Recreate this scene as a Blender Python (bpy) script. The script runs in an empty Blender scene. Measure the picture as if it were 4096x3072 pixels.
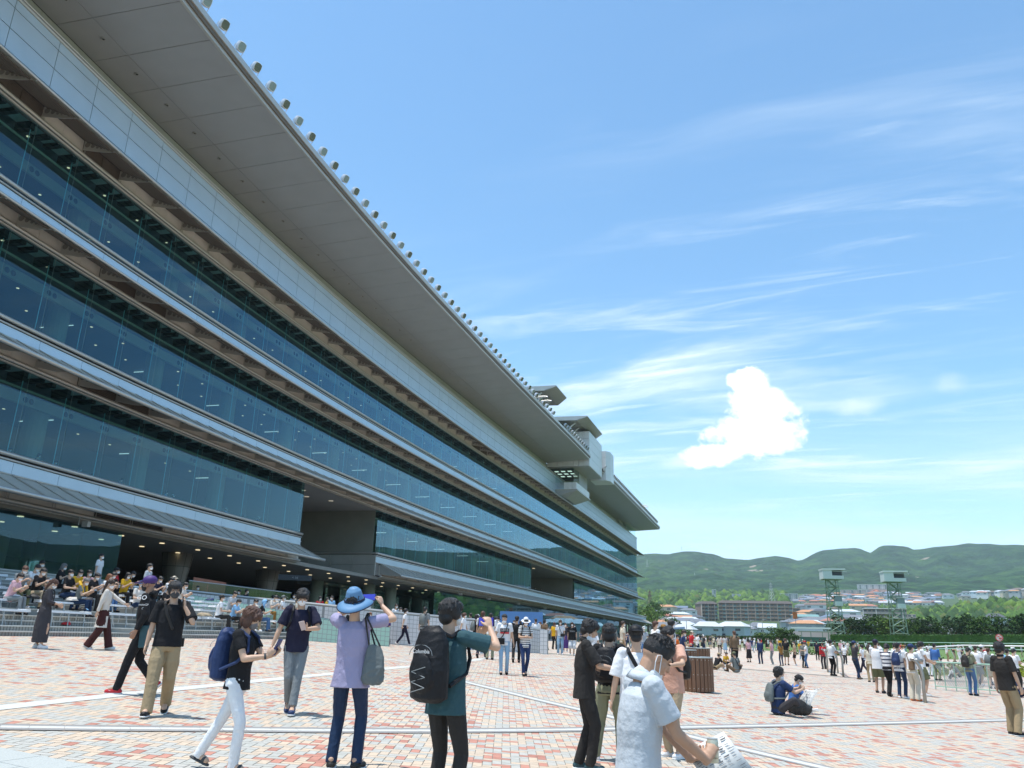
import bpy, bmesh, math, random
import numpy as np
from mathutils import Vector, Matrix
R = math.radians
SC = bpy.context.scene
COL = SC.collection
rnd = random.Random(7)

# ---------------------------------------------------------------- camera
FPX, PITCH, ROLL = 3187.1, 0.310694, 0.027825      # focal length in photo pixels (4096 wide)
cam_d = bpy.data.cameras.new('camera'); cam = bpy.data.objects.new('camera', cam_d); COL.objects.link(cam)
cam_d.sensor_width = 36.0; cam_d.lens = FPX / 4096 * 36.0; cam_d.clip_start = 0.1; cam_d.clip_end = 30000
_cp, _sp, _cr, _sr = math.cos(PITCH), math.sin(PITCH), math.cos(ROLL), math.sin(ROLL)
_F = Vector((0, _cp, _sp)); _Z = Vector((0, -_sp, _cp)); _X = Vector((1, 0, 0))
_Rt = _X * _cr + _Z * _sr; _Up = _Z * _cr - _X * _sr
cam.matrix_world = Matrix(((_Rt.x, _Up.x, -_F.x, 0), (_Rt.y, _Up.y, -_F.y, 0), (_Rt.z, _Up.z, -_F.z, 0), (0, 0, 0, 1)))
SC.camera = cam

# ---------------------------------------------------------------- sky, sun, exposure
SUN_EL, SUN_AZ = R(77.0), R(-98.0)      # the sun stands behind the grandstand, high on the left
wd = bpy.data.worlds.new('World'); SC.world = wd; wd.use_nodes = True
def build_world():
    nt = wd.node_tree; nt.nodes.clear(); N = nt.nodes.new; L = nt.links.new
    out = N('ShaderNodeOutputWorld'); bg = N('ShaderNodeBackground'); bg.inputs['Strength'].default_value = 0.14
    sky = N('ShaderNodeTexSky'); sky.sky_type = 'NISHITA'; sky.sun_disc = False
    sky.sun_elevation = SUN_EL; sky.sun_rotation = SUN_AZ; sky.altitude = 60; sky.air_density = 1.0; sky.dust_density = 0.35; sky.ozone_density = 2.0
    tint = N('ShaderNodeMix'); tint.data_type = 'RGBA'; tint.blend_type = 'MULTIPLY'; tint.inputs[0].default_value = 1.0
    L(sky.outputs[0], tint.inputs[6]); tint.inputs[7].default_value = (1.03, 1.38, 1.42, 1)
    tc = N('ShaderNodeTexCoord'); sep = N('ShaderNodeSeparateXYZ'); L(tc.outputs['Generated'], sep.inputs[0])
    def M(op, a, b=None, c=None, clamp=False):
        n = N('ShaderNodeMath'); n.operation = op; n.use_clamp = clamp
        for i, v in enumerate((a, b, c)):
            if v is None: continue
            if isinstance(v, (int, float)): n.inputs[i].default_value = v
            else: L(v, n.inputs[i])
        return n.outputs[0]
    def noise(vec, scale, detail, rough, dist=0.0):
        n = N('ShaderNodeTexNoise'); n.inputs['Scale'].default_value = scale; n.inputs['Detail'].default_value = detail
        n.inputs['Roughness'].default_value = rough; n.inputs['Distortion'].default_value = dist; L(vec, n.inputs['Vector']); return n.outputs[0]
    def ramp(v, a, b, lo=0.0, hi=1.0):
        n = N('ShaderNodeMapRange'); n.interpolation_type = 'SMOOTHSTEP'; L(v, n.inputs[0])
        n.inputs[1].default_value = a; n.inputs[2].default_value = b; n.inputs[3].default_value = lo; n.inputs[4].default_value = hi; return n.outputs[0]
    def vec(x, y, z=0.0):
        n = N('ShaderNodeCombineXYZ')
        for i, v in enumerate((x, y, z)):
            if isinstance(v, (int, float)): n.inputs[i].default_value = v
            else: L(v, n.inputs[i])
        return n.outputs[0]
    zz = M('MAXIMUM', sep.outputs[2], 0.0); den = M('ADD', zz, 0.10)
    px = M('DIVIDE', sep.outputs[0], den); py = M('DIVIDE', sep.outputs[1], den)
    # cirrus: long streaks on a high layer, drawn out along one direction
    a = R(-24); u = M('ADD', M('MULTIPLY', px, math.cos(a)), M('MULTIPLY', py, math.sin(a)))
    w = M('ADD', M('MULTIPLY', px, -math.sin(a)), M('MULTIPLY', py, math.cos(a)))
    warp = noise(vec(M('MULTIPLY', u, 0.6), M('MULTIPLY', w, 0.8), 3.0), 1.0, 3, 0.5)
    v1 = vec(M('MULTIPLY', u, 0.55), M('ADD', M('MULTIPLY', w, 2.6), M('MULTIPLY', warp, 2.2)), 1.7)
    n1 = noise(v1, 1.0, 9, 0.62, 0.4)
    big = noise(vec(px, py, 9.1), 0.55, 3, 0.5)
    c1 = M('MULTIPLY', ramp(n1, 0.47, 0.78), ramp(big, 0.38, 0.62))
    v2 = vec(M('MULTIPLY', u, 1.4), M('MULTIPLY', w, 7.0), 5.0); n2 = noise(v2, 1.0, 8, 0.6, 0.8)
    c2 = M('MULTIPLY', ramp(n2, 0.50, 0.80, 0, 0.7), ramp(big, 0.42, 0.60))
    # pale veil low above the hills
    veil = M('MULTIPLY', ramp(zz, 0.30, 0.05, 0, 0.62), ramp(noise(vec(M('MULTIPLY', px, 0.35), M('MULTIPLY', py, 0.8), 2.0), 1.0, 6, 0.55), 0.34, 0.60, 0.35, 1.0))
    # cumulus heaps: az (x/y) and elevation (z/y) of each heap, with a ragged edge
    ax = M('DIVIDE', sep.outputs[0], M('MAXIMUM', sep.outputs[1], 0.05)); ez = M('DIVIDE', sep.outputs[2], M('MAXIMUM', sep.outputs[1], 0.05))
    front = ramp(sep.outputs[1], 0.2, 0.3)
    rag = noise(vec(ax, ez, 0.0), 26.0, 8, 0.62); rag2 = noise(vec(ax, ez, 4.0), 7.0, 5, 0.55)
    def heap(cx, cz, rx, rz, sh=0.0, soft=0.25, amp=1.0, rg=1.3):
        dx = M('DIVIDE', M('SUBTRACT', M('SUBTRACT', ax, cx), M('MULTIPLY', M('SUBTRACT', ez, cz), sh)), rx); dz = M('DIVIDE', M('SUBTRACT', ez, cz), rz)
        r = M('SQRT', M('ADD', M('MULTIPLY', dx, dx), M('MULTIPLY', dz, dz)))
        r = M('ADD', r, M('ADD', M('MULTIPLY', M('SUBTRACT', rag, 0.5), rg), M('MULTIPLY', M('SUBTRACT', rag2, 0.5), 0.9)))
        return M('MULTIPLY', ramp(r, 1.0, 1.0 - soft), amp)
    hs = HEAPS
    cc = None
    for h in hs:
        hh = heap(*h); cc = hh if cc is None else M('MAXIMUM', cc, hh)
    cc = M('MULTIPLY', cc, front)
    cir = M('MINIMUM', M('ADD', M('ADD', M('MULTIPLY', c1, 0.75), c2), veil), 0.9)
    cir = M('MULTIPLY', cir, ramp(sep.outputs[2], -0.02, 0.02))
    m1 = N('ShaderNodeMix'); m1.data_type = 'RGBA'; L(cir, m1.inputs[0]); L(tint.outputs[2], m1.inputs[6]); m1.inputs[7].default_value = (6.6, 7.5, 8.1, 1)
    m2 = N('ShaderNodeMix'); m2.data_type = 'RGBA'; L(cc, m2.inputs[0]); L(m1.outputs[2], m2.inputs[6])
    shade = N('ShaderNodeMix'); shade.data_type = 'RGBA'; L(ramp(rag2, 0.35, 0.62), shade.inputs[0]); shade.inputs[6].default_value = (6.9, 7.5, 8.0, 1); shade.inputs[7].default_value = (8.6, 8.7, 8.8, 1)
    L(shade.outputs[2], m2.inputs[7])
    L(m2.outputs[2], bg.inputs['Color']); L(bg.outputs[0], out.inputs['Surface'])
HEAPS = [(0.268, 0.236, 0.055, 0.022, 1.6, .35, 1, 1.5), (0.318, 0.262, 0.072, 0.034, 0.6, .3, 1, 1.5), (0.328, 0.298, 0.050, 0.036, -0.2, .3, 1, 1.5), (0.314, 0.333, 0.030, 0.026, 0.1, .3, 1, 1.5), (0.215, 0.222, 0.030, 0.016, 0.8, 1.0, 0.45), (0.455, 0.303, 0.045, 0.017, 1.2, 1.0, 0.42), (0.575, 0.340, 0.035, 0.02, 0.2, 1.0, 0.22)]
build_world()
sun_d = bpy.data.lights.new('sun', 'SUN'); sun = bpy.data.objects.new('sun', sun_d); COL.objects.link(sun)
sun_d.energy = 4.3; sun_d.angle = R(0.55); sun_d.color = (1.0, 0.965, 0.90)
_sv = Vector((math.sin(SUN_AZ) * math.cos(SUN_EL), math.cos(SUN_AZ) * math.cos(SUN_EL), math.sin(SUN_EL)))   # towards the sun
sun.rotation_euler = _sv.to_track_quat('Z', 'Y').to_euler()
SC.view_settings.view_transform = 'Standard'; SC.view_settings.look = 'None'; SC.view_settings.gamma = 1.0
SC.view_settings.use_curve_mapping = False; SC.view_settings.exposure = 0.29
SC.cycles.max_bounces = 8; SC.cycles.transparent_max_bounces = 24; SC.cycles.glossy_bounces = 4; SC.cycles.diffuse_bounces = 3
SC.cycles.volume_bounces = 1; SC.cycles.sample_clamp_indirect = 6.0; SC.cycles.caustics_reflective = False; SC.cycles.caustics_refractive = False
SC.cycles.use_denoising = True

# ---------------------------------------------------------------- helpers
def tag(o, label=None, cat=None, group=None, kind=None):
    if label: o['label'] = label
    if cat: o['category'] = cat
    if group: o['group'] = group
    if kind: o['kind'] = kind
    return o
def empty(name, loc=(0, 0, 0), rz=0.0, label=None, cat=None, group=None):
    o = bpy.data.objects.new(name, None); COL.objects.link(o); o.location = loc; o.rotation_euler = (0, 0, rz); o.empty_display_size = 0.2
    return tag(o, label, cat, group)
def mesh_np(name, V, Fs, mats=None, mi=None, smooth=False):
    me = bpy.data.meshes.new(name); me.from_pydata([tuple(map(float, v)) for v in V], [], [tuple(f) for f in Fs]); 
    for m in (mats or []): me.materials.append(m)
    if mi is not None: me.polygons.foreach_set('material_index', np.asarray(mi, dtype=np.int32))
    if smooth: me.polygons.foreach_set('use_smooth', np.ones(len(me.polygons), dtype=bool))
    me.update(); return me
class MB:
    """collects boxes, tubes, sweeps and faces into ONE mesh"""
    def __init__(s): s.V = []; s.F = []; s.M = []
    def add(s, V, F, m=0):
        o = len(s.V); s.V += [tuple(v) for v in V]; s.F += [tuple(i + o for i in f) for f in F]; s.M += [m] * len(F); return s
    def box(s, c, d, rz=0.0, m=0, ax=None):
        cx, cy, cz = c; hx, hy, hz = d[0] / 2, d[1] / 2, d[2] / 2; ca, sa = math.cos(rz), math.sin(rz); V = []
        for sx, sy, sz in ((-1, -1, -1), (1, -1, -1), (1, 1, -1), (-1, 1, -1), (-1, -1, 1), (1, -1, 1), (1, 1, 1), (-1, 1, 1)):
            x, y, z = sx * hx, sy * hy, sz * hz
            if ax is not None: p = ax @ Vector((x, y, z)); x, y, z = p
            V.append((cx + x * ca - y * sa, cy + x * sa + y * ca, cz + z))
        return s.add(V, BOXF, m)
    def hexa(s, V8, m=0): return s.add(V8, BOXF, m)
    def tube(s, pts, r, n=8, m=0, cap=True):
        pts = [Vector(p) for p in pts]; k = len(pts); rr = r if isinstance(r, (list, tuple)) else [r] * k; V = []; F = []
        ref = None
        for i, p in enumerate(pts):
            t = (pts[min(i + 1, k - 1)] - pts[max(i - 1, 0)]).normalized()
            if ref is None: ref = Vector((0, 0, 1)) if abs(t.z) < 0.9 else Vector((1, 0, 0))
            a = t.cross(ref); a.normalize(); b = t.cross(a); ref = -b if False else ref
            for j in range(n):
                q = 2 * math.pi * j / n; V.append(p + (a * math.cos(q) + b * math.sin(q)) * rr[i])
        for i in range(k - 1):
            for j in range(n): F.append((i * n + j, i * n + (j + 1) % n, (i + 1) * n + (j + 1) % n, (i + 1) * n + j))
        if cap: F.append(tuple(range(n - 1, -1, -1))); F.append(tuple((k - 1) * n + j for j in range(n)))
        return s.add(V, F, m)
    def lathe(s, prof, c=(0, 0, 0), n=16, m=0):
        V = []; F = []; k = len(prof)
        for r, z in prof:
            for j in range(n): q = 2 * math.pi * j / n; V.append((c[0] + r * math.cos(q), c[1] + r * math.sin(q), c[2] + z))
        for i in range(k - 1):
            for j in range(n): F.append((i * n + j, i * n + (j + 1) % n, (i + 1) * n + (j + 1) % n, (i + 1) * n + j))
        F.append(tuple(range(n - 1, -1, -1))); F.append(tuple((k - 1) * n + j for j in range(n))); return s.add(V, F, m)
    def build(s, name, mats, parent=None, loc=None, smooth=False, link=True):
        mats = mats if isinstance(mats, (list, tuple)) else [mats]
        me = mesh_np(name, s.V, s.F, mats, s.M if len(mats) > 1 else None, smooth)
        o = bpy.data.objects.new(name, me); COL.objects.link(o)
        if parent: o.parent = parent
        if loc: o.location = loc
        return o
BOXF = [(0, 3, 2, 1), (4, 5, 6, 7), (0, 1, 5, 4), (1, 2, 6, 5), (2, 3, 7, 6), (3, 0, 4, 7)]
def inst(name, me, parent=None, loc=(0, 0, 0), rz=0.0, scale=None, rot=None):
    o = bpy.data.objects.new(name, me); COL.objects.link(o); o.parent = parent; o.location = loc
    o.rotation_euler = rot if rot else (0, 0, rz)
    if scale: o.scale = scale if isinstance(scale, (tuple, list)) else (scale,) * 3
    return o
def copy_tree(o, parent=None):
    c = o.copy(); COL.objects.link(c); c.parent = parent
    for ch in list(o.children): copy_tree(ch, c)
    return c
# ---------------------------------------------------------------- materials
def lin(c):
    return tuple((x / 12.92 if x <= 0.04045 else ((x + 0.055) / 1.055) ** 2.4) for x in c)
MATS = {}
def mat(name, col, rough=0.6, metal=0.0, noise=0.0, nscale=8.0, bump=0.0, bscale=40.0, spec=0.5, emit=None, es=1.0, stretch=None, alpha=None):
    if name in MATS: return MATS[name]
    m = bpy.data.materials.new(name); m.use_nodes = True; nt = m.node_tree; b = nt.nodes['Principled BSDF']
    b.inputs['Roughness'].default_value = rough; b.inputs['Metallic'].default_value = metal; b.inputs['Specular IOR Level'].default_value = spec
    b.inputs['Base Color'].default_value = (*col, 1); m.diffuse_color = (*col, 1)
    if noise or bump:
        tc = nt.nodes.new('ShaderNodeTexCoord'); src = tc.outputs['Object']
        if stretch:
            mp = nt.nodes.new('ShaderNodeMapping'); mp.inputs['Scale'].default_value = stretch; nt.links.new(src, mp.inputs[0]); src = mp.outputs[0]
        if noise:
            n = nt.nodes.new('ShaderNodeTexNoise'); n.inputs['Scale'].default_value = nscale; n.inputs['Detail'].default_value = 6; nt.links.new(src, n.inputs['Vector'])
            mr = nt.nodes.new('ShaderNodeMapRange'); mr.inputs[1].default_value = 0.25; mr.inputs[2].default_value = 0.75; mr.inputs[3].default_value = 1 - noise; mr.inputs[4].default_value = 1 + noise
            nt.links.new(n.outputs[0], mr.inputs[0])
            mx = nt.nodes.new('ShaderNodeVectorMath'); mx.operation = 'SCALE'; mx.inputs[0].default_value = col; nt.links.new(mr.outputs[0], mx.inputs['Scale'])
            nt.links.new(mx.outputs[0], b.inputs['Base Color'])
        if bump:
            n2 = nt.nodes.new('ShaderNodeTexNoise'); n2.inputs['Scale'].default_value = bscale; n2.inputs['Detail'].default_value = 4; nt.links.new(src, n2.inputs['Vector'])
            bp = nt.nodes.new('ShaderNodeBump'); bp.inputs['Strength'].default_value = min(1.0, bump); bp.inputs['Distance'].default_value = 0.02; nt.links.new(n2.outputs[0], bp.inputs['Height']); nt.links.new(bp.outputs[0], b.inputs['Normal'])
    if emit: b.inputs['Emission Color'].default_value = (*emit, 1); b.inputs['Emission Strength'].default_value = es
    MATS[name] = m; return m
def glass_mat(name, tint, refl=0.08, rough=0.0, mixc=None, wob=0.0):
    m = bpy.data.materials.new(name); m.use_nodes = True; nt = m.node_tree; nt.nodes.clear(); N = nt.nodes.new
    out = N('ShaderNodeOutputMaterial'); tr = N('ShaderNodeBsdfTransparent'); tr.inputs[0].default_value = (*tint, 1)
    gl = N('ShaderNodeBsdfGlossy'); gl.inputs['Roughness'].default_value = rough; gl.inputs['Color'].default_value = (*(mixc or (0.92, 0.98, 1.0)), 1)
    lw = N('ShaderNodeLayerWeight'); lw.inputs['Blend'].default_value = 0.5
    pw = N('ShaderNodeMath'); pw.operation = 'POWER'; nt.links.new(lw.outputs['Facing'], pw.inputs[0]); pw.inputs[1].default_value = 3.2
    mr = N('ShaderNodeMapRange'); mr.inputs[3].default_value = refl; mr.inputs[4].default_value = 0.97; nt.links.new(pw.outputs[0], mr.inputs[0])
    mx = N('ShaderNodeMixShader'); nt.links.new(mr.outputs[0], mx.inputs[0]); nt.links.new(tr.outputs[0], mx.inputs[1]); nt.links.new(gl.outputs[0], mx.inputs[2]); nt.links.new(mx.outputs[0], out.inputs[0])
    if wob:
        tc = N('ShaderNodeTexCoord'); n = N('ShaderNodeTexNoise'); n.inputs['Scale'].default_value = 0.5; n.inputs['Detail'].default_value = 1; nt.links.new(tc.outputs['Object'], n.inputs['Vector'])
        bp = N('ShaderNodeBump'); bp.inputs['Strength'].default_value = wob; bp.inputs['Distance'].default_value = 0.05; nt.links.new(n.outputs[0], bp.inputs['Height']); nt.links.new(bp.outputs[0], gl.inputs['Normal'])
    MATS[name] = m; return m
M_metal = mat('grey_metal_panel', (0.54, 0.66, 0.76), 0.38, 0.40, 0.04, 0.6)
M_metal2 = mat('pale_metal', (0.46, 0.45, 0.42), 0.38, 0.45, 0.06, 1.0)
M_rail = mat('rail_metal', (0.55, 0.54, 0.51), 0.35, 0.6)
M_joint = mat('dark_joint', (0.05, 0.055, 0.06), 0.8)
M_beige = mat('beige_wall_panel', (0.70, 0.68, 0.61), 0.55, 0.0, 0.06, 1.2)
M_awn = mat('awning_sheet', (0.58, 0.55, 0.47), 0.5, 0.15, 0.05, 2.0)
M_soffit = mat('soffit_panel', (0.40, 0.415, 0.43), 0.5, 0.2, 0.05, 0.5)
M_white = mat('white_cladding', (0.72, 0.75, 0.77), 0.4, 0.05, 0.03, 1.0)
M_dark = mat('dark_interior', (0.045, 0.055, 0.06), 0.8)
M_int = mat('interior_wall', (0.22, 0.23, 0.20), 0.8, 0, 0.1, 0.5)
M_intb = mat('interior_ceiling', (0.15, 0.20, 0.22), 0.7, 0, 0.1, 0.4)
M_colg = mat('column_pale_green', (0.30, 0.38, 0.33), 0.6, 0, 0.05, 1.0)
M_conc = mat('column_cladding', (0.24, 0.23, 0.21), 0.45, 0.15, 0.05, 1.0)
M_shelf = mat('light_shelf_edge', (0.42, 0.56, 0.48), 0.4)
M_louv = mat('brown_louvre', (0.15, 0.125, 0.10), 0.6)
M_lamp = mat('lamp_glow', (1, 0.95, 0.8), 0.5, emit=(1.0, 0.82, 0.5), es=0.9)
M_lampw = mat('strip_light_glow', (1, 1, 1), 0.5, emit=(0.85, 1.0, 0.92), es=0.7)
M_glass = glass_mat('facade_glass', (0.46, 0.70, 0.74), 0.075, mixc=(0.50, 0.80, 0.98), wob=0.03)
M_eave = mat('eave_painted_brightness', (0.50, 0.64, 0.62), 0.5)  # paler than the interior ceiling: missing daylight is put into this colour
M_hole = mat('bracket_hole', (0.27, 0.25, 0.22), 0.7)
M_glass2 = glass_mat('clear_glass', (0.70, 0.86, 0.83), 0.07, mixc=(0.85, 0.97, 0.95))
M_fin = mat('glass_fin', (0.36, 0.78, 0.84), 0.2, 0.0, spec=0.8)
M_pip = mat('grey_beige_pipe', (0.56, 0.54, 0.49), 0.4, 0.4)

# ---------------------------------------------------------------- the terrain and where things stand on it
def gz(x, y):
    yy = max(y, -25.0)
    z = -1.66 - 0.050 * min(max(x, -40.0), 20.0) + 0.027 * min(yy, 32.0)
    if yy > 32: z += 0.017 * (min(yy, 60.0) - 32)
    if yy > 60: z += 0.013 * (min(yy, 260.0) - 60)
    return z
def ray(px, py):
    """direction through a point of the photograph given in 4096 x 3072 pixels"""
    d = _F * 1.0 + _Rt * ((px - 2048) / FPX) + _Up * ((1536 - py) / FPX)
    return d
def gpt(px, py, lift=0.0):
    """where that line of sight meets the paving"""
    d = ray(px, py); t = 5.0
    lo, hi = 2.0, 600.0
    for _ in range(50):
        t = (lo + hi) / 2
        if d.z * t > gz(d.x * t, d.y * t) + lift: lo = t
        else: hi = t
    return Vector((d.x * t, d.y * t, gz(d.x * t, d.y * t)))
def atd(px, py, dist):
    d = ray(px, py); h = math.hypot(d.x, d.y); return d * (dist / h)
# ---------------------------------------------------------------- ground, paving, road
def build_ground():
    xs = sorted(set([-9000, -6000, -3000, -1500, -600, -200, -100, -60] + list(range(-40, 101, 4)) + [130, 200, 400, 800, 1500, 3000, 6000, 9000]))
    ys = sorted(set([-9000, -3000, -1000, -300, -100] + list(range(-25, 264, 6)) + [263, 300, 400, 600, 1000, 2000, 4000, 6000, 9000]))
    V = [(x, y, gz(x, y) - 0.012) for y in ys for x in xs]; nx = len(xs)
    F = [(j * nx + i, j * nx + i + 1, (j + 1) * nx + i + 1, (j + 1) * nx + i) for j in range(len(ys) - 1) for i in range(nx - 1)]
    m = mat('ground_earth', (0.20, 0.22, 0.12), 0.9, 0, 0.3, 0.02)
    me = mesh_np('ground', V, F, [m]); o = bpy.data.objects.new('ground', me); COL.objects.link(o); tag(o, kind='structure')
build_ground()
# paving field: brick pavers 22 x 11 cm laid in herringbone, three colours
def brick_mat(name, col):
    m = mat(name, col, 0.85, 0, 0.10, 14.0, 0.25, 90.0); return m
PM = [brick_mat('paver_red', (0.50, 0.235, 0.175)), brick_mat('paver_red_dark', (0.44, 0.20, 0.15)), brick_mat('paver_peach', (0.58, 0.46, 0.345)), brick_mat('paver_sand', (0.54, 0.44, 0.34)),
      brick_mat('paver_grey', (0.46, 0.445, 0.405)), brick_mat('paver_grey_green', (0.43, 0.425, 0.385))]
M_grout = mat('paving_grout', (0.21, 0.19, 0.16), 0.95, 0, 0.15, 5.0)
def far_paving_mat():
    m = bpy.data.materials.new('paving_far'); m.use_nodes = True; nt = m.node_tree; b = nt.nodes['Principled BSDF']; b.inputs['Roughness'].default_value = 0.85
    tc = nt.nodes.new('ShaderNodeTexCoord'); br = nt.nodes.new('ShaderNodeTexBrick'); nt.links.new(tc.outputs['Object'], br.inputs['Vector'])
    br.inputs['Scale'].default_value = 1.0; br.inputs['Brick Width'].default_value = 0.33; br.inputs['Row Height'].default_value = 0.165; br.inputs['Mortar Size'].default_value = 0.0
    br.inputs['Color1'].default_value = (0, 0, 0, 1); br.inputs['Color2'].default_value = (1, 1, 1, 1); br.inputs['Bias'].default_value = 0.0
    cr = nt.nodes.new('ShaderNodeValToRGB'); e = cr.color_ramp; e.interpolation = 'CONSTANT'
    e.elements[0].position = 0.0; e.elements[0].color = (0.47, 0.22, 0.165, 1); e.elements[1].position = 0.17; e.elements[1].color = (0.55, 0.45, 0.34, 1)
    x = e.elements.new(0.58); x.color = (0.44, 0.43, 0.39, 1)
    nt.links.new(br.outputs[0], cr.inputs[0]); nt.links.new(cr.outputs[0], b.inputs['Base Color']); return m
def build_paving():
    root = empty('paving', (0, 0, 0)); tag(root, kind='structure')
    w = 0.11; L = 0.22; g = 0.0042
    def keep(x, y):
        return 4.2 < y < 46 and abs(x) < 0.74 * y + 1.0 and off_of(x, y) > 17.2
    cells = []
    ymax = 46; NX = int(36 / w); NY = int(ymax / w)
    # 90 degree herringbone: period of four cells
    for j in range(int(4 / w), NY):
        for i in range(-NX, NX):
            k = (i - j) % 4
            if k == 0: cells.append((i * w, j * w, L, w))         # lies along x
            elif k == 3: cells.append((i * w, j * w, w, L))       # lies along y  (cells k==2 and the one above)
    V = []; F = []; MI = []; near = []
    r2 = random.Random(3)
    bev = 0.004
    for (x, y, lx, ly) in cells:
        cx, cy = x + lx / 2, y + ly / 2
        if not keep(cx, cy): continue
        c = r2.random(); mi = (0 if c < 0.10 else 1) if c < 0.165 else (2 if c < 0.36 else 3) if c < 0.57 else (4 if c < 0.8 else 5)
        near.append((cy + abs(cx) * 0.15, cx, cy, lx, ly, mi))
    near.sort()
    vis = [n for n in near if abs(n[1]) < 0.655 * n[2] - 0.05 and n[2] > 6.0]
    hero = set((n[1], n[2]) for n in vis[:300])
    blk = {}
    for (_, cx, cy, lx, ly, mi) in near:
        if (cx, cy) in hero:
            key = (lx > ly, mi)
            if key not in blk:
                b = MB(); hx, hy = lx / 2 - g, ly / 2 - g; t = 0.0
                b.hexa([(-hx, -hy, -0.03), (hx, -hy, -0.03), (hx, hy, -0.03), (-hx, hy, -0.03), (-hx + bev, -hy + bev, t), (hx - bev, -hy + bev, t), (hx - bev, hy - bev, t), (-hx + bev, hy - bev, t)])
                blk[key] = mesh_np('paver', b.V, b.F, [PM[mi]])
            inst('paver', blk[key], root, (cx, cy, gz(cx, cy) + 0.012 + r2.uniform(-0.001, 0.001)))
            continue
        z = gz(cx, cy) + 0.012; hx, hy = lx / 2 - g, ly / 2 - g; o = len(V)
        for sx, sy in ((-1, -1), (1, -1), (1, 1), (-1, 1)): V.append((cx + sx * hx, cy + sy * hy, gz(cx + sx * hx, cy + sy * hy) + 0.012))
        F.append((o, o + 1, o + 2, o + 3)); MI.append(mi)
    me = mesh_np('paver_field', V, F, PM, MI); o = bpy.data.objects.new('paver_field', me); COL.objects.link(o); o.parent = root; tag(o, kind='stuff')
    # grout bed beneath
    b = MB(); st = 4.0
    for j in range(0, 12):
        for i in range(-10, 10):
            x0, y0 = i * st, j * st; b.add([(x0, y0, gz(x0, y0) + 0.006), (x0 + st, y0, gz(x0 + st, y0) + 0.006), (x0 + st, y0 + st, gz(x0 + st, y0 + st) + 0.006), (x0, y0 + st, gz(x0, y0 + st) + 0.006)], [(0, 1, 2, 3)])
    b.build('grout', M_grout, root)
    b = MB()
    for j in range(-8, 24):
        for i in range(-14, 16):
            x0, y0 = i * 5.0, j * 6.0
            if 0 <= y0 < 42 and -35 <= x0 < 35: continue
            x1, y1 = x0 + 5, y0 + 6
            b.add([(x0, y0, gz(x0, y0) + 0.004), (x1, y0, gz(x1, y0) + 0.004), (x1, y1, gz(x1, y1) + 0.004), (x0, y1, gz(x0, y1) + 0.004)], [(0, 1, 2, 3)])
    o = b.build('far_paving', far_paving_mat(), root)
    # inlaid bands of pale granite
    MW = mat('band_white_granite', (0.56, 0.56, 0.53), 0.8, 0, 0.08, 20); MG = mat('band_grey_granite', (0.27, 0.26, 0.25), 0.85, 0, 0.1, 30)
    def band(pts, ws, mts, step=0.6, lift=0.018):
        P = [gpt(*p) for p in pts]; Q = []
        for a in range(len(P) - 1):
            p0 = P[max(a - 1, 0)]; p1 = P[a]; p2 = P[a + 1]; p3 = P[min(a + 2, len(P) - 1)]; n = max(1, int((p2 - p1).length / step))
            for t in range(n):
                u = t / n; Q.append(0.5 * ((2 * p1) + (p2 - p0) * u + (2 * p0 - 5 * p1 + 4 * p2 - p3) * u * u + (3 * p1 - 3 * p2 + p3 - p0) * u ** 3))
        Q.append(P[-1]); mb = {}
        tot = sum(ws); rows = []
        for i, q in enumerate(Q):
            t = (Q[min(i + 1, len(Q) - 1)] - Q[max(i - 1, 0)]); t.z = 0; t.normalize(); n = Vector((-t.y, t.x, 0)); rows.append((q, n))
        for wi, mt in enumerate(mts):
            a0 = -tot / 2 + sum(ws[:wi]) + 0.003; a1 = a0 + ws[wi] - 0.006; b = mb.setdefault(mt.name, (MB(), mt))[0]
            for i in range(len(rows) - 1):
                (q0, n0), (q1, n1) = rows[i], rows[i + 1]; e = 0.004 / max(0.1, (q1 - q0).length)
                q1 = q0.lerp(q1, 1 - e)
                c = [q0 + n0 * a0, q1 + n1 * a0, q1 + n1 * a1, q0 + n0 * a1]
                b.add([(v.x, v.y, gz(v.x, v.y) + lift) for v in c], [(0, 3, 2, 1)])
        for b, mt in mb.values(): b.build('stone_band', mt, root)
    band([(-150, 2852), (0, 2836), (394, 2792), (788, 2752), (1121, 2718), (1555, 2676), (1866, 2646), (1988, 2634), (2277, 2636), (2500, 2642)], [0.33], [MW], 0.45)
    band([(-150, 2913), (0, 2914), (400, 2919), (800, 2922), (1500, 2928), (2150, 2925), (2700, 2914), (3300, 2901), (3900, 2886), (4200, 2878)], [0.14, 0.16, 0.14], [MG, MW, MG], 0.3, 0.022)
    band([(1781, 2710), (2150, 2801), (2450, 2872), (2908, 2985), (3400, 3100)], [0.10, 0.20, 0.10], [MG, MW, MG], 0.3)
    band([(2836, 2736), (3055, 2769), (3300, 2804), (3760, 2866), (3900, 2886)], [0.16], [MW], 0.4)
    band([(2974, 2652), (3300, 2686), (3500, 2708)], [0.28], [MW], 0.6)
    band([(2836, 2716), (3100, 2732), (3500, 2738)], [0.12], [MG], 0.6)
    band([(806, 2557), (1145, 2594), (1500, 2633), (1626, 2649), (1800, 2668)], [0.26], [MW], 0.5)
    band([(1088, 2560), (1300, 2583), (1500, 2602), (1634, 2616), (1800, 2634)], [0.22], [MW], 0.5)
    band([(1780, 2688), (2100, 2700), (2277, 2706), (2500, 2708)], [0.10], [MG], 0.6)
    # big granite slabs in the near left corner
    MS = mat('corner_slab_granite', (0.42, 0.44, 0.42), 0.8, 0, 0.12, 60)
    p0 = gpt(0, 3000); p1 = gpt(351, 3072); ux = (p1 - p0); ux.z = 0; ux.normalize(); uy = Vector((ux.y, -ux.x, 0))
    if uy.y > 0: uy = -uy
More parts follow.
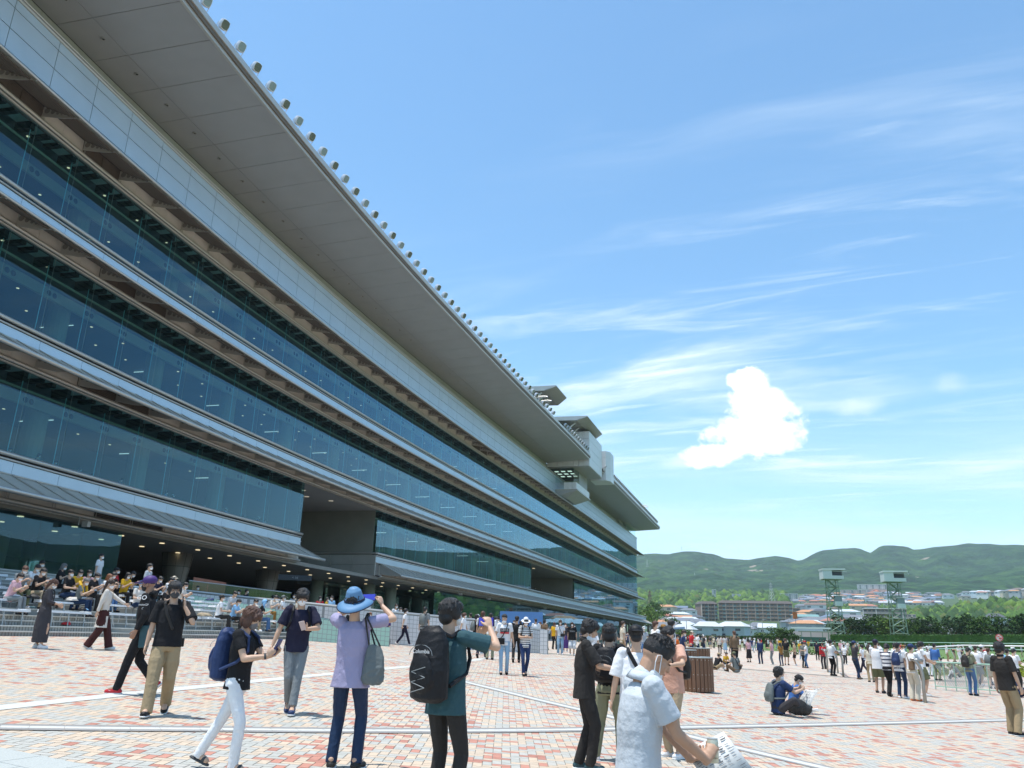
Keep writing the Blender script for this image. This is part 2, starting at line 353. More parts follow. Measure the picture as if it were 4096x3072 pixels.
    sb = None
    for a in range(-5, 8):
        for c in range(0, 4):
            o2 = p0 + ux * (a * 0.6 + (0.3 if c % 2 else 0)) + uy * (c * 0.45)
            m = MB(); pts = []
            for (s, t) in ((0.004, 0.004), (0.596, 0.004), (0.596, 0.446), (0.004, 0.446)):
                v = o2 + ux * s + uy * t; pts.append((v.x, v.y, gz(v.x, v.y) + 0.026))
            lo = [(x, y, z - 0.02) for x, y, z in pts]; m.hexa(lo[::-1] + pts[::-1]); m.build('stone_slab', MS, root)
# ---------------------------------------------------------------- the curved line of the grandstand front
_CX = (-1.44322416e-04, 1.40746429e-02, 6.77581393e-01, -2.95723264e+01); _CY = (1.73149918e-06, -2.37900057e-04, 3.45967361e+00, 3.77812464e+01)
_K34 = np.array([np.polyval(_CX, 34.0), np.polyval(_CY, 34.0)]); _END = np.array([45.176, 282.067]); _DIR = (_END - _K34) / np.linalg.norm(_END - _K34); BAY = 3.58
KEND = 34 + np.linalg.norm(_END - _K34) / BAY
def PK(k):
    """plan point, direction along, outward normal of the front at bay number k"""
    if k <= 34:
        p = np.array([np.polyval(_CX, k), np.polyval(_CY, k)]); d = np.array([np.polyval(np.polyder(_CX), k), np.polyval(np.polyder(_CY), k)])
    else: p = _K34 + _DIR * (k - 34) * BAY; d = _DIR
    d = d / np.linalg.norm(d); return p, d, np.array([d[1], -d[0]])
_ktab = np.arange(-14, KEND + 10, 0.25); _ptab = np.array([PK(k)[0] for k in _ktab]); _ntab = np.array([PK(k)[2] for k in _ktab])
_stab = np.concatenate([[0], np.cumsum(np.linalg.norm(np.diff(_ptab, axis=0), axis=1))]); _s0 = np.interp(-4, _ktab, _stab)
def s2k(s): return float(np.interp(s + _s0, _stab, _ktab))
def off_of(x, y):
    d = (_ptab[:, 0] - x) ** 2 + (_ptab[:, 1] - y) ** 2; i = int(d.argmin()); return float((x - _ptab[i, 0]) * _ntab[i, 0] + (y - _ptab[i, 1]) * _ntab[i, 1])
def Q(k, off, z):
    p, d, n = PK(k); return (float(p[0] + n[0] * off), float(p[1] + n[1] * off), float(z))
def ks(k0, k1, step=1.0):
    n = max(1, int(round((k1 - k0) / step))); return [k0 + (k1 - k0) * i / n for i in range(n + 1)]
def sweep(b, prof, k0, k1, step=1.0, m=0, close=True, caps=True):
    """carry a closed profile (off, z) along the front"""
    K = ks(k0, k1, step); n = len(prof); V = []
    for k in K:
        for (o, z) in prof: V.append(Q(k, o, z))
    F = []; e = n if close else n - 1
    for i in range(len(K) - 1):
        for j in range(e): a = i * n + j; c = i * n + (j + 1) % n; F.append((a, c, c + n, a + n))
    if caps and close: F.append(tuple(range(n))[::-1]); F.append(tuple((len(K) - 1) * n + j for j in range(n)))
    b.add(V, F, m); return b
def rect(o0, o1, z0, z1): return [(o0, z0), (o1, z0), (o1, z1), (o0, z1)]
def circ(o, z, r, n=8): return [(o + r * math.cos(2 * math.pi * i / n), z + r * math.sin(2 * math.pi * i / n)) for i in range(n)]
def seg(k0, k1, o0, o1, z0, z1, b=None, m=0, g=0.01):
    """one box-like piece of the front between two joints"""
    b = b or MB(); gg = g / BAY
    A = [Q(k0 + gg, o0, z0), Q(k0 + gg, o1, z0), Q(k1 - gg, o1, z0), Q(k1 - gg, o0, z0), Q(k0 + gg, o0, z1), Q(k0 + gg, o1, z1), Q(k1 - gg, o1, z1), Q(k1 - gg, o0, z1)]
    b.add(A, BOXF, m); return b
build_paving()
# ---------------------------------------------------------------- the grandstand
STAND = empty('grandstand', Q(20, -10, 0), 0.0, 'long glass fronted grandstand with a deep overhanging roof above the paved plaza', 'grandstand')
def sp(b, name, m, parent=None, kind=None, label=None, smooth=False):
    """build a part with its origin at the stand's own origin"""
    o = b.build(name, m, None, smooth=smooth); p = parent or STAND
    o.parent = p; o.matrix_parent_inverse = Matrix.Translation(-Vector(STAND.location)) if p is STAND else Matrix.Identity(4)
    if kind: o['kind'] = kind
    if label: o['label'] = label
    return o
K0 = -9.0; K1 = KEND
N1a, N1b = s2k(55.5), s2k(72.7)          # first recess in the second floor
N2a, N2b = s2k(139.0), s2k(175.2)        # second recess
GA, GB = s2k(31.9), s2k(93.6)            # open entrance hall on the ground floor
TA, TB = s2k(155.9), s2k(170.0)          # commentary tower
T1 = 34.91
def build_front():
    # top band: four courses of metal panels
    rows = [(T1 - 0.62, T1), (T1 - 2.0, T1 - 0.63), (T1 - 3.38, T1 - 2.01), (T1 - 4.6, T1 - 3.39)]
    cnt = 0; far = MB()
    kk = list(range(-3, int(K1) + 1))
    for k in kk:
        k1 = min(k + 1, K1)
        for (z0, z1) in rows:
            if cnt < 296: sp(seg(k, k1, -0.12, 0.0, z0 + 0.025, z1 - 0.02, g=0.022), 'fascia_panel', M_metal); cnt += 1
            else: seg(k, k1, -0.12, 0.0, z0 + 0.01, z1 - 0.01, far, g=0.012)
    sp(far, 'fascia_panel', M_metal, kind='stuff')
    b = MB(); sweep(b, rect(-0.5, -0.10, T1 - 4.62, T1), K0, K1); sweep(b, rect(-2.2, -0.45, T1 - 1.3, T1 - 1.0), K0, K1); sp(b, 'fascia_backing', M_joint)
    b = MB(); sweep(b, circ(0.06, T1 + 0.30, 0.07), K0, K1, smooth_step()); sweep(b, circ(0.05, T1 + 0.08, 0.09), K0, K1, smooth_step()); sp(b, 'top_rail', M_rail, smooth=True)
    # three lower bands
    for (zt, zb, lo, ranges) in ((24.15, 23.05, 21.5, [(K0, K1)]), (16.55, 15.6, 14.05, [(K0, K1)]), (9.2, 8.15, 6.65, [(K0, N1a), (N1b, KEND + 5)])):
        for (a, e) in ranges:
            k = math.ceil(a); pts = [a] + [x for x in range(math.ceil(a + 0.02), math.floor(e - 0.02) + 1)] + [e]
            far = MB()
            for i in range(len(pts) - 1):
                if pts[i + 1] < -3: continue
                if pts[i] < 46: sp(seg(pts[i], pts[i + 1], -0.12, 0.0, zb + 0.02, zt - 0.36, g=0.012), 'fascia_panel', M_metal)
                else: seg(pts[i], pts[i + 1], -0.12, 0.0, zb + 0.02, zt - 0.36, far, g=0.012)
            sp(far, 'fascia_panel', M_metal, kind='stuff')
            b = MB(); sweep(b, rect(-0.6, -0.10, zb, zt - 0.05), a, e); sweep(b, rect(-0.12, -0.02, zt - 0.34, zt - 0.18), a, e); sp(b, 'fascia_backing', M_joint)
            b = MB(); sweep(b, circ(0.10, zt, 0.13, 10), a, e, smooth_step()); sweep(b, circ(0.06, zt - 0.28, 0.06), a, e, smooth_step()); sweep(b, circ(0.05, zb - 0.02, 0.05), a, e, smooth_step()); sp(b, 'rail', M_rail, smooth=True)
    # awnings: sheets, ribs, tubular lip, brackets with round holes, wall panels and twin pipes below
    AW = [(30.25, 29.0, 29.1, 2.75, [(K0, K1)]), (22.95, 21.55, 21.9, 2.7, [(K0, K1)]), (15.6, 14.15, 14.4, 2.7, [(K0, K1)]), (8.1, 6.75, 6.72, 2.7, [(K0, N1a), (N1b + 0.35, KEND + 4.8)])]
    for lv, (zt, zl, zp, oo, ranges) in enumerate(AW):
        for (a, e) in ranges:
            far = MB(); farr = MB(); cnt = 0
            k = a
            while k < e - 0.01:
                k1 = min(k + 0.5, e); mid = (k + k1) / 2
                A = [Q(k + .004, 0.02, zt - 0.06), Q(k + .004, oo, zl - 0.02), Q(k1 - .004, oo, zl - 0.02), Q(k1 - .004, 0.02, zt - 0.06), Q(k + .004, 0.02, zt), Q(k + .004, oo, zl + 0.05), Q(k1 - .004, oo, zl + 0.05), Q(k1 - .004, 0.02, zt)]
                if -2.5 < k < 30:
                    b = MB(); b.add(A, BOXF); sp(b, 'awning_sheet', M_awn)
                else: far.add(A, BOXF)
                farr.tube([Q(k, 0.03, zt - 0.11 + (.15 if lv > 1 else 0)), Q(k, oo, zl - 0.07 + (.15 if lv > 1 else 0))], 0.035 if (round(k * 2) % 2) else 0.055, 5)
                k = k1
            sp(far, 'awning_sheet', M_awn, kind='stuff'); sp(farr, 'awning_rib', M_pip, kind='stuff')
            b = MB(); sweep(b, circ(oo + 0.02, zl, 0.085 if lv < 2 else 0.15, 8), a, e, smooth_step()); sp(b, 'awning_lip', M_rail, smooth=True)
            if lv < 3:    # ribbed underside sheet inside the awning
                b = MB()
                for j in range(7): sweep(b, rect(0.3 + j * 0.32, 0.42 + j * 0.32, zt - 0.22 - (zt - zl) * (0.3 + j * 0.32) / oo, zt - 0.17 - (zt - zl) * (0.3 + j * 0.32) / oo), a, min(e, 40)); 
                sp(b, 'underside_ribs', M_louv, kind='stuff')
            # brackets
            kb = math.ceil(a); far = MB()
            bracket_cache = None
            while kb <= e - 0.05:
                tri = [(0.02, zt - 0.12), (0.02, zl + 0.42), (oo * 0.55, zl + 0.10), (oo - 0.1, zl - 0.02), (oo - 0.1, zl + 0.0)]
                b = MB(); t = 0.03 / BAY; W = [Q(kb - t, o, z) for o, z in tri] + [Q(kb + t, o, z) for o, z in tri]; n = len(tri)
                b.add(W, [tuple(range(n)), tuple(range(2 * n - 1, n - 1, -1))] + [(i, i + n, (i + 1) % n + n, (i + 1) % n) for i in range(n)])
                p, d, nn = PK(kb)
                for j, (ho, hr) in enumerate(((0.30, 0.20), (0.72, 0.15), (1.08, 0.11), (1.38, 0.08))):
                    hz = zt - (zt - zl) * ho / oo - hr - 0.15
                    for sgn in (-1, 1):
                        c = Vector(Q(kb, ho, hz)) + Vector((d[0], d[1], 0)) * 0.045 * sgn; r3 = Vector((nn[0], nn[1], 0)); ring = []
                        for q in range(12): an = 2 * math.pi * q / 12; ring.append(c + r3 * (hr * math.cos(an)) + Vector((0, 0, hr * math.sin(an))))
                        b.add(ring, [tuple(range(12)) if sgn < 0 else tuple(range(11, -1, -1))], 1)
                for x_ in (0.0, 0.22): b.tube([Q(kb + (x_ - 0.11) / BAY, 0.06, zl + .42), Q(kb + (x_ - 0.11) / BAY, 0.06, zp + 0.05)], 0.03, 5)
                if kb < 44: sp(b, 'bracket', [M_pip, M_hole])
                else: far.V, far.F, far.M = far.V, far.F, far.M; far.add(b.V, b.F); far.M[-len(b.F):] = b.M
                kb += 1
            if far.V: sp(far, 'bracket', [M_pip, M_hole], kind='stuff')
            # beige wall panels between awning and pipes; some bays carry louvres
            far = MB(); k = a
            while k < e - 0.01:
                k1 = min(k + 0.5, e); kb = int(math.floor(k)); louv = (kb in ({0: (-2, 0, 2), 1: (3, 4), 2: (3, 4), 3: (4, 5)}[lv]))
                if kb in (25, 26) and lv == 0: louv = True
                if lv == 1 and kb in (33, 34, 52, 53, 66): louv = True
                if lv == 2 and kb in (19, 20, 41, 60): louv = True
                z0, z1 = zp + 0.14, zt - 0.12
                if -3 < k < 34:
                    if louv:
                        b = MB(); nl = 9
                        for j in range(nl): zc = z0 + (z1 - z0) * (j + 0.5) / nl; seg(k, k1, -0.10, 0.0, zc - 0.03, zc + 0.02, b, g=0.03)
                        seg(k, k1, -0.14, -0.12, z0, z1, b, 1, g=0.02)
                        sp(b, 'louvre', [M_louv, M_joint])
                    else: sp(seg(k, k1, -0.16, -0.05, z0, z1, g=0.012), 'wall_panel', M_beige)
                else: seg(k, k1, -0.16, -0.05, z0, z1, far, 1 if louv else 0, g=0.014)
                k = k1
            sp(far, 'wall_panel', [M_beige, M_louv], kind='stuff')
            b = MB(); sweep(b, rect(-0.6, -0.20, zp - 0.1, zt), a, e); sp(b, 'wall_backing', M_joint)
            b = MB(); sweep(b, circ(0.10, zp - 0.02, 0.12, 8), a, e, smooth_step()); sweep(b, rect(-0.2, 0.02, zp + 0.02, zp + 0.13), a, e, smooth_step()); sweep(b, rect(-0.3, 0.02, zp - 0.20, zp - 0.14), a, e, smooth_step()); sp(b, 'pipe', M_pip, smooth=True)
def smooth_step(): return 0.5
def glazing(z0, z1, a, e, part_to=30.0, off=-0.18, mt=None, fins=True, floor_z=None, nint=True, deep=14.0):
    mt = mt or M_glass; k = a; far = MB(); fin = MB(); pts = [a] + [x for x in range(math.ceil(a + 0.05), math.floor(e - 0.05) + 1)] + [e]
    for i in range(len(pts) - 1):
        k, k1 = pts[i], pts[i + 1]
        if k1 < -3: continue
        A = [Q(k + .003, off, z0), Q(k1 - .003, off, z0), Q(k1 - .003, off, z1), Q(k + .003, off, z1)]
        if k < part_to: b = MB(); b.add(A, [(0, 1, 2, 3)]); sp(b, 'window_pane', mt)
        else: far.add(A, [(0, 1, 2, 3)])
        if fins:
            t = 0.012 / BAY; V = [Q(k1 + a_ * t, off - o_, z_) for z_ in (z0, z1) for a_, o_ in ((-1, .03), (1, .03), (1, .05), (-1, .05))] + [Q(k1 + a_ * t, off - o_, z_) for z_ in (z0, z1) for a_, o_ in ((-1.2, .42), (1.2, .42), (1.2, .46), (-1.2, .46))]
            if k < part_to: b = MB(); b.add(V[:8], BOXF, 0); b.add(V[8:], BOXF, 1); sp(b, 'glass_fin', [M_metal2, M_fin])
            else: fin.add(V[:8], BOXF, 0); fin.add(V[8:], BOXF, 1)
    if far.V: sp(far, 'window_pane', mt, kind='stuff')
    if fin.V: sp(fin, 'glass_fin', [M_metal2, M_fin], kind='stuff')
def interior(zf, zc, a, e, deep=13.0, cols=True, lamps=True, shelf=True, stepup=0.0):
    """room behind the glass: floor, ceiling, rear wall, columns, bulkhead with twin round openings, lamps"""
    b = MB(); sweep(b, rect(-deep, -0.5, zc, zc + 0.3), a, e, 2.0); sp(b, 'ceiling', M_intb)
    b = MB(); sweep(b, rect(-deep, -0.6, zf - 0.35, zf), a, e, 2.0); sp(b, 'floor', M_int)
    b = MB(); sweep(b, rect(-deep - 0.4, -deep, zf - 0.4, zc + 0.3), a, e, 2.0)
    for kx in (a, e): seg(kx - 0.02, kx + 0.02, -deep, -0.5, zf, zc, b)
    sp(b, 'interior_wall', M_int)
    if shelf:
        b = MB(); sweep(b, rect(-1.75, -1.65, zc - 1.0, zc - 0.88), a, e, 1.0); sp(b, 'light_shelf', M_shelf)
        b = MB(); sweep(b, rect(-1.62, -0.55, zc - 0.30, zc - 0.26), a, e, 1.0); sp(b, 'eave_brightened_strip', M_eave)  # added sheet below the ceiling, its pale colour stands in for daylight
        b = MB(); sweep(b, rect(-4.3, -4.1, zc - 1.05, zc - 0.35), a, e, 1.0); sp(b, 'bulkhead', M_colg)
        hb = MB(); rb = MB(); k = math.ceil(a)
        while k < e - 0.3:
            if k > 34: break
            for dk in (0.12, 0.26):
                p, d, nn = PK(k + dk); c = Vector(Q(k + dk, -4.07, zc - 0.7)); t = Vector((d[0], d[1], 0)); hb.add([c + t * (0.2 * math.cos(q * math.pi / 5)) + Vector((0, 0, 0.2 * math.sin(q * math.pi / 5))) for q in range(10)], [tuple(range(10))])
            k += 1
        sp(hb, 'round_opening', M_dark, kind='stuff')
        k = math.ceil(a)
        while k < min(e, 52):
            seg(k - 0.05, k + 0.05, -1.65, -0.5, zc - 0.85, zc - 0.31, rb); seg(k + 0.32, k + 0.42, -1.65, -0.5, zc - 0.55, zc - 0.31, rb); seg(k + 0.58, k + 0.68, -1.65, -0.5, zc - 0.55, zc - 0.31, rb); k += 1
        sp(rb, 'ceiling_bracket', M_dark, kind='stuff')
    if cols:
        k = math.ceil(a) + 1
        while k < e - 1:
            b = MB(); c = Q(k, -6.0, zf); b.lathe([(0.75, 0), (0.75, zc - zf)], c, 16); sp(b, 'column', M_colg, smooth=False); k += 3
    if lamps:
        b = MB(); k = max(a, -4)
        while k < min(e, 44):
            for o_ in (-2.4, -7.0, -9.6):
                b.lathe([(0.10, 0), (0.10, 0.02)], Q(k + (0.2 if o_ < -5 else 0.45), o_, zc - 0.03), 8)
            k += 1 if k < 20 else 2
        sp(b, 'downlight', M_lamp, kind='stuff')
        b = MB(); k = max(a, -4)
        while k < min(e, 40):
            p, d, nn = PK(k); b.tube([Q(k, -8.0, zc - 0.1), Q(k + 0.0, -11.0, zc - 0.1)], 0.035, 4); k += 3
        sp(b, 'strip_light', M_lampw, kind='stuff')
    # rear strip of warm wall seen through the glass
def build_levels():
    glazing(24.15, 29.0, K0, K1); interior(23.2, 29.4, K0, K1)
    glazing(16.5, 21.8, K0, K1); interior(15.7, 22.1, K0, K1)
    for a, e in ((K0, N1a), (N1b, N2a), (N2b, K1)):
        glazing(9.15, 14.3, a, e); interior(8.3, 14.6, a, e)
    # recesses of the second floor: soffit, set back glass, return walls, terrace floor
    for (a, e) in ((N1a, N1b), (N2a, N2b)):
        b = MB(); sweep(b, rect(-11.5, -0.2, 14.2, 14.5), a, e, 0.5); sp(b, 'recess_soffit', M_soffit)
        b = MB()
        for i, (kk_, oo_) in enumerate(((a + 1.0, -2.4), (a + 0.7, -4.2), (a + 2.0, -4.0), (a + 2.8, -2.6))): b.lathe([(0.28, 0), (0.28, 0.03)], Q(kk_, oo_, 14.16), 12)
        sp(b, 'downlight', M_lamp if a > 30 else mat('downlight_cover', (0.6, 0.58, 0.5), 0.3, emit=(1, .9, .7), es=0.25), kind='stuff')
        b = MB(); A = [Q(a + 0.1, -11.2, 9.1), Q(e, -11.2, 9.1), Q(e, -11.2, 14.2), Q(a + 0.1, -11.2, 14.2)]
        for j in range(5):
            u0, u1 = a + (e - a) * j / 5, a + (e - a) * (j + 1) / 5; g_ = MB(); g_.add([Q(u0 + .01, -11.2, 9.15), Q(u1 - .01, -11.2, 9.15), Q(u1 - .01, -11.2, 14.2), Q(u0 + .01, -11.2, 14.2)], [(0, 1, 2, 3)]); sp(g_, 'window_pane', M_glass2)
        # glass return walls of the neighbouring rooms, seen edge on and across
        for kx in (a, e):
            for j in range(3):
                o0, o1 = -0.2 - j * 3.6, -0.2 - (j + 1) * 3.6; g_ = MB(); g_.add([Q(kx, o0, 9.15), Q(kx, o1 + .04, 9.15), Q(kx, o1 + .04, 14.25), Q(kx, o0, 14.25)], [(0, 1, 2, 3)]); sp(g_, 'window_pane', M_glass2)
        b = MB(); sweep(b, rect(-19, -11.3, 8.9, 9.1), a, e, 1.0); sweep(b, rect(-19.3, -19, 9.0, 14.5), a, e, 1.0); sweep(b, rect(-19, -11.3, 14.25, 14.5), a, e, 1.0); sp(b, 'recess_room', M_int)
        b = MB()
        for j in range(8): seg(a + 0.2, e - 0.2, -13.0 - j * 0.7, -12.3 - j * 0.7, 9.1, 9.3 + j * 0.35, b)
        sp(b, 'seating_steps', M_conc)
    # the corner face of the first recess, turning back from the front at its far side
    b = MB()
    for j in range(4):
        o0, o1 = -0.02 - j * 2.9, -0.02 - (j + 1) * 2.9 + 0.03
        for (z0, z1) in ((6.75, 7.9), (7.93, 9.0)): g_ = MB(); g_.add([Q(N1b - 0.03, o0, z0), Q(N1b - 0.03, o1, z0), Q(N1b - 0.03, o1, z1), Q(N1b - 0.03, o0, z1)] + [Q(N1b + 0.03, o0, z0), Q(N1b + 0.03, o1, z0), Q(N1b + 0.03, o1, z1), Q(N1b + 0.03, o0, z1)], BOXF); sp(g_, 'corner_panel', M_metal2)
    b.tube([Q(N1b - 0.04, 0.05, 9.2), Q(N1b - 0.04, -11.5, 9.2)], 0.12, 8); b.tube([Q(N1b - 0.04, 0.05, 6.72), Q(N1b - 0.04, -11.5, 6.72)], 0.10, 8); sp(b, 'rail', M_rail)
    b = MB(); sweep(b, rect(-12, -0.1, 6.75, 9.1), N1b + 0.04, N1b + 0.3, 0.2); sweep(b, rect(-30, -11.6, 6.5, 9.1), N1a, N1b + 0.3, 0.5); sp(b, 'floor_slab', M_conc)
    g_ = MB(); tri = [(0.03, 8.0), (0.03, 6.9), (1.3, 6.75), (2.7, 6.70), (2.7, 6.80)]; t = 0.035 / BAY; kb = N1b + 0.36; n = 5
    W = [Q(kb - t, o, z) for o, z in tri] + [Q(kb + t, o, z) for o, z in tri]; g_.add(W, [tuple(range(n)), tuple(range(2 * n - 1, n - 1, -1))] + [(i, i + n, (i + 1) % n + n, (i + 1) % n) for i in range(n)]); sp(g_, 'bracket', M_metal2)
    # ---- ground floor
    ZC = 6.3
    b = MB(); sweep(b, rect(-26, -0.2, ZC, ZC + 0.35), K0, K1 + 4.5, 1.0); sp(b, 'hall_ceiling', M_conc)
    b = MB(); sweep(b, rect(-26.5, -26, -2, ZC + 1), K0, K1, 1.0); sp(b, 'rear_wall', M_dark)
    b = MB()
    for k0_ in ks(-6, GB + 1, 1.25):
        for o_ in (-1.8, -5.2): b.lathe([(0.19, 0), (0.19, 0.03)], Q(k0_ + (0.6 if o_ < -4 else 0), o_, ZC - 0.05), 10)
    sp(b, 'downlight', M_lamp, kind='stuff')
    glazing(1.6, 6.25, K0, GA, off=-0.6, fins=False); b = MB(); sweep(b, circ(-0.5, 3.0, 0.08), -6, GA, 0.5); sweep(b, circ(-0.5, 1.95, 0.05), -6, GA, 0.5); sp(b, 'rail', M_rail)
    # glass wing turning inwards at the left of the entrance
    b = MB(); b.add([Q(GA, -0.6, 1.4), Q(GA, -7.5, 1.4), Q(GA, -7.5, 6.25), Q(GA, -0.6, 6.25)], [(0, 1, 2, 3)]); sp(b, 'window_pane', M_glass2)
    # interior wall a few metres behind this glass, pale green
    b = MB(); sweep(b, rect(-9.3, -9.0, -1, ZC), K0, GA - 0.2, 1.0); sp(b, 'interior_wall', M_int)
    # great conical columns
    for k_, o_, r_, m_ in ((8.9, -6.0, 1.15, M_conc), (s2k(62.5), -7.5, 1.15, M_conc), (6.2, -11.5, 0.8, mat('chrome_column', (0.5, 0.5, 0.5), 0.15, 0.9)), (11.4, -13, 0.8, MATS['chrome_column']), (21.0, -5.5, 0.8, M_colg), (19.2, -5.5, 0.8, M_colg), (17.5, -9.5, 0.8, M_colg)):
        b = MB(); c = Q(k_, o_, 0); zb = -0.5; t0 = r_ * 0.62 if m_ is M_conc else r_
        prof = [(t0, zb), (t0, 2.6), (r_ * 0.9 if m_ is M_conc else r_, 4.6), (r_ * 1.12 if m_ is M_conc else r_, ZC)]
        b.lathe([(r, z) for r, z in prof], (c[0], c[1], 0), 20); sp(b, 'column', m_, smooth=True)
        if m_ is M_conc:
            b = MB()
            for z_ in (2.6, 3.9, 5.2): rr = np.interp(z_, [2.6, 4.6, ZC], [t0, r_ * 0.9, r_ * 1.12]); b.lathe([(rr + 0.012, z_ - 0.015), (rr + 0.014, z_ + 0.015)], (c[0], c[1], 0), 20)
            for q in range(10):
                an = q * math.pi / 5; b.tube([(c[0] + math.cos(an) * (r + 0.01), c[1] + math.sin(an) * (r + 0.01), z) for r, z in prof[1:]], 0.012, 4)
            sp(b, 'column_joint', M_joint, kind='stuff')
    # setback glass at the right half of the entrance hall, and the mirror like glass further on
    kA = s2k(76)
    glazing(0.3, 6.3, kA, GB, off=-8.0, fins=False, mt=M_glass2)
    glazing(0.8, 6.2, GB, KEND - 9, off=-0.9, fins=False)
    b = MB(); sweep(b, rect(-12, -9, ZC - 0.4, ZC - 0.1), kA, GB, 1.0); sp(b, 'beam', M_int)
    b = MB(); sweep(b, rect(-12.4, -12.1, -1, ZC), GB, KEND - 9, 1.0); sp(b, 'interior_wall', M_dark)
    b = MB(); seg(GB - 0.02, GB + 0.02, -8, -0.9, 0.5, ZC, b); sp(b, 'window_pane', M_glass2)
    b = MB(); sweep(b, rect(-26, -0.3, -2.0, 0.35), kA - 3, GB + 3, 1.0); sweep(b, rect(-26, -0.2, -2.0, 1.6), K0, GA + 0.0, 1.0); sweep(b, rect(-26, -2.2, -2.0, 1.2), GA, kA - 3, 1.0); sweep(b, rect(-12, -0.5, -2, 2.4), GB + 3, K1, 1.0); sp(b, 'floor', M_conc)
    b = MB()
    for k_ in (KEND - 8, KEND - 6.4, KEND - 5, KEND - 3.4, KEND - 1.8, KEND + 1, KEND + 3.5): seg(k_ - 0.1, k_ + 0.1, -1.5, -0.9, 1.0, ZC, b)
    seg(KEND - 4.8, KEND + 3.4, -6.2, -6.0, 1.0, ZC, b); sp(b, 'pier', M_metal2, kind='stuff')
    # little cameras / floodlights hanging below the lowest lip
    for k_ in (3.6, 24, 27.5, 32, 37, 42, 48, 54, 62):
        b = MB(); c = Q(k_, 0.2, 6.4); b.tube([(c[0], c[1], 6.6), (c[0], c[1], 6.1)], 0.03, 5); c2 = Q(k_ + 0.1, 0.45, 6.2); p, d, nn = PK(k_); b.box((c2[0], c2[1], 6.2), (0.28, 0.4, 0.34), math.atan2(d[1], d[0])); sp(b, 'speaker', M_white)
    # end wall of the stand and its small side glass at the top
    b = MB(); 
    for (z0, z1) in ((29.3, 34.9), (22.0, 24.1), (14.6, 16.5), (6.8, 9.1)): seg(K1 - 0.02, K1 + 0.03, -24, -0.1, z0, z1, b)
    sp(b, 'end_wall', M_metal)
    for (z0, z1) in ((24.2, 29.0), (16.6, 21.8), (9.2, 14.3)): 
        b = MB(); b.add([Q(K1, -0.2, z0), Q(K1, -14, z0), Q(K1, -14, z1), Q(K1, -0.2, z1)], [(0, 1, 2, 3)]); sp(b, 'window_pane', M_glass2)
    for (k_a, k_b) in ((K1 - 5.5, K1 - 0.1),):
        for j in range(4): 
            u0 = k_a + (k_b - k_a) * j / 4; u1 = k_a + (k_b - k_a) * (j + 1) / 4; b = MB(); b.add([Q(u0, -0.35, T1), Q(u1 - .02, -0.35, T1), Q(u1 - .02, -0.35, T1 + 2.7), Q(u0, -0.35, T1 + 2.7)], [(0, 1, 2, 3)]); sp(b, 'window_pane', M_glass2)
        b = MB(); seg(k_a - 0.3, k_b + 0.2, -3.0, 0.4, T1 + 2.8, T1 + 3.2, b); seg(k_a - 2.2, k_a - 0.1, -2.2, -1.2, T1 + 1.8, T1 + 2.9, b); sp(b, 'end_beam', M_metal2)
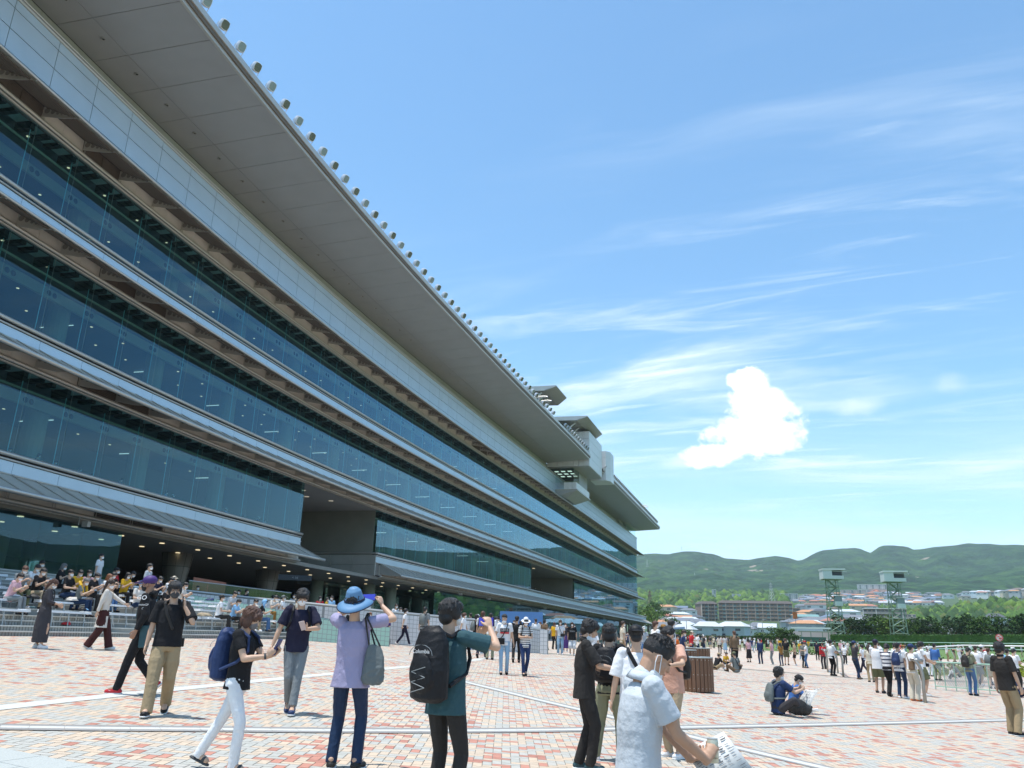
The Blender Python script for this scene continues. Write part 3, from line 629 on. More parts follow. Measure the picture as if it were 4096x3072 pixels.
def build_roof():
    ZI, ZS, ZE = 37.65, 38.15, 39.15
    def oe(k): return 7.3 + 0.7 * min(max((k - 2) / 16.0, 0), 1)
    segs = [(K0, TA - 0.1), (TB + 0.1, KEND + 0.3)]
    cnt = 0; far = MB()
    cap = MB(); bk = MB()
    for (a, e) in segs:
        pts = [a] + [x + 0.35 for x in range(math.ceil(a), math.floor(e - 0.4) + 1)] + [e]
        for i in range(len(pts) - 1):
            k, k1 = pts[i], pts[i + 1]
            if k1 < -4: continue
            # three boards across: inner, middle, outer, each its own piece
            for (u0, u1) in ((0.0, 0.30), (0.30, 1.0)):
                def P(kk_, u): return Q(kk_, -1.95 + (oe(kk_) + 1.95 - 0.35) * u, ZI + (ZS - ZI) * u + 0.0)
                g = 0.006; A = [P(k + g, u0 + .002), P(k + g, u1 - .002), P(k1 - g, u1 - .002), P(k1 - g, u0 + .002)]; B_ = [(x, y, z + 0.05) for x, y, z in A]
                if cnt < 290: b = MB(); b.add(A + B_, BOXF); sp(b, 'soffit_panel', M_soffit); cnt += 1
                else: far.add(A + B_, BOXF)
        # roof body, edge gutter in three steps, back wall
        K = ks(a, e, 1.0); V = []; prof = lambda k: [(-1.98, ZI + 0.06), (oe(k) - 0.33, ZS + 0.06), (oe(k) - 0.33, ZS + 0.5), (oe(k) - 0.05, ZE - 0.05), (oe(k) - 6, ZE + 1.0), (-12, ZE + 1.3), (-12, ZI)]
        for k in K: V += [Q(k, o, z) for o, z in prof(k)]
        n = 7; F = []
        for i in range(len(K) - 1):
            for j in range(n): A0 = i * n + j; A1 = i * n + (j + 1) % n; F.append((A0, A1, A1 + n, A0 + n))
        F.append(tuple(range(n))[::-1]); F.append(tuple((len(K) - 1) * n + j for j in range(n))); bk.add(V, F)
        for (w0, w1, z0, z1, mi) in ((-0.32, -0.12, ZS - 0.05, ZS + 0.25, 0), (-0.14, 0.0, ZS + 0.22, ZS + 0.5, 1), (-0.10, 0.10, ZS + 0.52, ZE, 0)):
            V = []; K2 = ks(a, e, 0.5)
            for k in K2: V += [Q(k, oe(k) + w, z) for w, z in ((w0, z0), (w1, z0), (w1, z1), (w0, z1))]
            F = []
            for i in range(len(K2) - 1):
                for j in range(4): A0 = i * 4 + j; A1 = i * 4 + (j + 1) % 4; F.append((A0, A1, A1 + 4, A0 + 4))
            F += [(3, 2, 1, 0), tuple((len(K2) - 1) * 4 + j for j in range(4))]; cap.add(V, F, mi)
    sp(far, 'soffit_panel', M_soffit, kind='stuff'); sp(bk, 'roof', M_joint); sp(cap, 'roof_edge', [M_pip, M_louv])
    b = MB(); 
    for k in range(-4, int(K1)): seg(k, k + 1, -2.1, -1.98, T1 - 0.8, ZI - 0.02, b, g=0.012)
    sp(b, 'back_wall', mat('back_wall_panel', (0.42, 0.44, 0.41), 0.6, 0, 0.04, 1.0), kind='stuff')
    # eyeball downlights, one to each bay
    me = None
    for k in range(-3, 44):
        kk_ = k + 0.85; o = 0.15; z = ZI + (ZS - ZI) * 0.21
        b = MB(); c = Q(kk_, o, z - 0.02); b.lathe([(0.16, 0.0), (0.16, -0.03), (0.12, -0.045)], c, 12, 0); b.lathe([(0.09, -0.046), (0.085, -0.05)], (c[0] + 0.03, c[1], c[2]), 10, 1)
        sp(b, 'eyeball_light', [M_rail, M_joint])
    # floodlights standing along the roof edge
    k = -1.85; n = 0; lens = [mat('lens_blue', (0.30, 0.42, 0.52), 0.1, 0.6), mat('lens_dark', (0.10, 0.14, 0.12), 0.12, 0.6)]
    Ms = mat('lamp_housing', (0.62, 0.64, 0.66), 0.4, 0.3)
    gaps = [(s2k(118), s2k(126.5) + 0.0)]
    kd = -1.85; cache = {}
    while kd < KEND - 1.5:
        inside = (TA - 1.0 < kd < TB + 0.4) or (s2k(124.5) < kd < s2k(131.5))
        if not inside:
            p, d, nn = PK(kd); key = n % 2
            if key not in cache:
                b = MB(); rg = [(0.10, -0.26), (0.30, -0.20), (0.36, 0.0), (0.36, 0.16), (0.33, 0.24), (0.30, 0.25)]; V = []; F = []; m_ = 12
                for r, y in rg:
                    for j in range(m_):
                        an = 2 * math.pi * (j + .5) / m_; cx_, cz_ = math.cos(an), math.sin(an); qq = 1.0 / max(abs(cx_) ** 4 + abs(cz_) ** 4, 1e-6) ** 0.25; V.append((r * cx_ * qq * 0.92, y, r * cz_ * qq * 1.05))
                for i in range(len(rg) - 1):
                    for j in range(m_): F.append((i * m_ + j, i * m_ + (j + 1) % m_, (i + 1) * m_ + (j + 1) % m_, (i + 1) * m_ + j))
                F.append(tuple(range(m_ - 1, -1, -1))); b.add(V, F, 0); b.add(V[-m_:], [tuple(range(m_))], 1)
                for i in range(-3, 4): b.box((i * 0.08, 0.262, 0), (0.012, 0.012, 0.52), 0, 2)
                for sx in (-1, 1): b.tube([(sx * 0.4, 0, 0), (sx * 0.4, -0.1, -0.5), (0, -0.1, -0.62)], 0.022, 5, 2)
                b.tube([(0, -0.1, -0.6), (0, -0.1, -0.8)], 0.04, 6, 2)
                cache[key] = mesh_np('floodlight', b.V, b.F, [Ms, lens[key], M_rail], b.M)
            c = Vector(Q(kd, oe(kd) + 0.12, ZE + 0.62)); yaw = math.atan2(nn[1], nn[0]) - math.pi / 2
            o = inst('floodlight', cache[key], STAND, c - Vector(STAND.location), 0, rot=(R(-28), 0, yaw - 0.35))
        n += 1; kd += 0.62 if kd < 30 else 0.5
    # tangle of camera rigs on the roof edge
    for kc in (s2k(112.5), s2k(228)):
        b = MB()
        for i in range(4): c = Vector(Q(kc + i * 0.35, oe(40), ZE + 0.5 + 0.25 * (i % 2))); _, d, nn = PK(kc); v = Vector((nn[0], nn[1], 0)); b.tube([c - v * 0.5, c + v * 1.6], 0.14 if i % 2 else 0.08, 7); b.tube([c, c - Vector((0, 0, 0.7))], 0.05, 5)
        sp(b, 'antenna_rig', M_rail)
def build_tower():
    """commentary box that breaks through the roof edge, its glass corner, balcony and the two wing roofs above"""
    def blk(k0, k1, o0, o1, z0, z1, name='tower_panel', m=None, nk=1, no=1, nz=1, face_only=False):
        for a in range(nk):
            for b_ in range(no):
                for c in range(nz):
                    b = MB(); ka, kb = k0 + (k1 - k0) * a / nk, k0 + (k1 - k0) * (a + 1) / nk; oa, ob = o0 + (o1 - o0) * b_ / no, o0 + (o1 - o0) * (b_ + 1) / no; za, zb = z0 + (z1 - z0) * c / nz, z0 + (z1 - z0) * (c + 1) / nz
                    gk = 0.03 / BAY if nk > 1 else 0; go = 0.03 if no > 1 else 0; gz_ = 0.03 if nz > 1 else 0
                    A = [Q(ka + gk, oa + go, za + gz_), Q(ka + gk, ob - go, za + gz_), Q(kb - gk, ob - go, za + gz_), Q(kb - gk, oa + go, za + gz_), Q(ka + gk, oa + go, zb - gz_), Q(ka + gk, ob - go, zb - gz_), Q(kb - gk, ob - go, zb - gz_), Q(kb - gk, oa + go, zb - gz_)]
                    b.add(A, BOXF); sp(b, name, m or M_white)
    blk(TA, TA + 0.08, -1.9, 7.68, 36.82, 39.6, no=8)
    blk(TA, TA + 0.08, 4.0, 7.68, 39.62, 44.6, no=3, nz=3)
    b = MB(); sweep(b, rect(-2.0, 7.5, 36.9, 39.4), TA + 0.1, TB - 0.1, 0.5); sweep(b, rect(4.1, 7.5, 39.4, 44.5), TA + 0.1, TB - 0.1, 0.5); sp(b, 'tower_core', M_joint)
    blk(TA + 0.02, TB, 7.52, 7.70, 36.82, 44.6, nk=5, nz=4)
    # chamfered stair shaft at its far end
    kc = s2k(171.5); pl = [(kc, 4.6), (kc, 8.35), (kc + 0.45, 9.15), (kc + 1.6, 9.15), (kc + 1.6, 4.6)]
    for (z0, z1) in ((36.5, 39.55), (39.58, 42.0), (42.03, 43.6)):
        b = MB(); V = [Q(k, o, z) for z in (z0, z1) for k, o in pl]; n = 5; b.add(V, [tuple(range(n))[::-1], tuple(range(n, 2 * n))] + [(i, (i + 1) % n, (i + 1) % n + n, i + n) for i in range(n)]); sp(b, 'tower_panel', M_white)
    b = MB(); V = [Q(k + (.02 if k < kc + .1 else 0), o - 0.05, z) for z in (36.55, 43.55) for k, o in pl]; b.add(V, [tuple(range(n))[::-1], tuple(range(n, 2 * n))] + [(i, (i + 1) % n, (i + 1) % n + n, i + n) for i in range(n)]); sp(b, 'shaft_core', M_joint)
    # tapering soffit
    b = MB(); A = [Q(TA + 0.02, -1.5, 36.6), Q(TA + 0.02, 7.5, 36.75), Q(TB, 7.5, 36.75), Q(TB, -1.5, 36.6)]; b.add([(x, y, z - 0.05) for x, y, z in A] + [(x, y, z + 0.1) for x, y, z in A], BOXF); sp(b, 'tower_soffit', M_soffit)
    # commentary room below
    for j in range(3):
        o0, o1 = -1.3 + j * 1.8, -1.3 + (j + 1) * 1.8 - 0.02; b = MB(); b.add([Q(TA + 0.1, o0, 33.3), Q(TA + 0.1, o1, 33.3), Q(TA + 0.1, o1, 36.5), Q(TA + 0.1, o0, 36.5)], [(0, 1, 2, 3)]); sp(b, 'window_pane', M_glass2)
    b = MB(); sweep(b, rect(-6, -1.8, 33, 36.5), TA + 0.4, TB, 1); sweep(b, rect(-1.8, 3.9, 36.3, 36.5), TA + 0.3, TB, 1); sp(b, 'commentary_room', M_dark)
    b = MB()
    for i in range(3):
        for j in range(3): seg(TA + 0.6 + i * 0.8, TA + 0.9 + i * 0.8, -0.8 + j * 1.5, 0.1 + j * 1.5, 36.24, 36.28, b)
    sp(b, 'ceiling_light', M_lampw, kind='stuff')
    b = MB(); seg(TA + 1.6, TB, 4.0, 4.15, 33.3, 36.6, b); sp(b, 'room_wall', M_soffit)
    b = MB(); b.add([Q(TA + 0.1, 4.1, 33.3), Q(TA + 1.6, 4.1, 33.3), Q(TA + 1.6, 4.1, 36.5), Q(TA + 0.1, 4.1, 36.5)], [(0, 1, 2, 3)]); sp(b, 'window_pane', M_glass2)
    blk(TA, TA + 0.06, 2.0, 4.8, 31.75, 33.25, no=3, name='balcony_panel'); blk(TA + 0.08, TB - 0.2, 4.62, 4.78, 31.75, 33.25, nk=3, name='balcony_panel')
    b = MB(); seg(TA + 0.01, TB - 0.15, 0.0, 5.0, 31.5, 31.75, b); sp(b, 'balcony_slab', M_metal2)
    b = MB(); A = [Q(TA + 0.1, 0.2, 30.3), Q(TA + 0.4, 2.2, 30.0), Q(TB - 1.0, 2.2, 30.0), Q(TB - 0.6, 0.2, 30.3), Q(TA + 0.02, 0.1, 31.5), Q(TA + 0.02, 4.9, 31.5), Q(TB - 0.2, 4.9, 31.5), Q(TB - 0.2, 0.1, 31.5)]; b.add(A, BOXF); sp(b, 'balcony_underside', M_soffit)
    # wing roofs
    for (sa, sb_, of, z) in ((126.7, 134.8, 7.7, 46.0), (148.8, 164.7, 8.85, 46.0)):
        ka, kb = s2k(sa), s2k(sb_); kc1, kc2 = s2k(sa) - 0.4, s2k(sb_ + 2.2)
        b = MB(); A = [Q(ka, of - 2.3, z - 0.75), Q(ka, of, z - 0.05), Q(kb, of, z - 0.05), Q(kc2, of - 2.3, z - 0.75), Q(ka, of - 2.3, z - 0.60), Q(ka, of, z + 0.12), Q(kb, of, z + 0.12), Q(kc2, of - 2.3, z - 0.60)]; b.add(A, BOXF); sp(b, 'wing_roof_lip', M_soffit)
        b = MB(); A = [Q(ka, of - 12, z - 0.35), Q(ka, of - 2.35, z - 0.75), Q(kc2, of - 2.35, z - 0.75), Q(kc2, of - 12, z - 0.35), Q(ka, of - 12, z + 0.45), Q(ka, of - 0.05, z + 0.14), Q(kb, of - 0.05, z + 0.14), Q(kc2, of - 12, z + 0.45)]; b.add(A, BOXF); sp(b, 'wing_roof', M_metal2)
        b = MB()
        for i in range(4): kx = ka + (kb - ka) * (i + 0.5) / 4; b.hexa([Q(kx, of - 8, z - 4.5), Q(kx + .06, of - 8, z - 4.5), Q(kx + .06, of - 7.6, z - 4.5), Q(kx, of - 7.6, z - 4.5), Q(kx, of - 3.4, z - 0.8), Q(kx + .06, of - 3.4, z - 0.8), Q(kx + .06, of - 3.0, z - 0.8), Q(kx, of - 3.0, z - 0.8)])
        sp(b, 'wing_strut', M_white, kind='stuff')
        b = MB(); seg(ka + 0.6, kc2 - 0.5, of - 11.5, of - 7.9, 39.5, z - 0.4, b); sp(b, 'roof_cabin', M_dark if sa < 140 else M_metal2)
build_front(); build_levels(); build_roof(); build_tower()
# ---------------------------------------------------------------- far country: terrain, wooded hills, town
from mathutils import noise as mn
def az_el(px, py):
    d = ray(px, py); h = math.hypot(d.x, d.y); return math.atan2(d.x, d.y), d.z / h
SKY = [(2400, 2228), (2500, 2222), (2576, 2217), (2622, 2212), (2673, 2214), (2731, 2201), (2789, 2203), (2846, 2212), (2893, 2230), (2990, 2237), (3034, 2230), (3099, 2221), (3149, 2228), (3196, 2241), (3243, 2219), (3301, 2200), (3366, 2192), (3438, 2194), (3481, 2208), (3524, 2183), (3575, 2178), (3625, 2185), (3654, 2197), (3683, 2194), (3770, 2185), (3871, 2172), (3950, 2175), (4096, 2178)]
_sk = sorted(az_el(*p) for p in SKY); _ska = [a for a, e in _sk]; _ske = [e for a, e in _sk]
def sky_el(a):
    if a < _ska[0] or a > _ska[-1]:
        e0 = _ske[0] if a < _ska[0] else _ske[-1]; return max(0.07, e0 + 0.022 * (mn.noise((a * 6, 3.1, 0)) - mn.noise(((_ska[0] if a < _ska[0] else _ska[-1]) * 6, 3.1, 0))) - 0.02 * abs(a - (_ska[0] if a < _ska[0] else _ska[-1])))
    return float(np.interp(a, _ska, _ske))
def tan_t(r): return float(np.interp(r, [250, 400, 600, 680, 800, 1100, 1500, 1800], [0.0108, 0.0125, 0.0195, 0.029, 0.037, 0.049, 0.057, 0.060]))
def tz(x, y):
    r = math.hypot(x, y); return tan_t(r) * r
def hill_mat(name, c1, c2, c3, s1, s2):
    m = bpy.data.materials.new(name); m.use_nodes = True; nt = m.node_tree; b = nt.nodes['Principled BSDF']; b.inputs['Roughness'].default_value = 0.9; b.inputs['Specular IOR Level'].default_value = 0.1
    tc = nt.nodes.new('ShaderNodeTexCoord'); n = nt.nodes.new('ShaderNodeTexNoise'); n.inputs['Scale'].default_value = s1; n.inputs['Detail'].default_value = 8; n.inputs['Roughness'].default_value = 0.65; nt.links.new(tc.outputs['Object'], n.inputs['Vector'])
    cr = nt.nodes.new('ShaderNodeValToRGB'); e = cr.color_ramp; e.elements[0].position = 0.34; e.elements[0].color = (*c1, 1); e.elements[1].position = 0.68; e.elements[1].color = (*c3, 1); x = e.elements.new(0.5); x.color = (*c2, 1)
    nt.links.new(n.outputs[0], cr.inputs[0]); nt.links.new(cr.outputs[0], b.inputs['Base Color'])
    v = nt.nodes.new('ShaderNodeTexVoronoi'); v.inputs['Scale'].default_value = s2; nt.links.new(tc.outputs['Object'], v.inputs['Vector'])
    bp = nt.nodes.new('ShaderNodeBump'); bp.inputs['Strength'].default_value = 1.0; bp.inputs['Distance'].default_value = 8.0; bp.invert = True; nt.links.new(v.outputs['Distance'], bp.inputs['Height']); nt.links.new(bp.outputs[0], b.inputs['Normal'])
    MATS[name] = m; return m
def build_hills():
    A0, A1, NA, NR = R(4), R(150), 520, 84; V = []; F = []
    for i in range(NA + 1):
        a = A0 + (A1 - A0) * i / NA; se = sky_el(a)
        for j in range(NR + 1):
            t = j / NR; r = 1480 + 2300 * t ** 1.15 if t <= 1 else 0
            x, y = r * math.sin(a), r * math.cos(a)
            rn = 1 - abs(mn.noise((x / 520, y / 520, 0.3))) * 2; rn2 = 1 - abs(mn.noise((x / 210, y / 210, 7.3))) * 2; fn = mn.noise((x / 60, y / 60, 2)) 
            tt = t / 0.86
            S = (tt ** 0.8 if tt < 1 else max(0.0, 1 - (tt - 1) * 3))
            el = 0.055 + (se - 0.055) * S
            w = 4 * t * max(0, 1 - tt) if tt < 1 else 0
            el -= (se - 0.05) * w * (0.46 * (1 - rn) + 0.24 * (1 - rn2))
            z = r * el + fn * 6 * min(1, t * 6)
            V.append((x, y, z))
    n = NR + 1
    for i in range(NA):
        for j in range(NR): F.append((i * n + j, i * n + j + 1, (i + 1) * n + j + 1, (i + 1) * n + j))
    m = hill_mat('forest_hills', (0.006, 0.024, 0.012), (0.018, 0.056, 0.022), (0.055, 0.115, 0.030), 0.016, 0.055)
    # bare landslip scars of pale rock, each at its own place on the slope
    nt = m.node_tree; b = nt.nodes['Principled BSDF']; src = b.inputs['Base Color'].links[0].from_socket
    tc = [q for q in nt.nodes if q.type == 'TEX_COORD'][0]
    nz = nt.nodes.new('ShaderNodeTexNoise'); nz.inputs['Scale'].default_value = 0.03; nz.inputs['Detail'].default_value = 5; nt.links.new(tc.outputs['Object'], nz.inputs['Vector'])
    for (px, py, r0, rad) in SCARS:
        # find the spot on the slope
        d = ray(px, py); a = math.atan2(d.x, d.y); e = d.z / math.hypot(d.x, d.y); i = int((a - A0) / (A1 - A0) * NA); col = V[i * n:(i + 1) * n]
        best = None
        for v in col:
            if v[2] / math.hypot(v[0], v[1]) >= e: best = v; break
        if not best: continue
        vm = nt.nodes.new('ShaderNodeVectorMath'); vm.operation = 'DISTANCE'; nt.links.new(tc.outputs['Object'], vm.inputs[0]); vm.inputs[1].default_value = best
        ad = nt.nodes.new('ShaderNodeMath'); ad.operation = 'MULTIPLY_ADD'; nt.links.new(nz.outputs[0], ad.inputs[0]); ad.inputs[1].default_value = rad * 3.2; nt.links.new(vm.outputs['Value'], ad.inputs[2])
        lt = nt.nodes.new('ShaderNodeMath'); lt.operation = 'LESS_THAN'; nt.links.new(ad.outputs[0], lt.inputs[0]); lt.inputs[1].default_value = rad * 2.45
        mx = nt.nodes.new('ShaderNodeMix'); mx.data_type = 'RGBA'; nt.links.new(lt.outputs[0], mx.inputs[0]); nt.links.new(src, mx.inputs[6]); mx.inputs[7].default_value = (0.26, 0.21, 0.16, 1); src = mx.outputs[2]
    nt.links.new(src, b.inputs['Base Color'])
    me = mesh_np('forested_hills', V, F, [m], smooth=True); o = bpy.data.objects.new('forested_hills', me); COL.objects.link(o); tag(o, kind='structure')
    # rising ground of the town
    V = []; F = []; NA2, rs = 120, [252, 300, 350, 420, 500, 560, 620, 680, 750, 850, 950, 1100, 1300, 1520, 1700]
    for i in range(NA2 + 1):
        a = R(-8) + R(158) * i / NA2
        for r in rs: V.append((r * math.sin(a), r * math.cos(a), tan_t(r) * r + mn.noise((r / 90, a * 6, 0)) * 1.5 * min(1, (r - 252) / 200)))
    n = len(rs)
    for i in range(NA2):
        for j in range(n - 1): F.append((i * n + j, i * n + j + 1, (i + 1) * n + j + 1, (i + 1) * n + j))
    me = mesh_np('town_hillside', V, F, [mat('hillside_ground', (0.05, 0.09, 0.03), 0.9, 0, 0.35, 0.03)], smooth=True); o = bpy.data.objects.new('town_hillside', me); COL.objects.link(o); tag(o, kind='structure')
SCARS = [(3024, 2282, 0, 26), (3030, 2268, 0, 18), (2982, 2285, 0, 9), (2835, 2278, 0, 13), (2864, 2296, 0, 8), (3708, 2246, 0, 11), (3685, 2318, 0, 6)]
build_hills()
def blob(rr, sub=1, seed=0, rough=0.35):
    bm = bmesh.new(); bmesh.ops.create_icosphere(bm, subdivisions=sub, radius=1.0); V = []
    for v in bm.verts:
        k = 1 + rough * mn.noise((v.co.x * 1.7 + seed * 3.3, v.co.y * 1.7, v.co.z * 1.7 + seed)) * 1.6; V.append((v.co.x * rr * k, v.co.y * rr * k, v.co.z * rr * k * 0.85))
    F = [tuple(v.index for v in f.verts) for f in bm.faces]; bm.free(); return V, F
def leaf_mat(name, c, v=0.35, sc=0.8):
    m = mat(name, c, 0.75, 0, v, sc, 0.6, 3.0, spec=0.2); return m
LEAF = [leaf_mat('leaves_mid_green', (0.055, 0.115, 0.022)), leaf_mat('leaves_bright_green', (0.10, 0.17, 0.028)), leaf_mat('leaves_dark_green', (0.026, 0.062, 0.018)), leaf_mat('leaves_olive', (0.085, 0.11, 0.03))]
M_bark = mat('bark', (0.10, 0.075, 0.05), 0.9, 0, 0.2, 3.0)
def wood(name, spots, mats, seed, rmin, rmax, sub=2, kind='stuff'):
    b = MB(); r2 = random.Random(seed); vs = [blob(1.0, sub, s, 0.5) for s in range(7)]
    for (x, y, z) in spots:
        V, F = r2.choice(vs); s = r2.uniform(rmin, rmax); c, sn = math.cos(s * 9), math.sin(s * 9); sz = s * r2.uniform(0.8, 1.3)
        b.add([(x + (vx * c - vy * sn) * s, y + (vx * sn + vy * c) * s, z + vz * sz + sz * 0.5) for vx, vy, vz in V], F, r2.choices(range(len(mats)), weights=[5, 2, 4, 1][:len(mats)])[0])
    o = b.build(name, mats, None, smooth=True); tag(o, kind=kind); return o
def px_spots(poly_fn, x0, x1, n, seed, r0, r1):
    """scatter n spots over a sector: directions x0..x1 (photo px), distance r0..r1"""
    r2 = random.Random(seed); out = []
    for i in range(n):
        px = r2.uniform(x0, x1); r = r2.uniform(r0, r1); a, _ = az_el(px, 2500); x, y = r * math.sin(a), r * math.cos(a); z = poly_fn(px, r)
        out.append((x, y, z))
    return out
# wooded foothill behind the brown apartments and the one on the right
def zl(px, r):   # top line of the left wood in the photo
    top = np.interp(px, [2380, 2560, 2640, 2700, 2800, 2900, 3000, 3100, 3300, 3500, 3700], [2400, 2385, 2372, 2365, 2370, 2384, 2388, 2392, 2400, 2408, 2415])
    _, e = az_el(px, top); t = np.interp(r, [720, 960], [0.35, 1.0]); return (tan_t(r) + (e - 0.052) * 1.0 * t) * r * 1.0 - 8 if True else 0
def build_woods():
    def top_line(px, pts, r, r0, r1, base):
        _, e = az_el(px, float(np.interp(px, [p[0] for p in pts], [p[1] for p in pts]))); t = min(1, max(0, (r - r0) / (r1 - r0))); return r * (base + (e - base) * (t ** 0.8)) - 9
    ptsL = [(2300, 2392), (2560, 2388), (2640, 2378), (2700, 2372), (2800, 2378), (2900, 2392), (3000, 2402), (3100, 2407), (3300, 2418)]
    s = px_spots(lambda px, r: top_line(px, ptsL, r, 740, 1000, 0.032), 2250, 3330, 2300, 5, 740, 1010)
    wood('hillside_wood', s, LEAF, 5, 3.2, 6.2, 1)
    ptsR = [(3150, 2408), (3300, 2408), (3450, 2412), (3600, 2418), (3700, 2420), (3800, 2412), (3850, 2404), (3930, 2394), (4000, 2386), (4080, 2388), (4200, 2384), (4800, 2376), (6000, 2380)]
    s = px_spots(lambda px, r: top_line(px, ptsR, r, 600, 720, 0.026 if True else 0), 3560, 4500, 1700, 8, 590, 730) + px_spots(lambda px, r: top_line(px, ptsR, r, 860, 960, 0.040), 3150, 3650, 600, 9, 850, 965)
    wood('right_hill_wood', s, [LEAF[0], LEAF[1], LEAF[2], LEAF[3]], 9, 3.0, 5.6, 1)
    s = px_spots(lambda px, r: tan_t(r) * r - 3, 2400, 3150, 1300, 15, 1020, 1500); wood('foothill_wood', s, [LEAF[0], LEAF[1], LEAF[2]], 15, 4.5, 8.5, 1)
    r2 = random.Random(4); s = []
    for i in range(420):
        a = R(r2.uniform(34, 118)); r = r2.uniform(330, 420); s.append((r * math.sin(a), r * math.cos(a), tan_t(r) * r + r2.uniform(-1, 7)))
    wood('trackside_wood', s, [LEAF[0], LEAF[1], LEAF[2]], 10, 5, 9)
build_woods()
# ---- single trees: trunk, limbs and a crown of many leaf clumps
TREES = []
def tree_protos():
    for v in range(5):
        r2 = random.Random(40 + v); tr = MB(); H = 1.0
        tr.tube([(0, 0, 0), (0.02, 0.01, 0.25), (r2.uniform(-.04, .04), 0, 0.5)], [0.045, 0.032, 0.02], 7)
        ends = []
        for q in range(6):
            an = q * 1.05 + r2.uniform(-.3, .3); z0 = r2.uniform(0.16, 0.42); L_ = r2.uniform(0.2, 0.42); e = (math.cos(an) * L_, math.sin(an) * L_, z0 + r2.uniform(0.15, 0.4)); tr.tube([(0.01, 0, z0), (e[0] * .5, e[1] * .5, (z0 + e[2]) / 2 - .02), e], [0.02, 0.013, 0.006], 5); ends.append(e)
        cr = MB(); cl = [(0, 0, 0.72, 0.26)] + [(e[0], e[1], e[2] + 0.03, r2.uniform(0.13, 0.22)) for e in ends] + [(r2.uniform(-.25, .25), r2.uniform(-.25, .25), r2.uniform(0.5, 0.9), r2.uniform(0.10, 0.18)) for _ in range(6)]
        for (cx, cy, cz, rr) in cl:
            for i in range(95):
                d = Vector((r2.gauss(0, 1), r2.gauss(0, 1), r2.gauss(0, 1))).normalized() * rr * r2.uniform(0.45, 1.05) ** 0.6; p = Vector((cx, cy, cz)) + Vector((d.x, d.y, d.z * 0.8)); s = r2.uniform(0.018, 0.038)
                a = Vector((r2.gauss(0, 1), r2.gauss(0, 1), r2.gauss(0, .7))).normalized(); bb = a.cross(Vector((r2.gauss(0, 1), r2.gauss(0, 1), r2.gauss(0, 1)))).normalized()
                cr.add([p - a * s, p + bb * s * .7, p + a * s, p - bb * s * .7], [(0, 1, 2, 3)])
        TREES.append((tr, cr))
tree_protos()
_tcache = {}
def tree(x, y, z, h, w, v, mi, label, group='trees behind the hedge', name='tree'):
    root = empty(name, (x, y, z), rnd.uniform(0, 6), label, 'tree', group)
    k = (v, mi)
    if k not in _tcache: tr, cr = TREES[v]; _tcache[k] = (mesh_np('trunk', tr.V, tr.F, [M_bark]), mesh_np('crown', cr.V, cr.F, [LEAF[mi]]))
    a = inst('trunk', _tcache[k][0], root, scale=(w, w, h)); b = inst('crown', _tcache[k][1], root, scale=(w, w, h)); return root
def spot(px, py, r):
    """point at distance r on the line of sight through a photo pixel"""
    return atd(px, py, r)
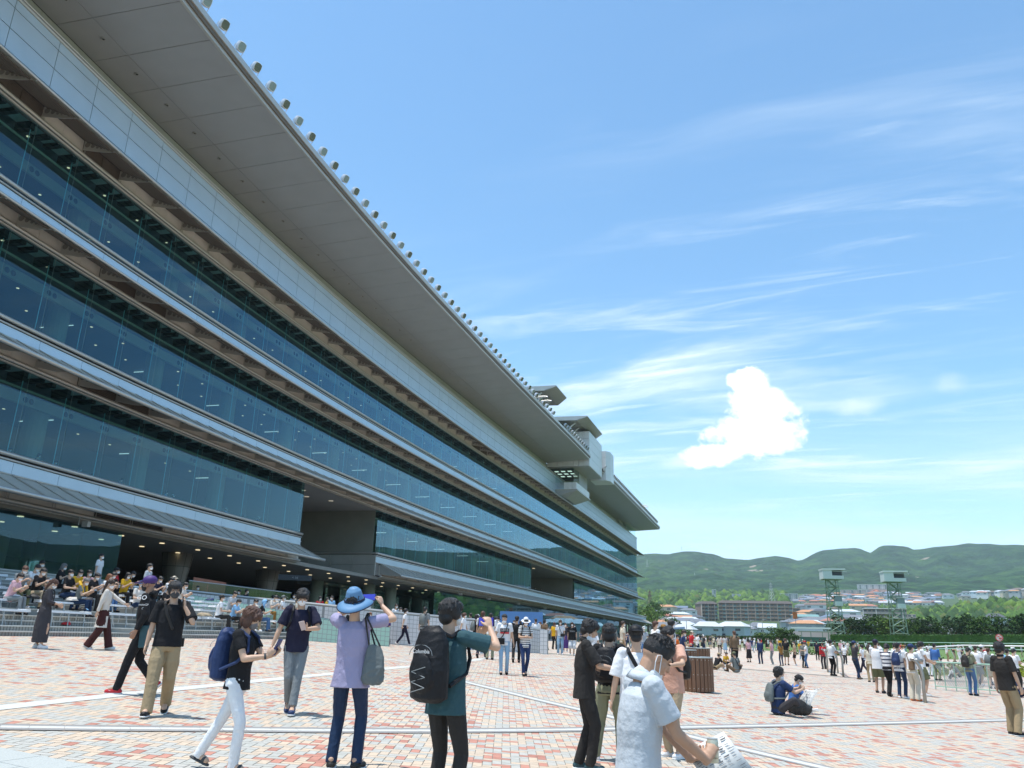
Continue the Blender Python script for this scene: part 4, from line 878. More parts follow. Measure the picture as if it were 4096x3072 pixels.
def build_trackside():
    gzr = lambda p: gz(p.x, p.y)
    # clipped hedge, in two runs
    mh = leaf_mat('hedge_leaves', (0.050, 0.115, 0.020), 0.3, 1.5)
    def hedge(pa, pb, topy, r, label, th=2.0, seed=1):
        A, B = spot(pa, topy, r), spot(pb, topy, r * 1.02); b = MB(); n = 60; r2 = random.Random(seed); V = []; dirn = (B - A).normalized(); nn = Vector((-dirn.y, dirn.x, 0))
        for i in range(n + 1):
            p = A.lerp(B, i / n)
            for (o, zz) in ((-th / 2, 0), (-th / 2, 1), (0, 1.02), (th / 2, 1), (th / 2, 0)):
                zt = p.z; zb = gz(p.x, p.y) - 1.0; q = p + nn * o; V.append((q.x + r2.uniform(-.12, .12), q.y + r2.uniform(-.12, .12), (zb if zz == 0 else zt * 1.0 + (zz - 1) * 4) + r2.uniform(-.1, .1)))
        F = []
        for i in range(n):
            for j in range(4): F.append((i * 5 + j, i * 5 + j + 1, (i + 1) * 5 + j + 1, (i + 1) * 5 + j))
        b.add(V, F)
        for i in range(2600):
            p = A.lerp(B, r2.random()); zb = gz(p.x, p.y) - .5; q = p - nn * (th / 2 + 0.05) * (1 if r2.random() < .7 else r2.uniform(-1, 1)); q.z = r2.uniform(zb, p.z + .1) if r2.random() < .7 else p.z + r2.uniform(0, .15); s = r2.uniform(.12, .3)
            a_ = Vector((r2.gauss(0, 1), r2.gauss(0, 1), r2.gauss(0, 1))).normalized(); c_ = a_.cross(Vector((r2.gauss(0, 1), 0.2, r2.gauss(0, 1)))).normalized(); b.add([q - a_ * s, q + c_ * s, q + a_ * s], [(0, 1, 2)])
        o = b.build('clipped_hedge', mh); tag(o, label, 'hedge', 'hedges along the far track')
    hedge(3322, 4500, 2541, 225, 'long dark green clipped hedge below the row of trees on the right', 2.0, 1)
    hedge(2955, 3192, 2547, 232, 'short clipped hedge left of the green starting platform', 2.0, 2)
    # grass of the course and ground covering strips
    mg = mat('turf', (0.10, 0.17, 0.035), 0.9, 0, 0.25, 0.3, 0.3, 6.0)
    b = MB()
    def patch(pts, lift=0.02, bb=None):
        P = [spot(*p) for p in pts]; bb.add([(p.x, p.y, gz(p.x, p.y) + lift) for p in P], [tuple(range(len(P)))])
    A = [(3050, 2560, 128), (5200, 2560, 100), (5200, 2560, 226), (3050, 2560, 226)]
    P = [spot(*p) for p in A]; n = 8; V = []; F = []
    for i in range(n + 1):
        for j in range(n + 1): q = P[0].lerp(P[1], i / n).lerp(P[3].lerp(P[2], i / n), j / n); V.append((q.x, q.y, gz(q.x, q.y) + 0.03))
    for i in range(n):
        for j in range(n): F.append((i * (n + 1) + j, (i + 1) * (n + 1) + j, (i + 1) * (n + 1) + j + 1, i * (n + 1) + j + 1))
    b.add(V, F); o = b.build('grass', mg); tag(o, kind='stuff')
    # running rails
    mgr = mat('rail_pale_green', (0.32, 0.52, 0.42), 0.5); mwr = mat('rail_white_paint', (0.75, 0.78, 0.76), 0.5)
    def runrail(pts, r_list, hgt, m, label, rad=0.06, step=4.0, slant=0.25, second=False):
        P = [spot(px, py, r) for (px, py), r in zip(pts, r_list)]
        root = empty('running_rail', (P[0].x, P[0].y, P[0].z - hgt), 0, label, 'rail', 'running rails of the race course'); off = Vector(root.location)
        b = MB(); b.tube([p - off for p in P], rad, 6); 
        if second: b.tube([p - off - Vector((0, 0, hgt * .45)) for p in P], rad * .7, 6)
        b.build('top_rail', m, root)
        me = MB().tube([(0, 0, 0), (slant, 0, -hgt)], rad * 0.7, 5); me = mesh_np('post', me.V, me.F, [m])
        for i in range(len(P) - 1):
            L_ = (P[i + 1] - P[i]).length; k = max(1, int(L_ / step))
            for j in range(k): inst('post', me, root, P[i].lerp(P[i + 1], j / k) - off)
    runrail([(3190, 2571), (3500, 2568), (3800, 2571), (4300, 2577)], [150, 146, 142, 140], 1.15, mgr, 'pale green running rail with slanted posts directly before the long hedge', 0.06, 4.2)
    runrail([(3690, 2590), (3850, 2581), (4000, 2583), (4300, 2588)], [88, 92, 90, 86], 0.95, mwr, 'white running rail nearest to the round red sign', 0.07, 3.0, 0.2)
    runrail([(3640, 2600), (3800, 2594), (3990, 2597), (4300, 2604)], [74, 76, 74, 70], 0.75, mgr, 'green running rail between the turf and the standing crowd', 0.04, 3.0, 0.3)
    # low yellow green shrubs
    for (px, py, r, n, w, lab) in ((3870, 2632, 62, 260, 5.0, 'low yellow green shrub bed behind the wire fence'), (4060, 2612, 66, 200, 3.5, 'low yellow green shrub bed at the far right of the track'), (3320, 2592, 110, 200, 7.0, 'low dark green shrub bed under the pale green rail'), (3560, 2592, 112, 200, 6.0, 'low shrub bed behind the people leaning on the bars')):
        c = spot(px, py, r); c.z = gz(c.x, c.y); b = MB(); r2 = random.Random(int(px))
        for i in range(n * 4):
            q = Vector((r2.gauss(0, w * .4), r2.gauss(0, 0.6), abs(r2.gauss(0, 0.32)))); s = r2.uniform(.05, .13); a_ = Vector((r2.gauss(0, 1), r2.gauss(0, 1), r2.gauss(0, 1))).normalized(); c_ = a_.cross(Vector((0.3, r2.gauss(0, 1), 1))).normalized(); b.add([q - a_ * s, q + c_ * s, q + a_ * s, q - c_ * s], [(0, 1, 2, 3)])
        o = b.build('shrub_bed', leaf_mat('shrub_leaves', (0.22, 0.27, 0.03)) if py > 2600 else LEAF[0], None, c); tag(o, lab, 'shrubs')
    # trees over the hedge
    T = [(3372, 2482, 0, 2, 9), (3405, 2505, 1, 0, 5), (3455, 2497, 2, 2, 6), (3500, 2483, 3, 0, 8), (3548, 2478, 4, 1, 8), (3585, 2500, 0, 3, 6), (3622, 2500, 1, 0, 7), (3668, 2498, 2, 0, 7), (3712, 2492, 3, 2, 8), (3752, 2504, 4, 0, 6), (3815, 2494, 0, 2, 7), (3862, 2482, 1, 2, 9), (3905, 2494, 2, 0, 8), (3950, 2488, 3, 0, 8), (4000, 2496, 4, 2, 7), (4042, 2492, 0, 0, 8), (4085, 2488, 1, 2, 9), (4140, 2490, 2, 0, 9), (4200, 2488, 3, 0, 9)]
    names = ['first', 'second', 'third', 'fourth', 'fifth', 'sixth', 'seventh', 'eighth', 'ninth', 'tenth', 'eleventh', 'twelfth', 'thirteenth', 'fourteenth', 'fifteenth', 'sixteenth', 'seventeenth', 'eighteenth', 'nineteenth']
    for i, (px, ty, v, mi, w) in enumerate(T):
        p = spot(px, ty, 240); zb = gz(p.x, p.y) - 0.5; tree(p.x, p.y, zb, (p.z - zb) * 1.28, w * 1.2, v, mi, names[i] + ' leafy tree from the left in the row behind the long hedge')
    for (px, ty, r, v, mi, w, lab) in ((3108, 2505, 236, 3, 0, 9, 'pointed green tree before the white houses left of the pink wall'), (3145, 2512, 238, 1, 0, 7, 'round green tree touching the pink wall'), (3040, 2528, 236, 2, 1, 8, 'light green tree above the short hedge'), (2900, 2538, 220, 4, 3, 6, 'small olive tree before the pale roofed houses'), (2845, 2540, 215, 0, 3, 5, 'small dull tree left of the pale roofed houses'), (2730, 2515, 240, 2, 1, 8, 'bright green tree beside the end of the grandstand annex')):
        p = spot(px, ty, r); zb = gz(p.x, p.y) - 0.5; tree(p.x, p.y, zb, p.z - zb, w, v, mi, lab, 'trees between the crowd and the houses')
    for i, (px, ty, r, v, mi, w) in enumerate(((2590, 2422, 420, 3, 1, 16), (2630, 2400, 520, 1, 0, 18), (2688, 2468, 330, 2, 0, 10), (2560, 2452, 400, 4, 0, 12), (2610, 2440, 380, 0, 1, 10), (2780, 2498, 330, 1, 0, 12), (3330, 2492, 300, 2, 2, 10))):
        p = spot(px, ty, r); zb = tz(p.x, p.y) - 1; tree(p.x, p.y, zb, max(4, p.z - zb), w, v, mi, ['broad bright green tree close to the far corner of the stand', 'tall green tree highest beside the brown pylon', 'dark round tree under the pylon before the houses', 'green tree partly hidden by the lowest awning', 'small bright tree between the stand and the houses', 'low green trees left of the brown apartments', 'dark tree between lattice tower and terrace flats'][i], 'trees among the houses')
build_trackside()
# ---- lattice towers with cabins
M_tower = mat('tower_green_steel', (0.22, 0.32, 0.24), 0.55, 0.2); M_cab = mat('cabin_white', (0.62, 0.68, 0.66), 0.5)
def lattice_tower(px, base_r, ty, label, mirror=1):
    p = spot(px, ty, base_r); zb = gz(p.x, p.y); H = p.z - zb; root = empty('patrol_tower', (p.x, p.y, zb), math.atan2(-p.x, p.y) + 0.25, label, 'tower', 'patrol towers beyond the track')
    hc = H - 2.7; wt, wb = 2.4, 3.4
    legs = []
    for sx in (-1, 1):
        for sy in (-1, 1):
            b = MB(); b.tube([(sx * wb / 2, sy * wb / 2, 0), (sx * wt / 2, sy * wt / 2, hc)], 0.11, 6); b.build('leg', M_tower, root)
    n = 9; br = MB(); st = MB(); pl = MB()
    for i in range(n):
        z0, z1 = hc * i / n, hc * (i + 1) / n; w0 = wb + (wt - wb) * i / n; w1 = wb + (wt - wb) * (i + 1) / n
        for a in range(4):
            c0 = [(-1, -1), (1, -1), (1, 1), (-1, 1)][a]; c1 = [(1, -1), (1, 1), (-1, 1), (-1, -1)][a]
            br.tube([(c0[0] * w0 / 2, c0[1] * w0 / 2, z0), (c1[0] * w1 / 2, c1[1] * w1 / 2, z1)], 0.05, 4); br.tube([(c0[0] * w1 / 2, c0[1] * w1 / 2, z1), (c1[0] * w1 / 2, c1[1] * w1 / 2, z1)], 0.06, 4)
        s = 1 if i % 2 else -1; st.tube([(-s * w0 * .38, 0.2, z0), (s * w0 * .38, 0.2, z1)], 0.16, 4); pl.box((s * w0 * .3, 0, z1), (w0 * .45, w0 * .8, 0.08))
    br.build('bracing', M_tower, root); st.build('stair', M_tower, root); pl.build('landing', M_tower, root)
    b = MB(); b.box((0, 0, hc + 0.1), (4.4, 3.6, 0.2)); b.build('cabin_floor', M_tower, root)
    b = MB(); b.box((-1.35, 0, hc + 1.3), (2.3, 3.8, 2.3)); b.box((1.2, 0, hc + 0.55), (2.8, 3.8, 0.85)); b.box((2.5, 1.8, hc + 1.2), (0.15, 0.15, 2.0)); b.build('cabin', M_cab, root)
    b = MB(); b.hexa([(-2.6, -2.1, hc + 2.35), (3.1, -2.1, hc + 2.35), (3.1, 2.1, hc + 2.35), (-2.6, 2.1, hc + 2.35), (-2.6, -2.1, hc + 2.7), (3.1, -2.1, hc + 2.75), (3.1, 2.1, hc + 2.75), (-2.6, 2.1, hc + 2.7)]); b.build('cabin_roof', M_cab, root)
    b = MB(); b.box((1.1, 0.2, hc + 1.6), (2.5, 3.2, 1.3)); b.build('cabin_opening', M_dark, root)
    b = MB(); b.tube([(-0.1, -1.85, hc + 2.1), (3.4, -1.9, hc + 1.95)], 0.06, 5); b.build('shutter_bar', M_cab, root)
    z2 = hc * 0.60; b = MB(); b.box((0.9, -0.9, z2 + 0.55), (1.9, 1.6, 1.1)); b.box((1.2, -0.9, z2 + 2.5), (2.6, 2.0, 0.12)); b.build('lower_cabin', M_cab, root)
    b = MB(); b.box((0.9, -0.9, z2 + 1.7), (1.7, 1.4, 1.4)); b.build('lower_cabin_glass', mat('cabin_glass', (0.12, 0.18, 0.2), 0.1, 0.3), root)
lattice_tower(3322, 228, 2277, 'green lattice tower with white cabin, nearer to the brown apartments')
lattice_tower(3568, 226, 2286, 'green lattice tower with white cabin standing before the beige terraced flats')
def pylon(px, ty, by, r, m, label, arms=3):
    p = spot(px, ty, r); q = spot(px, by, r); H = p.z - q.z; root = empty('pylon', (q.x, q.y, q.z), 0.4, label, 'pylon', 'power pylons on the hills'); b = MB(); w = H * 0.13
    for sx, sy in ((-1, -1), (1, -1), (1, 1), (-1, 1)): b.tube([(sx * w, sy * w, 0), (sx * w * .12, sy * w * .12, H)], max(0.12, H * .006), 4)
    for i in range(7):
        t0, t1 = i / 7, (i + 1) / 7; w0, w1 = w * (1 - .88 * t0), w * (1 - .88 * t1)
        for (a, c) in (((-1, -1), (1, -1)), ((1, -1), (1, 1)), ((1, 1), (-1, 1)), ((-1, 1), (-1, -1))): b.tube([(a[0] * w0, a[1] * w0, H * t0), (c[0] * w1, c[1] * w1, H * t1)], max(0.08, H * .004), 3); b.tube([(c[0] * w0, c[1] * w0, H * t0), (a[0] * w1, a[1] * w1, H * t1)], max(0.08, H * .004), 3)
    for i in range(arms): b.tube([(-H * .12, 0, H * (.68 + .12 * i)), (H * .12, 0, H * (.68 + .12 * i))], max(0.12, H * .006), 4)
    b.build('mast', m, root)
M_py = mat('pylon_steel', (0.42, 0.45, 0.44), 0.5, 0.3); M_pb = mat('pylon_brown', (0.17, 0.11, 0.09), 0.7)
pylon(3088, 2330, 2412, 980, M_py, 'grey lattice power pylon rising between brown apartments and lattice tower'); pylon(2601, 2362, 2462, 620, M_pb, 'slender brown pylon right of the far corner of the grandstand'); pylon(2589, 2238, 2268, 2600, M_py, 'tiny pale pylon on the hill beside the grandstand'); pylon(2779, 2291, 2307, 2500, M_py, 'tiny pale pylon low on the hill over the woods'); pylon(2727, 2186, 2203, 3550, M_py, 'radio mast on the hilltop near the grandstand', 2)
# ---- buildings
WINDM = mat('window_dark_glass', (0.07, 0.09, 0.11), 0.15, 0.0, spec=0.8)
def yaw_to_cam(p): return math.atan2(-p.x, p.y)
def apartment(x0, x1, ytop, ybot, r, floors, bays, wallc, balc, railc, label, step=None, roofc=None, yaw=0.0, back=14):
    A = spot(x0, ytop, r); B = spot(x1, ytop, r); c = (A + B) / 2; W = (B - A).length; H = A.z - spot(x0, ybot, r).z; fh = H / floors; zb = c.z - H
    root = empty('apartment_block', (c.x, c.y, zb), yaw_to_cam(c) + yaw, label, 'apartment block'); mw = mat(f'apt_wall_{x0}', wallc, 0.8, 0, 0.05, 0.2); mb = mat(f'apt_balcony_{x0}', balc, 0.8); mp = mat(f'apt_trim_{x0}', railc, 0.7)
    b = MB()
    if step:
        for f in range(floors): rr = W / 2 - step * max(0, f - (floors - 4)); b.box(((-W / 2 + rr) / 2, back / 2, fh * (f + .5)), (W / 2 + rr, back, fh - 0.01))
    else: b.box((0, back / 2, H / 2), (W, back, H))
    b.box((0, back / 2, -6), (W, back, 12)); b.build('wall', mw, root)
    bw = W / bays; wm = mesh_np('window', *(lambda q: (q.V, q.F))(MB().box((0, 0, 0), (bw * 0.62, 0.12, fh * 0.62))), [WINDM]); 
    for f in range(floors):
        rr = W / 2 - (step * max(0, f - (floors - 4)) if step else 0); n = max(1, int(round((W / 2 + rr) / bw)))
        b = MB(); b.box(((-W / 2 + rr) / 2, -0.9, fh * f + 0.08), (W / 2 + rr, 1.7, 0.18)); 
        b.build('balcony_slab', mp, root)
        for i in range(n):
            xx = -W / 2 + (i + .5) * bw
            if (i % 3) != 1 or step: b = MB(); b.box((xx, -1.72, fh * f + 0.62), (bw * (0.94), 0.1, 0.95)); b.build('balcony_front', mb, root)
            else: b = MB(); b.box((xx, -1.72, fh * f + 0.62), (bw * .94, 0.06, 0.9)); b.build('balcony_front', mat('balcony_glass_green', (0.16, 0.24, 0.24), 0.3), root, )
            inst('window', wm, root, (xx, -0.05, fh * f + fh * .52))
    for i in range(0, bays + 1, 2 if not step else 3):
        if step and i > bays * .6: break
        b = MB(); b.box((-W / 2 + i * bw, -0.95, H / 2), (0.35, 1.9, H)); b.build('pier', mp, root)
    b = MB()
    if roofc: b.hexa([(-W / 2 - .5, -2, H), (W / 2 + .5, -2, H), (W / 2 + .5, back + .5, H), (-W / 2 - .5, back + .5, H), (-W / 2 + 2, 2, H + 2.2), (W / 2 - 2, 2, H + 2.2), (W / 2 - 2, back - 2, H + 2.2), (-W / 2 + 2, back - 2, H + 2.2)]); b.build('roof', mat(f'apt_roof_{x0}', roofc, 0.8), root)
    else:
        rr = W / 2 - (step * 3 if step else 0); b.box(((-W / 2 + rr) / 2, back / 2 - 1, H + 0.25), (W / 2 + rr + .6, back + 2, 0.5)); b.build('roof', mp, root)
    return root
apartment(2802, 2870, 2416, 2532, 668, 8, 5, (0.26, 0.17, 0.14), (0.36, 0.24, 0.19), (0.55, 0.43, 0.36), 'left wing of the brown brick apartments, angled away with balconies', roofc=(0.09, 0.075, 0.07), yaw=0.35)
apartment(2874, 3168, 2414, 2532, 672, 8, 20, (0.24, 0.16, 0.13), (0.36, 0.24, 0.19), (0.55, 0.43, 0.36), 'long eight storey brown apartment block with balconies and dark roof', roofc=(0.09, 0.075, 0.07))
apartment(3168, 3199, 2434, 2532, 674, 7, 2, (0.24, 0.16, 0.13), (0.36, 0.24, 0.19), (0.55, 0.43, 0.36), 'narrow lower end wing of the brown apartments', roofc=None)
apartment(3452, 3735, 2437, 2512, 500, 4, 16, (0.40, 0.35, 0.30), (0.38, 0.32, 0.28), (0.72, 0.68, 0.62), 'beige flats with long terraces stepping down to the right', step=4.5)
apartment(3120, 3190, 2376, 2402, 1250, 5, 8, (0.66, 0.68, 0.68), (0.6, 0.62, 0.62), (0.75, 0.76, 0.76), 'white flats low on the hill behind the brown apartments')
apartment(3428, 3546, 2339, 2356, 1480, 4, 14, (0.75, 0.74, 0.72), (0.7, 0.7, 0.68), (0.8, 0.8, 0.78), 'long white building highest on the hillside between the lattice towers')
apartment(3362, 3466, 2361, 2374, 1420, 3, 10, (0.70, 0.50, 0.44), (0.75, 0.6, 0.55), (0.8, 0.75, 0.7), 'pink terraced flats below the long white hillside building')
apartment(2848, 2863, 2360, 2376, 1100, 3, 2, (0.75, 0.75, 0.73), (0.7, 0.7, 0.7), (0.8, 0.8, 0.8), 'small white tower block over the woods behind the apartments')
apartment(2928, 2962, 2378, 2394, 1100, 3, 4, (0.70, 0.70, 0.68), (0.7, 0.7, 0.7), (0.8, 0.8, 0.8), 'white villa block on the wooded hill right of the small tower block')
apartment(3880, 4130, 2478, 2500, 430, 2, 20, (0.42, 0.44, 0.44), (0.5, 0.52, 0.52), (0.55, 0.57, 0.57), 'low grey flats with many columns behind the trees at the far right')
# houses
RO = {'grey': (0.16, 0.17, 0.19), 'blue': (0.14, 0.18, 0.25), 'orange': (0.48, 0.24, 0.12), 'brown': (0.18, 0.12, 0.10), 'pale': (0.50, 0.53, 0.56), 'red': (0.40, 0.16, 0.11), 'teal': (0.17, 0.30, 0.29), 'dark': (0.075, 0.08, 0.09)}
WA = {'white': (0.72, 0.72, 0.70), 'cream': (0.62, 0.53, 0.40), 'beige': (0.48, 0.42, 0.36), 'grey': (0.42, 0.43, 0.44), 'pink': (0.62, 0.50, 0.46), 'bluewhite': (0.60, 0.66, 0.70)}
def house(px, py, w, r, roof, wall, label, hip=True, h=5.2, d=8.0, group='houses on the hillside', simple=False, yaw=None, k=None):
    p = spot(px, py, r); root_z = p.z - h; y_ = yaw if yaw is not None else yaw_to_cam(p) + rnd.uniform(-0.5, 0.5); mr = mat('roof_' + roof, RO[roof], 0.6, 0, 0.1, 0.6); mw = mat('housewall_' + wall, WA[wall], 0.8, 0, 0.05, 0.5); rh = 1.7
    bw = MB(); bw.box((0, 0, h / 2 - 2), (w, d, h + 4), 0, 0); br = MB() if not simple else bw; m = 1 if simple else 0; e = 0.6; ix = w * .28 if hip else w / 2 + e
    br.add([(-w / 2 - e, -d / 2 - e, h), (w / 2 + e, -d / 2 - e, h), (w / 2 + e, d / 2 + e, h), (-w / 2 - e, d / 2 + e, h), (-ix, 0, h + rh), (ix, 0, h + rh)], [(0, 3, 2, 1), (0, 1, 5, 4), (2, 3, 4, 5), (1, 2, 5), (3, 0, 4)], m)
    if simple:
        for wx in (-.3, .25): bw.box((w * wx, -d / 2 - .02, h * .62), (w * .2, .1, h * .22), 0, 2)
        o = bw.build('house', [mw, mr, WINDM]); o.location = (p.x, p.y, root_z); o.rotation_euler = (0, 0, y_); tag(o, label, 'house', group); return o
    root = empty('house', (p.x, p.y, root_z), y_, label, 'house', group); bw.build('wall', mw, root); br.build('roof', mr, root)
    for (wx, wz) in ((-.3, .7), (.28, .7), (-.25, .25), (.2, .25)):
        b = MB(); b.box((0, 0, 0), (w * .17, .12, h * .2)); o = b.build('window', WINDM, root); o.location = (w * wx, -d / 2 - 0.03, h * wz)
    return root
OW = ['lone', 'second', 'third', 'fourth', 'fifth', 'sixth', 'seventh', 'eighth', 'ninth', 'tenth', 'eleventh', 'twelfth', 'thirteenth']
def build_town():
    big = [(2830, 2506, 10.5, 300, 'pale', 'bluewhite', 'wide house with pale hipped roof directly before the brown apartments'), (2932, 2506, 12, 305, 'pale', 'bluewhite', 'large pale roofed house right of the similar wide one'), (2670, 2508, 8, 300, 'grey', 'grey', 'grey gabled house beside the annex roof'), (2735, 2518, 8, 290, 'pale', 'white', 'low white gabled house left of the pale roofed houses'),
           (3030, 2507, 7, 340, 'grey', 'white', 'white house with grey gable before the apartment middle'), (3070, 2512, 6.5, 335, 'pale', 'white', 'white two storey house left of the pointed tree'), (2990, 2516, 6, 320, 'grey', 'white', 'small grey roofed house under the apartments'),
           (3214, 2424, 15, 700, 'grey', 'white', 'white house with grey hipped roof right above the brown apartments'), (3262, 2420, 17, 690, 'brown', 'white', 'big white house with brown roof on the slope'), (3235, 2449, 17, 620, 'orange', 'cream', 'house with bright orange hipped roof beside the brown apartments'), (3285, 2447, 14, 610, 'dark', 'beige', 'dark roofed house close to the left lattice tower'),
           (3222, 2468, 16, 560, 'teal', 'grey', 'house with teal green roof under the orange one'), (3262, 2482, 24, 480, 'grey', 'beige', 'large grey roofed house left of the lattice tower'), (3370, 2447, 24, 600, 'bluewhite' if False else 'pale', 'white', 'long white house with pale roof between the towers'), (3432, 2424, 14, 720, 'orange', 'cream', 'cream gabled house with orange roof between the towers'), (3470, 2425, 15, 725, 'red', 'white', 'red roofed house right of the cream gabled one'),
           (3398, 2470, 12, 520, 'grey', 'cream', 'narrow cream house with dormer between the towers'), (3425, 2472, 12, 500, 'grey', 'white', 'white gabled house next to the terraced flats'), (3330, 2470, 14, 540, 'blue', 'grey', 'blue roofed house behind the left lattice tower'), (2660, 2428, 18, 640, 'orange', 'cream', 'cream house with orange roof on the slope by the pylon'), (2712, 2432, 16, 660, 'blue', 'grey', 'grey house with blue hipped roof left of the apartments'), (2752, 2442, 13, 640, 'grey', 'white', 'white cube house left of the brown apartments'),
           (2770, 2470, 16, 560, 'dark', 'beige', 'dark roofed house touching the left apartment wing'), (2722, 2472, 15, 540, 'orange', 'pink', 'pink house with pale orange roof by the street lamp'), (2690, 2480, 15, 500, 'grey', 'white', 'grey roofed white house low on the slope by the annex'), (2640, 2465, 22, 520, 'red', 'white', 'long low terrace with reddish roof behind the annex'), (2745, 2490, 16, 460, 'blue', 'grey', 'blue roofed house below the apartments on the left'), (3978, 2470, 8, 420, 'dark', 'white', 'small white house showing between trees at the far right'),
           (3195, 2490, 18, 430, 'grey', 'grey', 'grey roofed house at the right foot of the brown apartments')]
    for i, (px, py, w, r, ro, wa, lab) in enumerate(big): house(px, py, w * 0.9, r, ro, wa, lab, hip=(i % 3 != 2), h=(3.8 if r < 350 else 5.2), d=(5.5 if r < 350 else 8.0))
    # long sheds with pale roofs and a pinkish wall
    for (x0, x1, y0, y1, r, mc, lab) in ((3150, 3330, 2508, 2520, 330, (0.50, 0.56, 0.62), 'long shed with pale blue roof behind the pink wall'), (3146, 3345, 2526, 2552, 250, (0.60, 0.52, 0.53), 'long pinkish wall building behind the starting platform'), (3735, 3830, 2505, 2530, 320, (0.62, 0.60, 0.56), 'pale house front showing right of the terraced flats')):
        A, B = spot(x0, y0, r), spot(x1, y0, r); c = (A + B) / 2; h = A.z - spot(x0, y1, r).z + 3; b = MB(); b.box((0, 4, -h / 2), ((B - A).length, 8, h)); o = b.build('long_shed', mat(f'shed_{x0}', mc, 0.7, 0, 0.06, 0.3)); o.location = c; o.rotation_euler = (0, 0, yaw_to_cam(c)); tag(o, lab, 'building')
    r2 = random.Random(12); rk = ['grey', 'grey', 'blue', 'orange', 'brown', 'dark', 'pale', 'grey', 'red']; wk = ['white', 'white', 'cream', 'beige', 'grey', 'bluewhite']
    n = 0
    for i in range(150):
        px = r2.uniform(3170, 3760); t = r2.random(); lo = np.interp(px, [3170, 3300, 3560, 3760], [2408, 2408, 2412, 2412]); hi = np.interp(px, [3170, 3260, 3360, 3480, 3600, 3760], [2388, 2378, 2370, 2362, 2368, 2374]); py = hi + (lo - hi) * t; r = 1480 - 420 * t
        house(px, py, r2.uniform(9, 17), r, r2.choice(rk), r2.choice(wk), 'tiny far house in the crowded hillside town under the hills', r2.random() < .6, 5.0, 9, 'tiny houses of the hillside town', True)
    for i in range(36):
        px = r2.uniform(3740, 4120); py = np.interp(px, [3740, 4000, 4120], [2372, 2362, 2352]) + r2.uniform(0, 20); house(px, py, r2.uniform(9, 15), 1500 - r2.uniform(0, 200), r2.choice(rk), r2.choice(wk), 'tiny far house on the right part of the hillside town', True, 5.0, 9, 'tiny houses of the hillside town', True)
    for i in range(26):
        px = r2.uniform(2620, 2800) if i % 2 else r2.uniform(3200, 3450); py = r2.uniform(2432, 2500); r = np.interp(py, [2430, 2500], [720, 400]); ro = r2.choice(rk); wa = r2.choice(wk)
        house(px, py, r2.uniform(9, 14), float(r), ro, wa, f'{OW[i // 2]} small {wa} house with {ro} roof packed ' + ('left of' if i % 2 else 'right of') + ' the brown apartments', True, 5.0, 8, 'small houses packed on the slope', True)
build_town()
# green starting platform with a flat roof
def platform():
    p = spot(3272, 2524, 205); zb = gz(p.x, p.y); H = p.z - zb; root = empty('starting_platform', (p.x, p.y, zb), yaw_to_cam(p), 'dark green starting platform with thin flat roof between the two hedges', 'platform'); k = 205 / FPX
    b = MB(); b.box((-0.5, 0, H - 0.15), (7.6, 3, 0.22)); b.build('roof', mat('platform_roof', (0.30, 0.32, 0.28), 0.6), root)
    b = MB(); b.box((-1.5, 0, H + 0.6), (8.5, 2.5, 0.35)); b.build('awning', M_white, root)
    for x in (-3.6, -1.6, 0.9, 2.2): b = MB(); b.tube([(x, -1.2, 1), (x, -1.2, H - .2)], 0.09, 6); b.build('post', M_tower, root)
    b = MB(); b.box((-1.2, 0, (2549 and (spot(3272, 2549, 205).z - zb) / 2)), (5.6, 2.6, spot(3272, 2549, 205).z - zb)); b.build('base', mat('platform_green', (0.06, 0.15, 0.12), 0.6), root)
platform()
# air between here and the hills
def haze():
    b = MB(); z0, z1 = -6.0, 640.0; b.box((0, 2300, (z0 + z1) / 2), (9600, 5400, z1 - z0)); o = b.build('haze', mat('tmp', (1, 1, 1))); m = bpy.data.materials.new('haze_air'); m.use_nodes = True; nt = m.node_tree; nt.nodes.clear()
    out = nt.nodes.new('ShaderNodeOutputMaterial'); v = nt.nodes.new('ShaderNodeVolumePrincipled'); v.inputs['Color'].default_value = (0.80, 0.90, 1.0, 1); v.inputs['Density'].default_value = HAZE; v.inputs['Anisotropy'].default_value = 0.2
    nt.links.new(v.outputs[0], out.inputs['Volume']); o.data.materials.clear(); o.data.materials.append(m); tag(o, kind='stuff')
HAZE = 0.00009
haze()
# ---------------------------------------------------------------- people: one continuous remeshed body each, clothes and hair as children
def cap(p0, r0, p1, r1, n=10, rings=3, flat=1.0, ref=None):
    """tapered capsule; flat squeezes it along the third axis"""
    p0, p1 = Vector(p0), Vector(p1); t = p1 - p0; L = max(t.length, 1e-5); t = t / L
    a = (Vector(ref) if ref is not None else (Vector((0, 0, 1)) if abs(t.z) < 0.8 else Vector((0, 1, 0)))); a = (a - t * a.dot(t)).normalized(); b = t.cross(a)
    V = [p0 - t * r0]; 
    for i in range(1, rings + 1): an = math.pi / 2 * (1 - i / rings); V += [p0 - t * (r0 * math.sin(an)) + (b * math.cos(2 * math.pi * j / n) + a * flat * math.sin(2 * math.pi * j / n)) * (r0 * math.cos(an)) for j in range(n)]
    for i in range(0, rings): an = math.pi / 2 * (i / rings); V += [p1 + t * (r1 * math.sin(an)) + (b * math.cos(2 * math.pi * j / n) + a * flat * math.sin(2 * math.pi * j / n)) * (r1 * math.cos(an)) for j in range(n)]
    V.append(p1 + t * r1); F = []; m = 2 * rings
    for j in range(n): F.append((0, 1 + (j + 1) % n, 1 + j))
    for i in range(m - 1):
        for j in range(n): A = 1 + i * n; F.append((A + j, A + (j + 1) % n, A + n + (j + 1) % n, A + n + j))
    e = len(V) - 1; A = 1 + (m - 1) * n
    for j in range(n): F.append((A + j, A + (j + 1) % n, e))
    return V, F
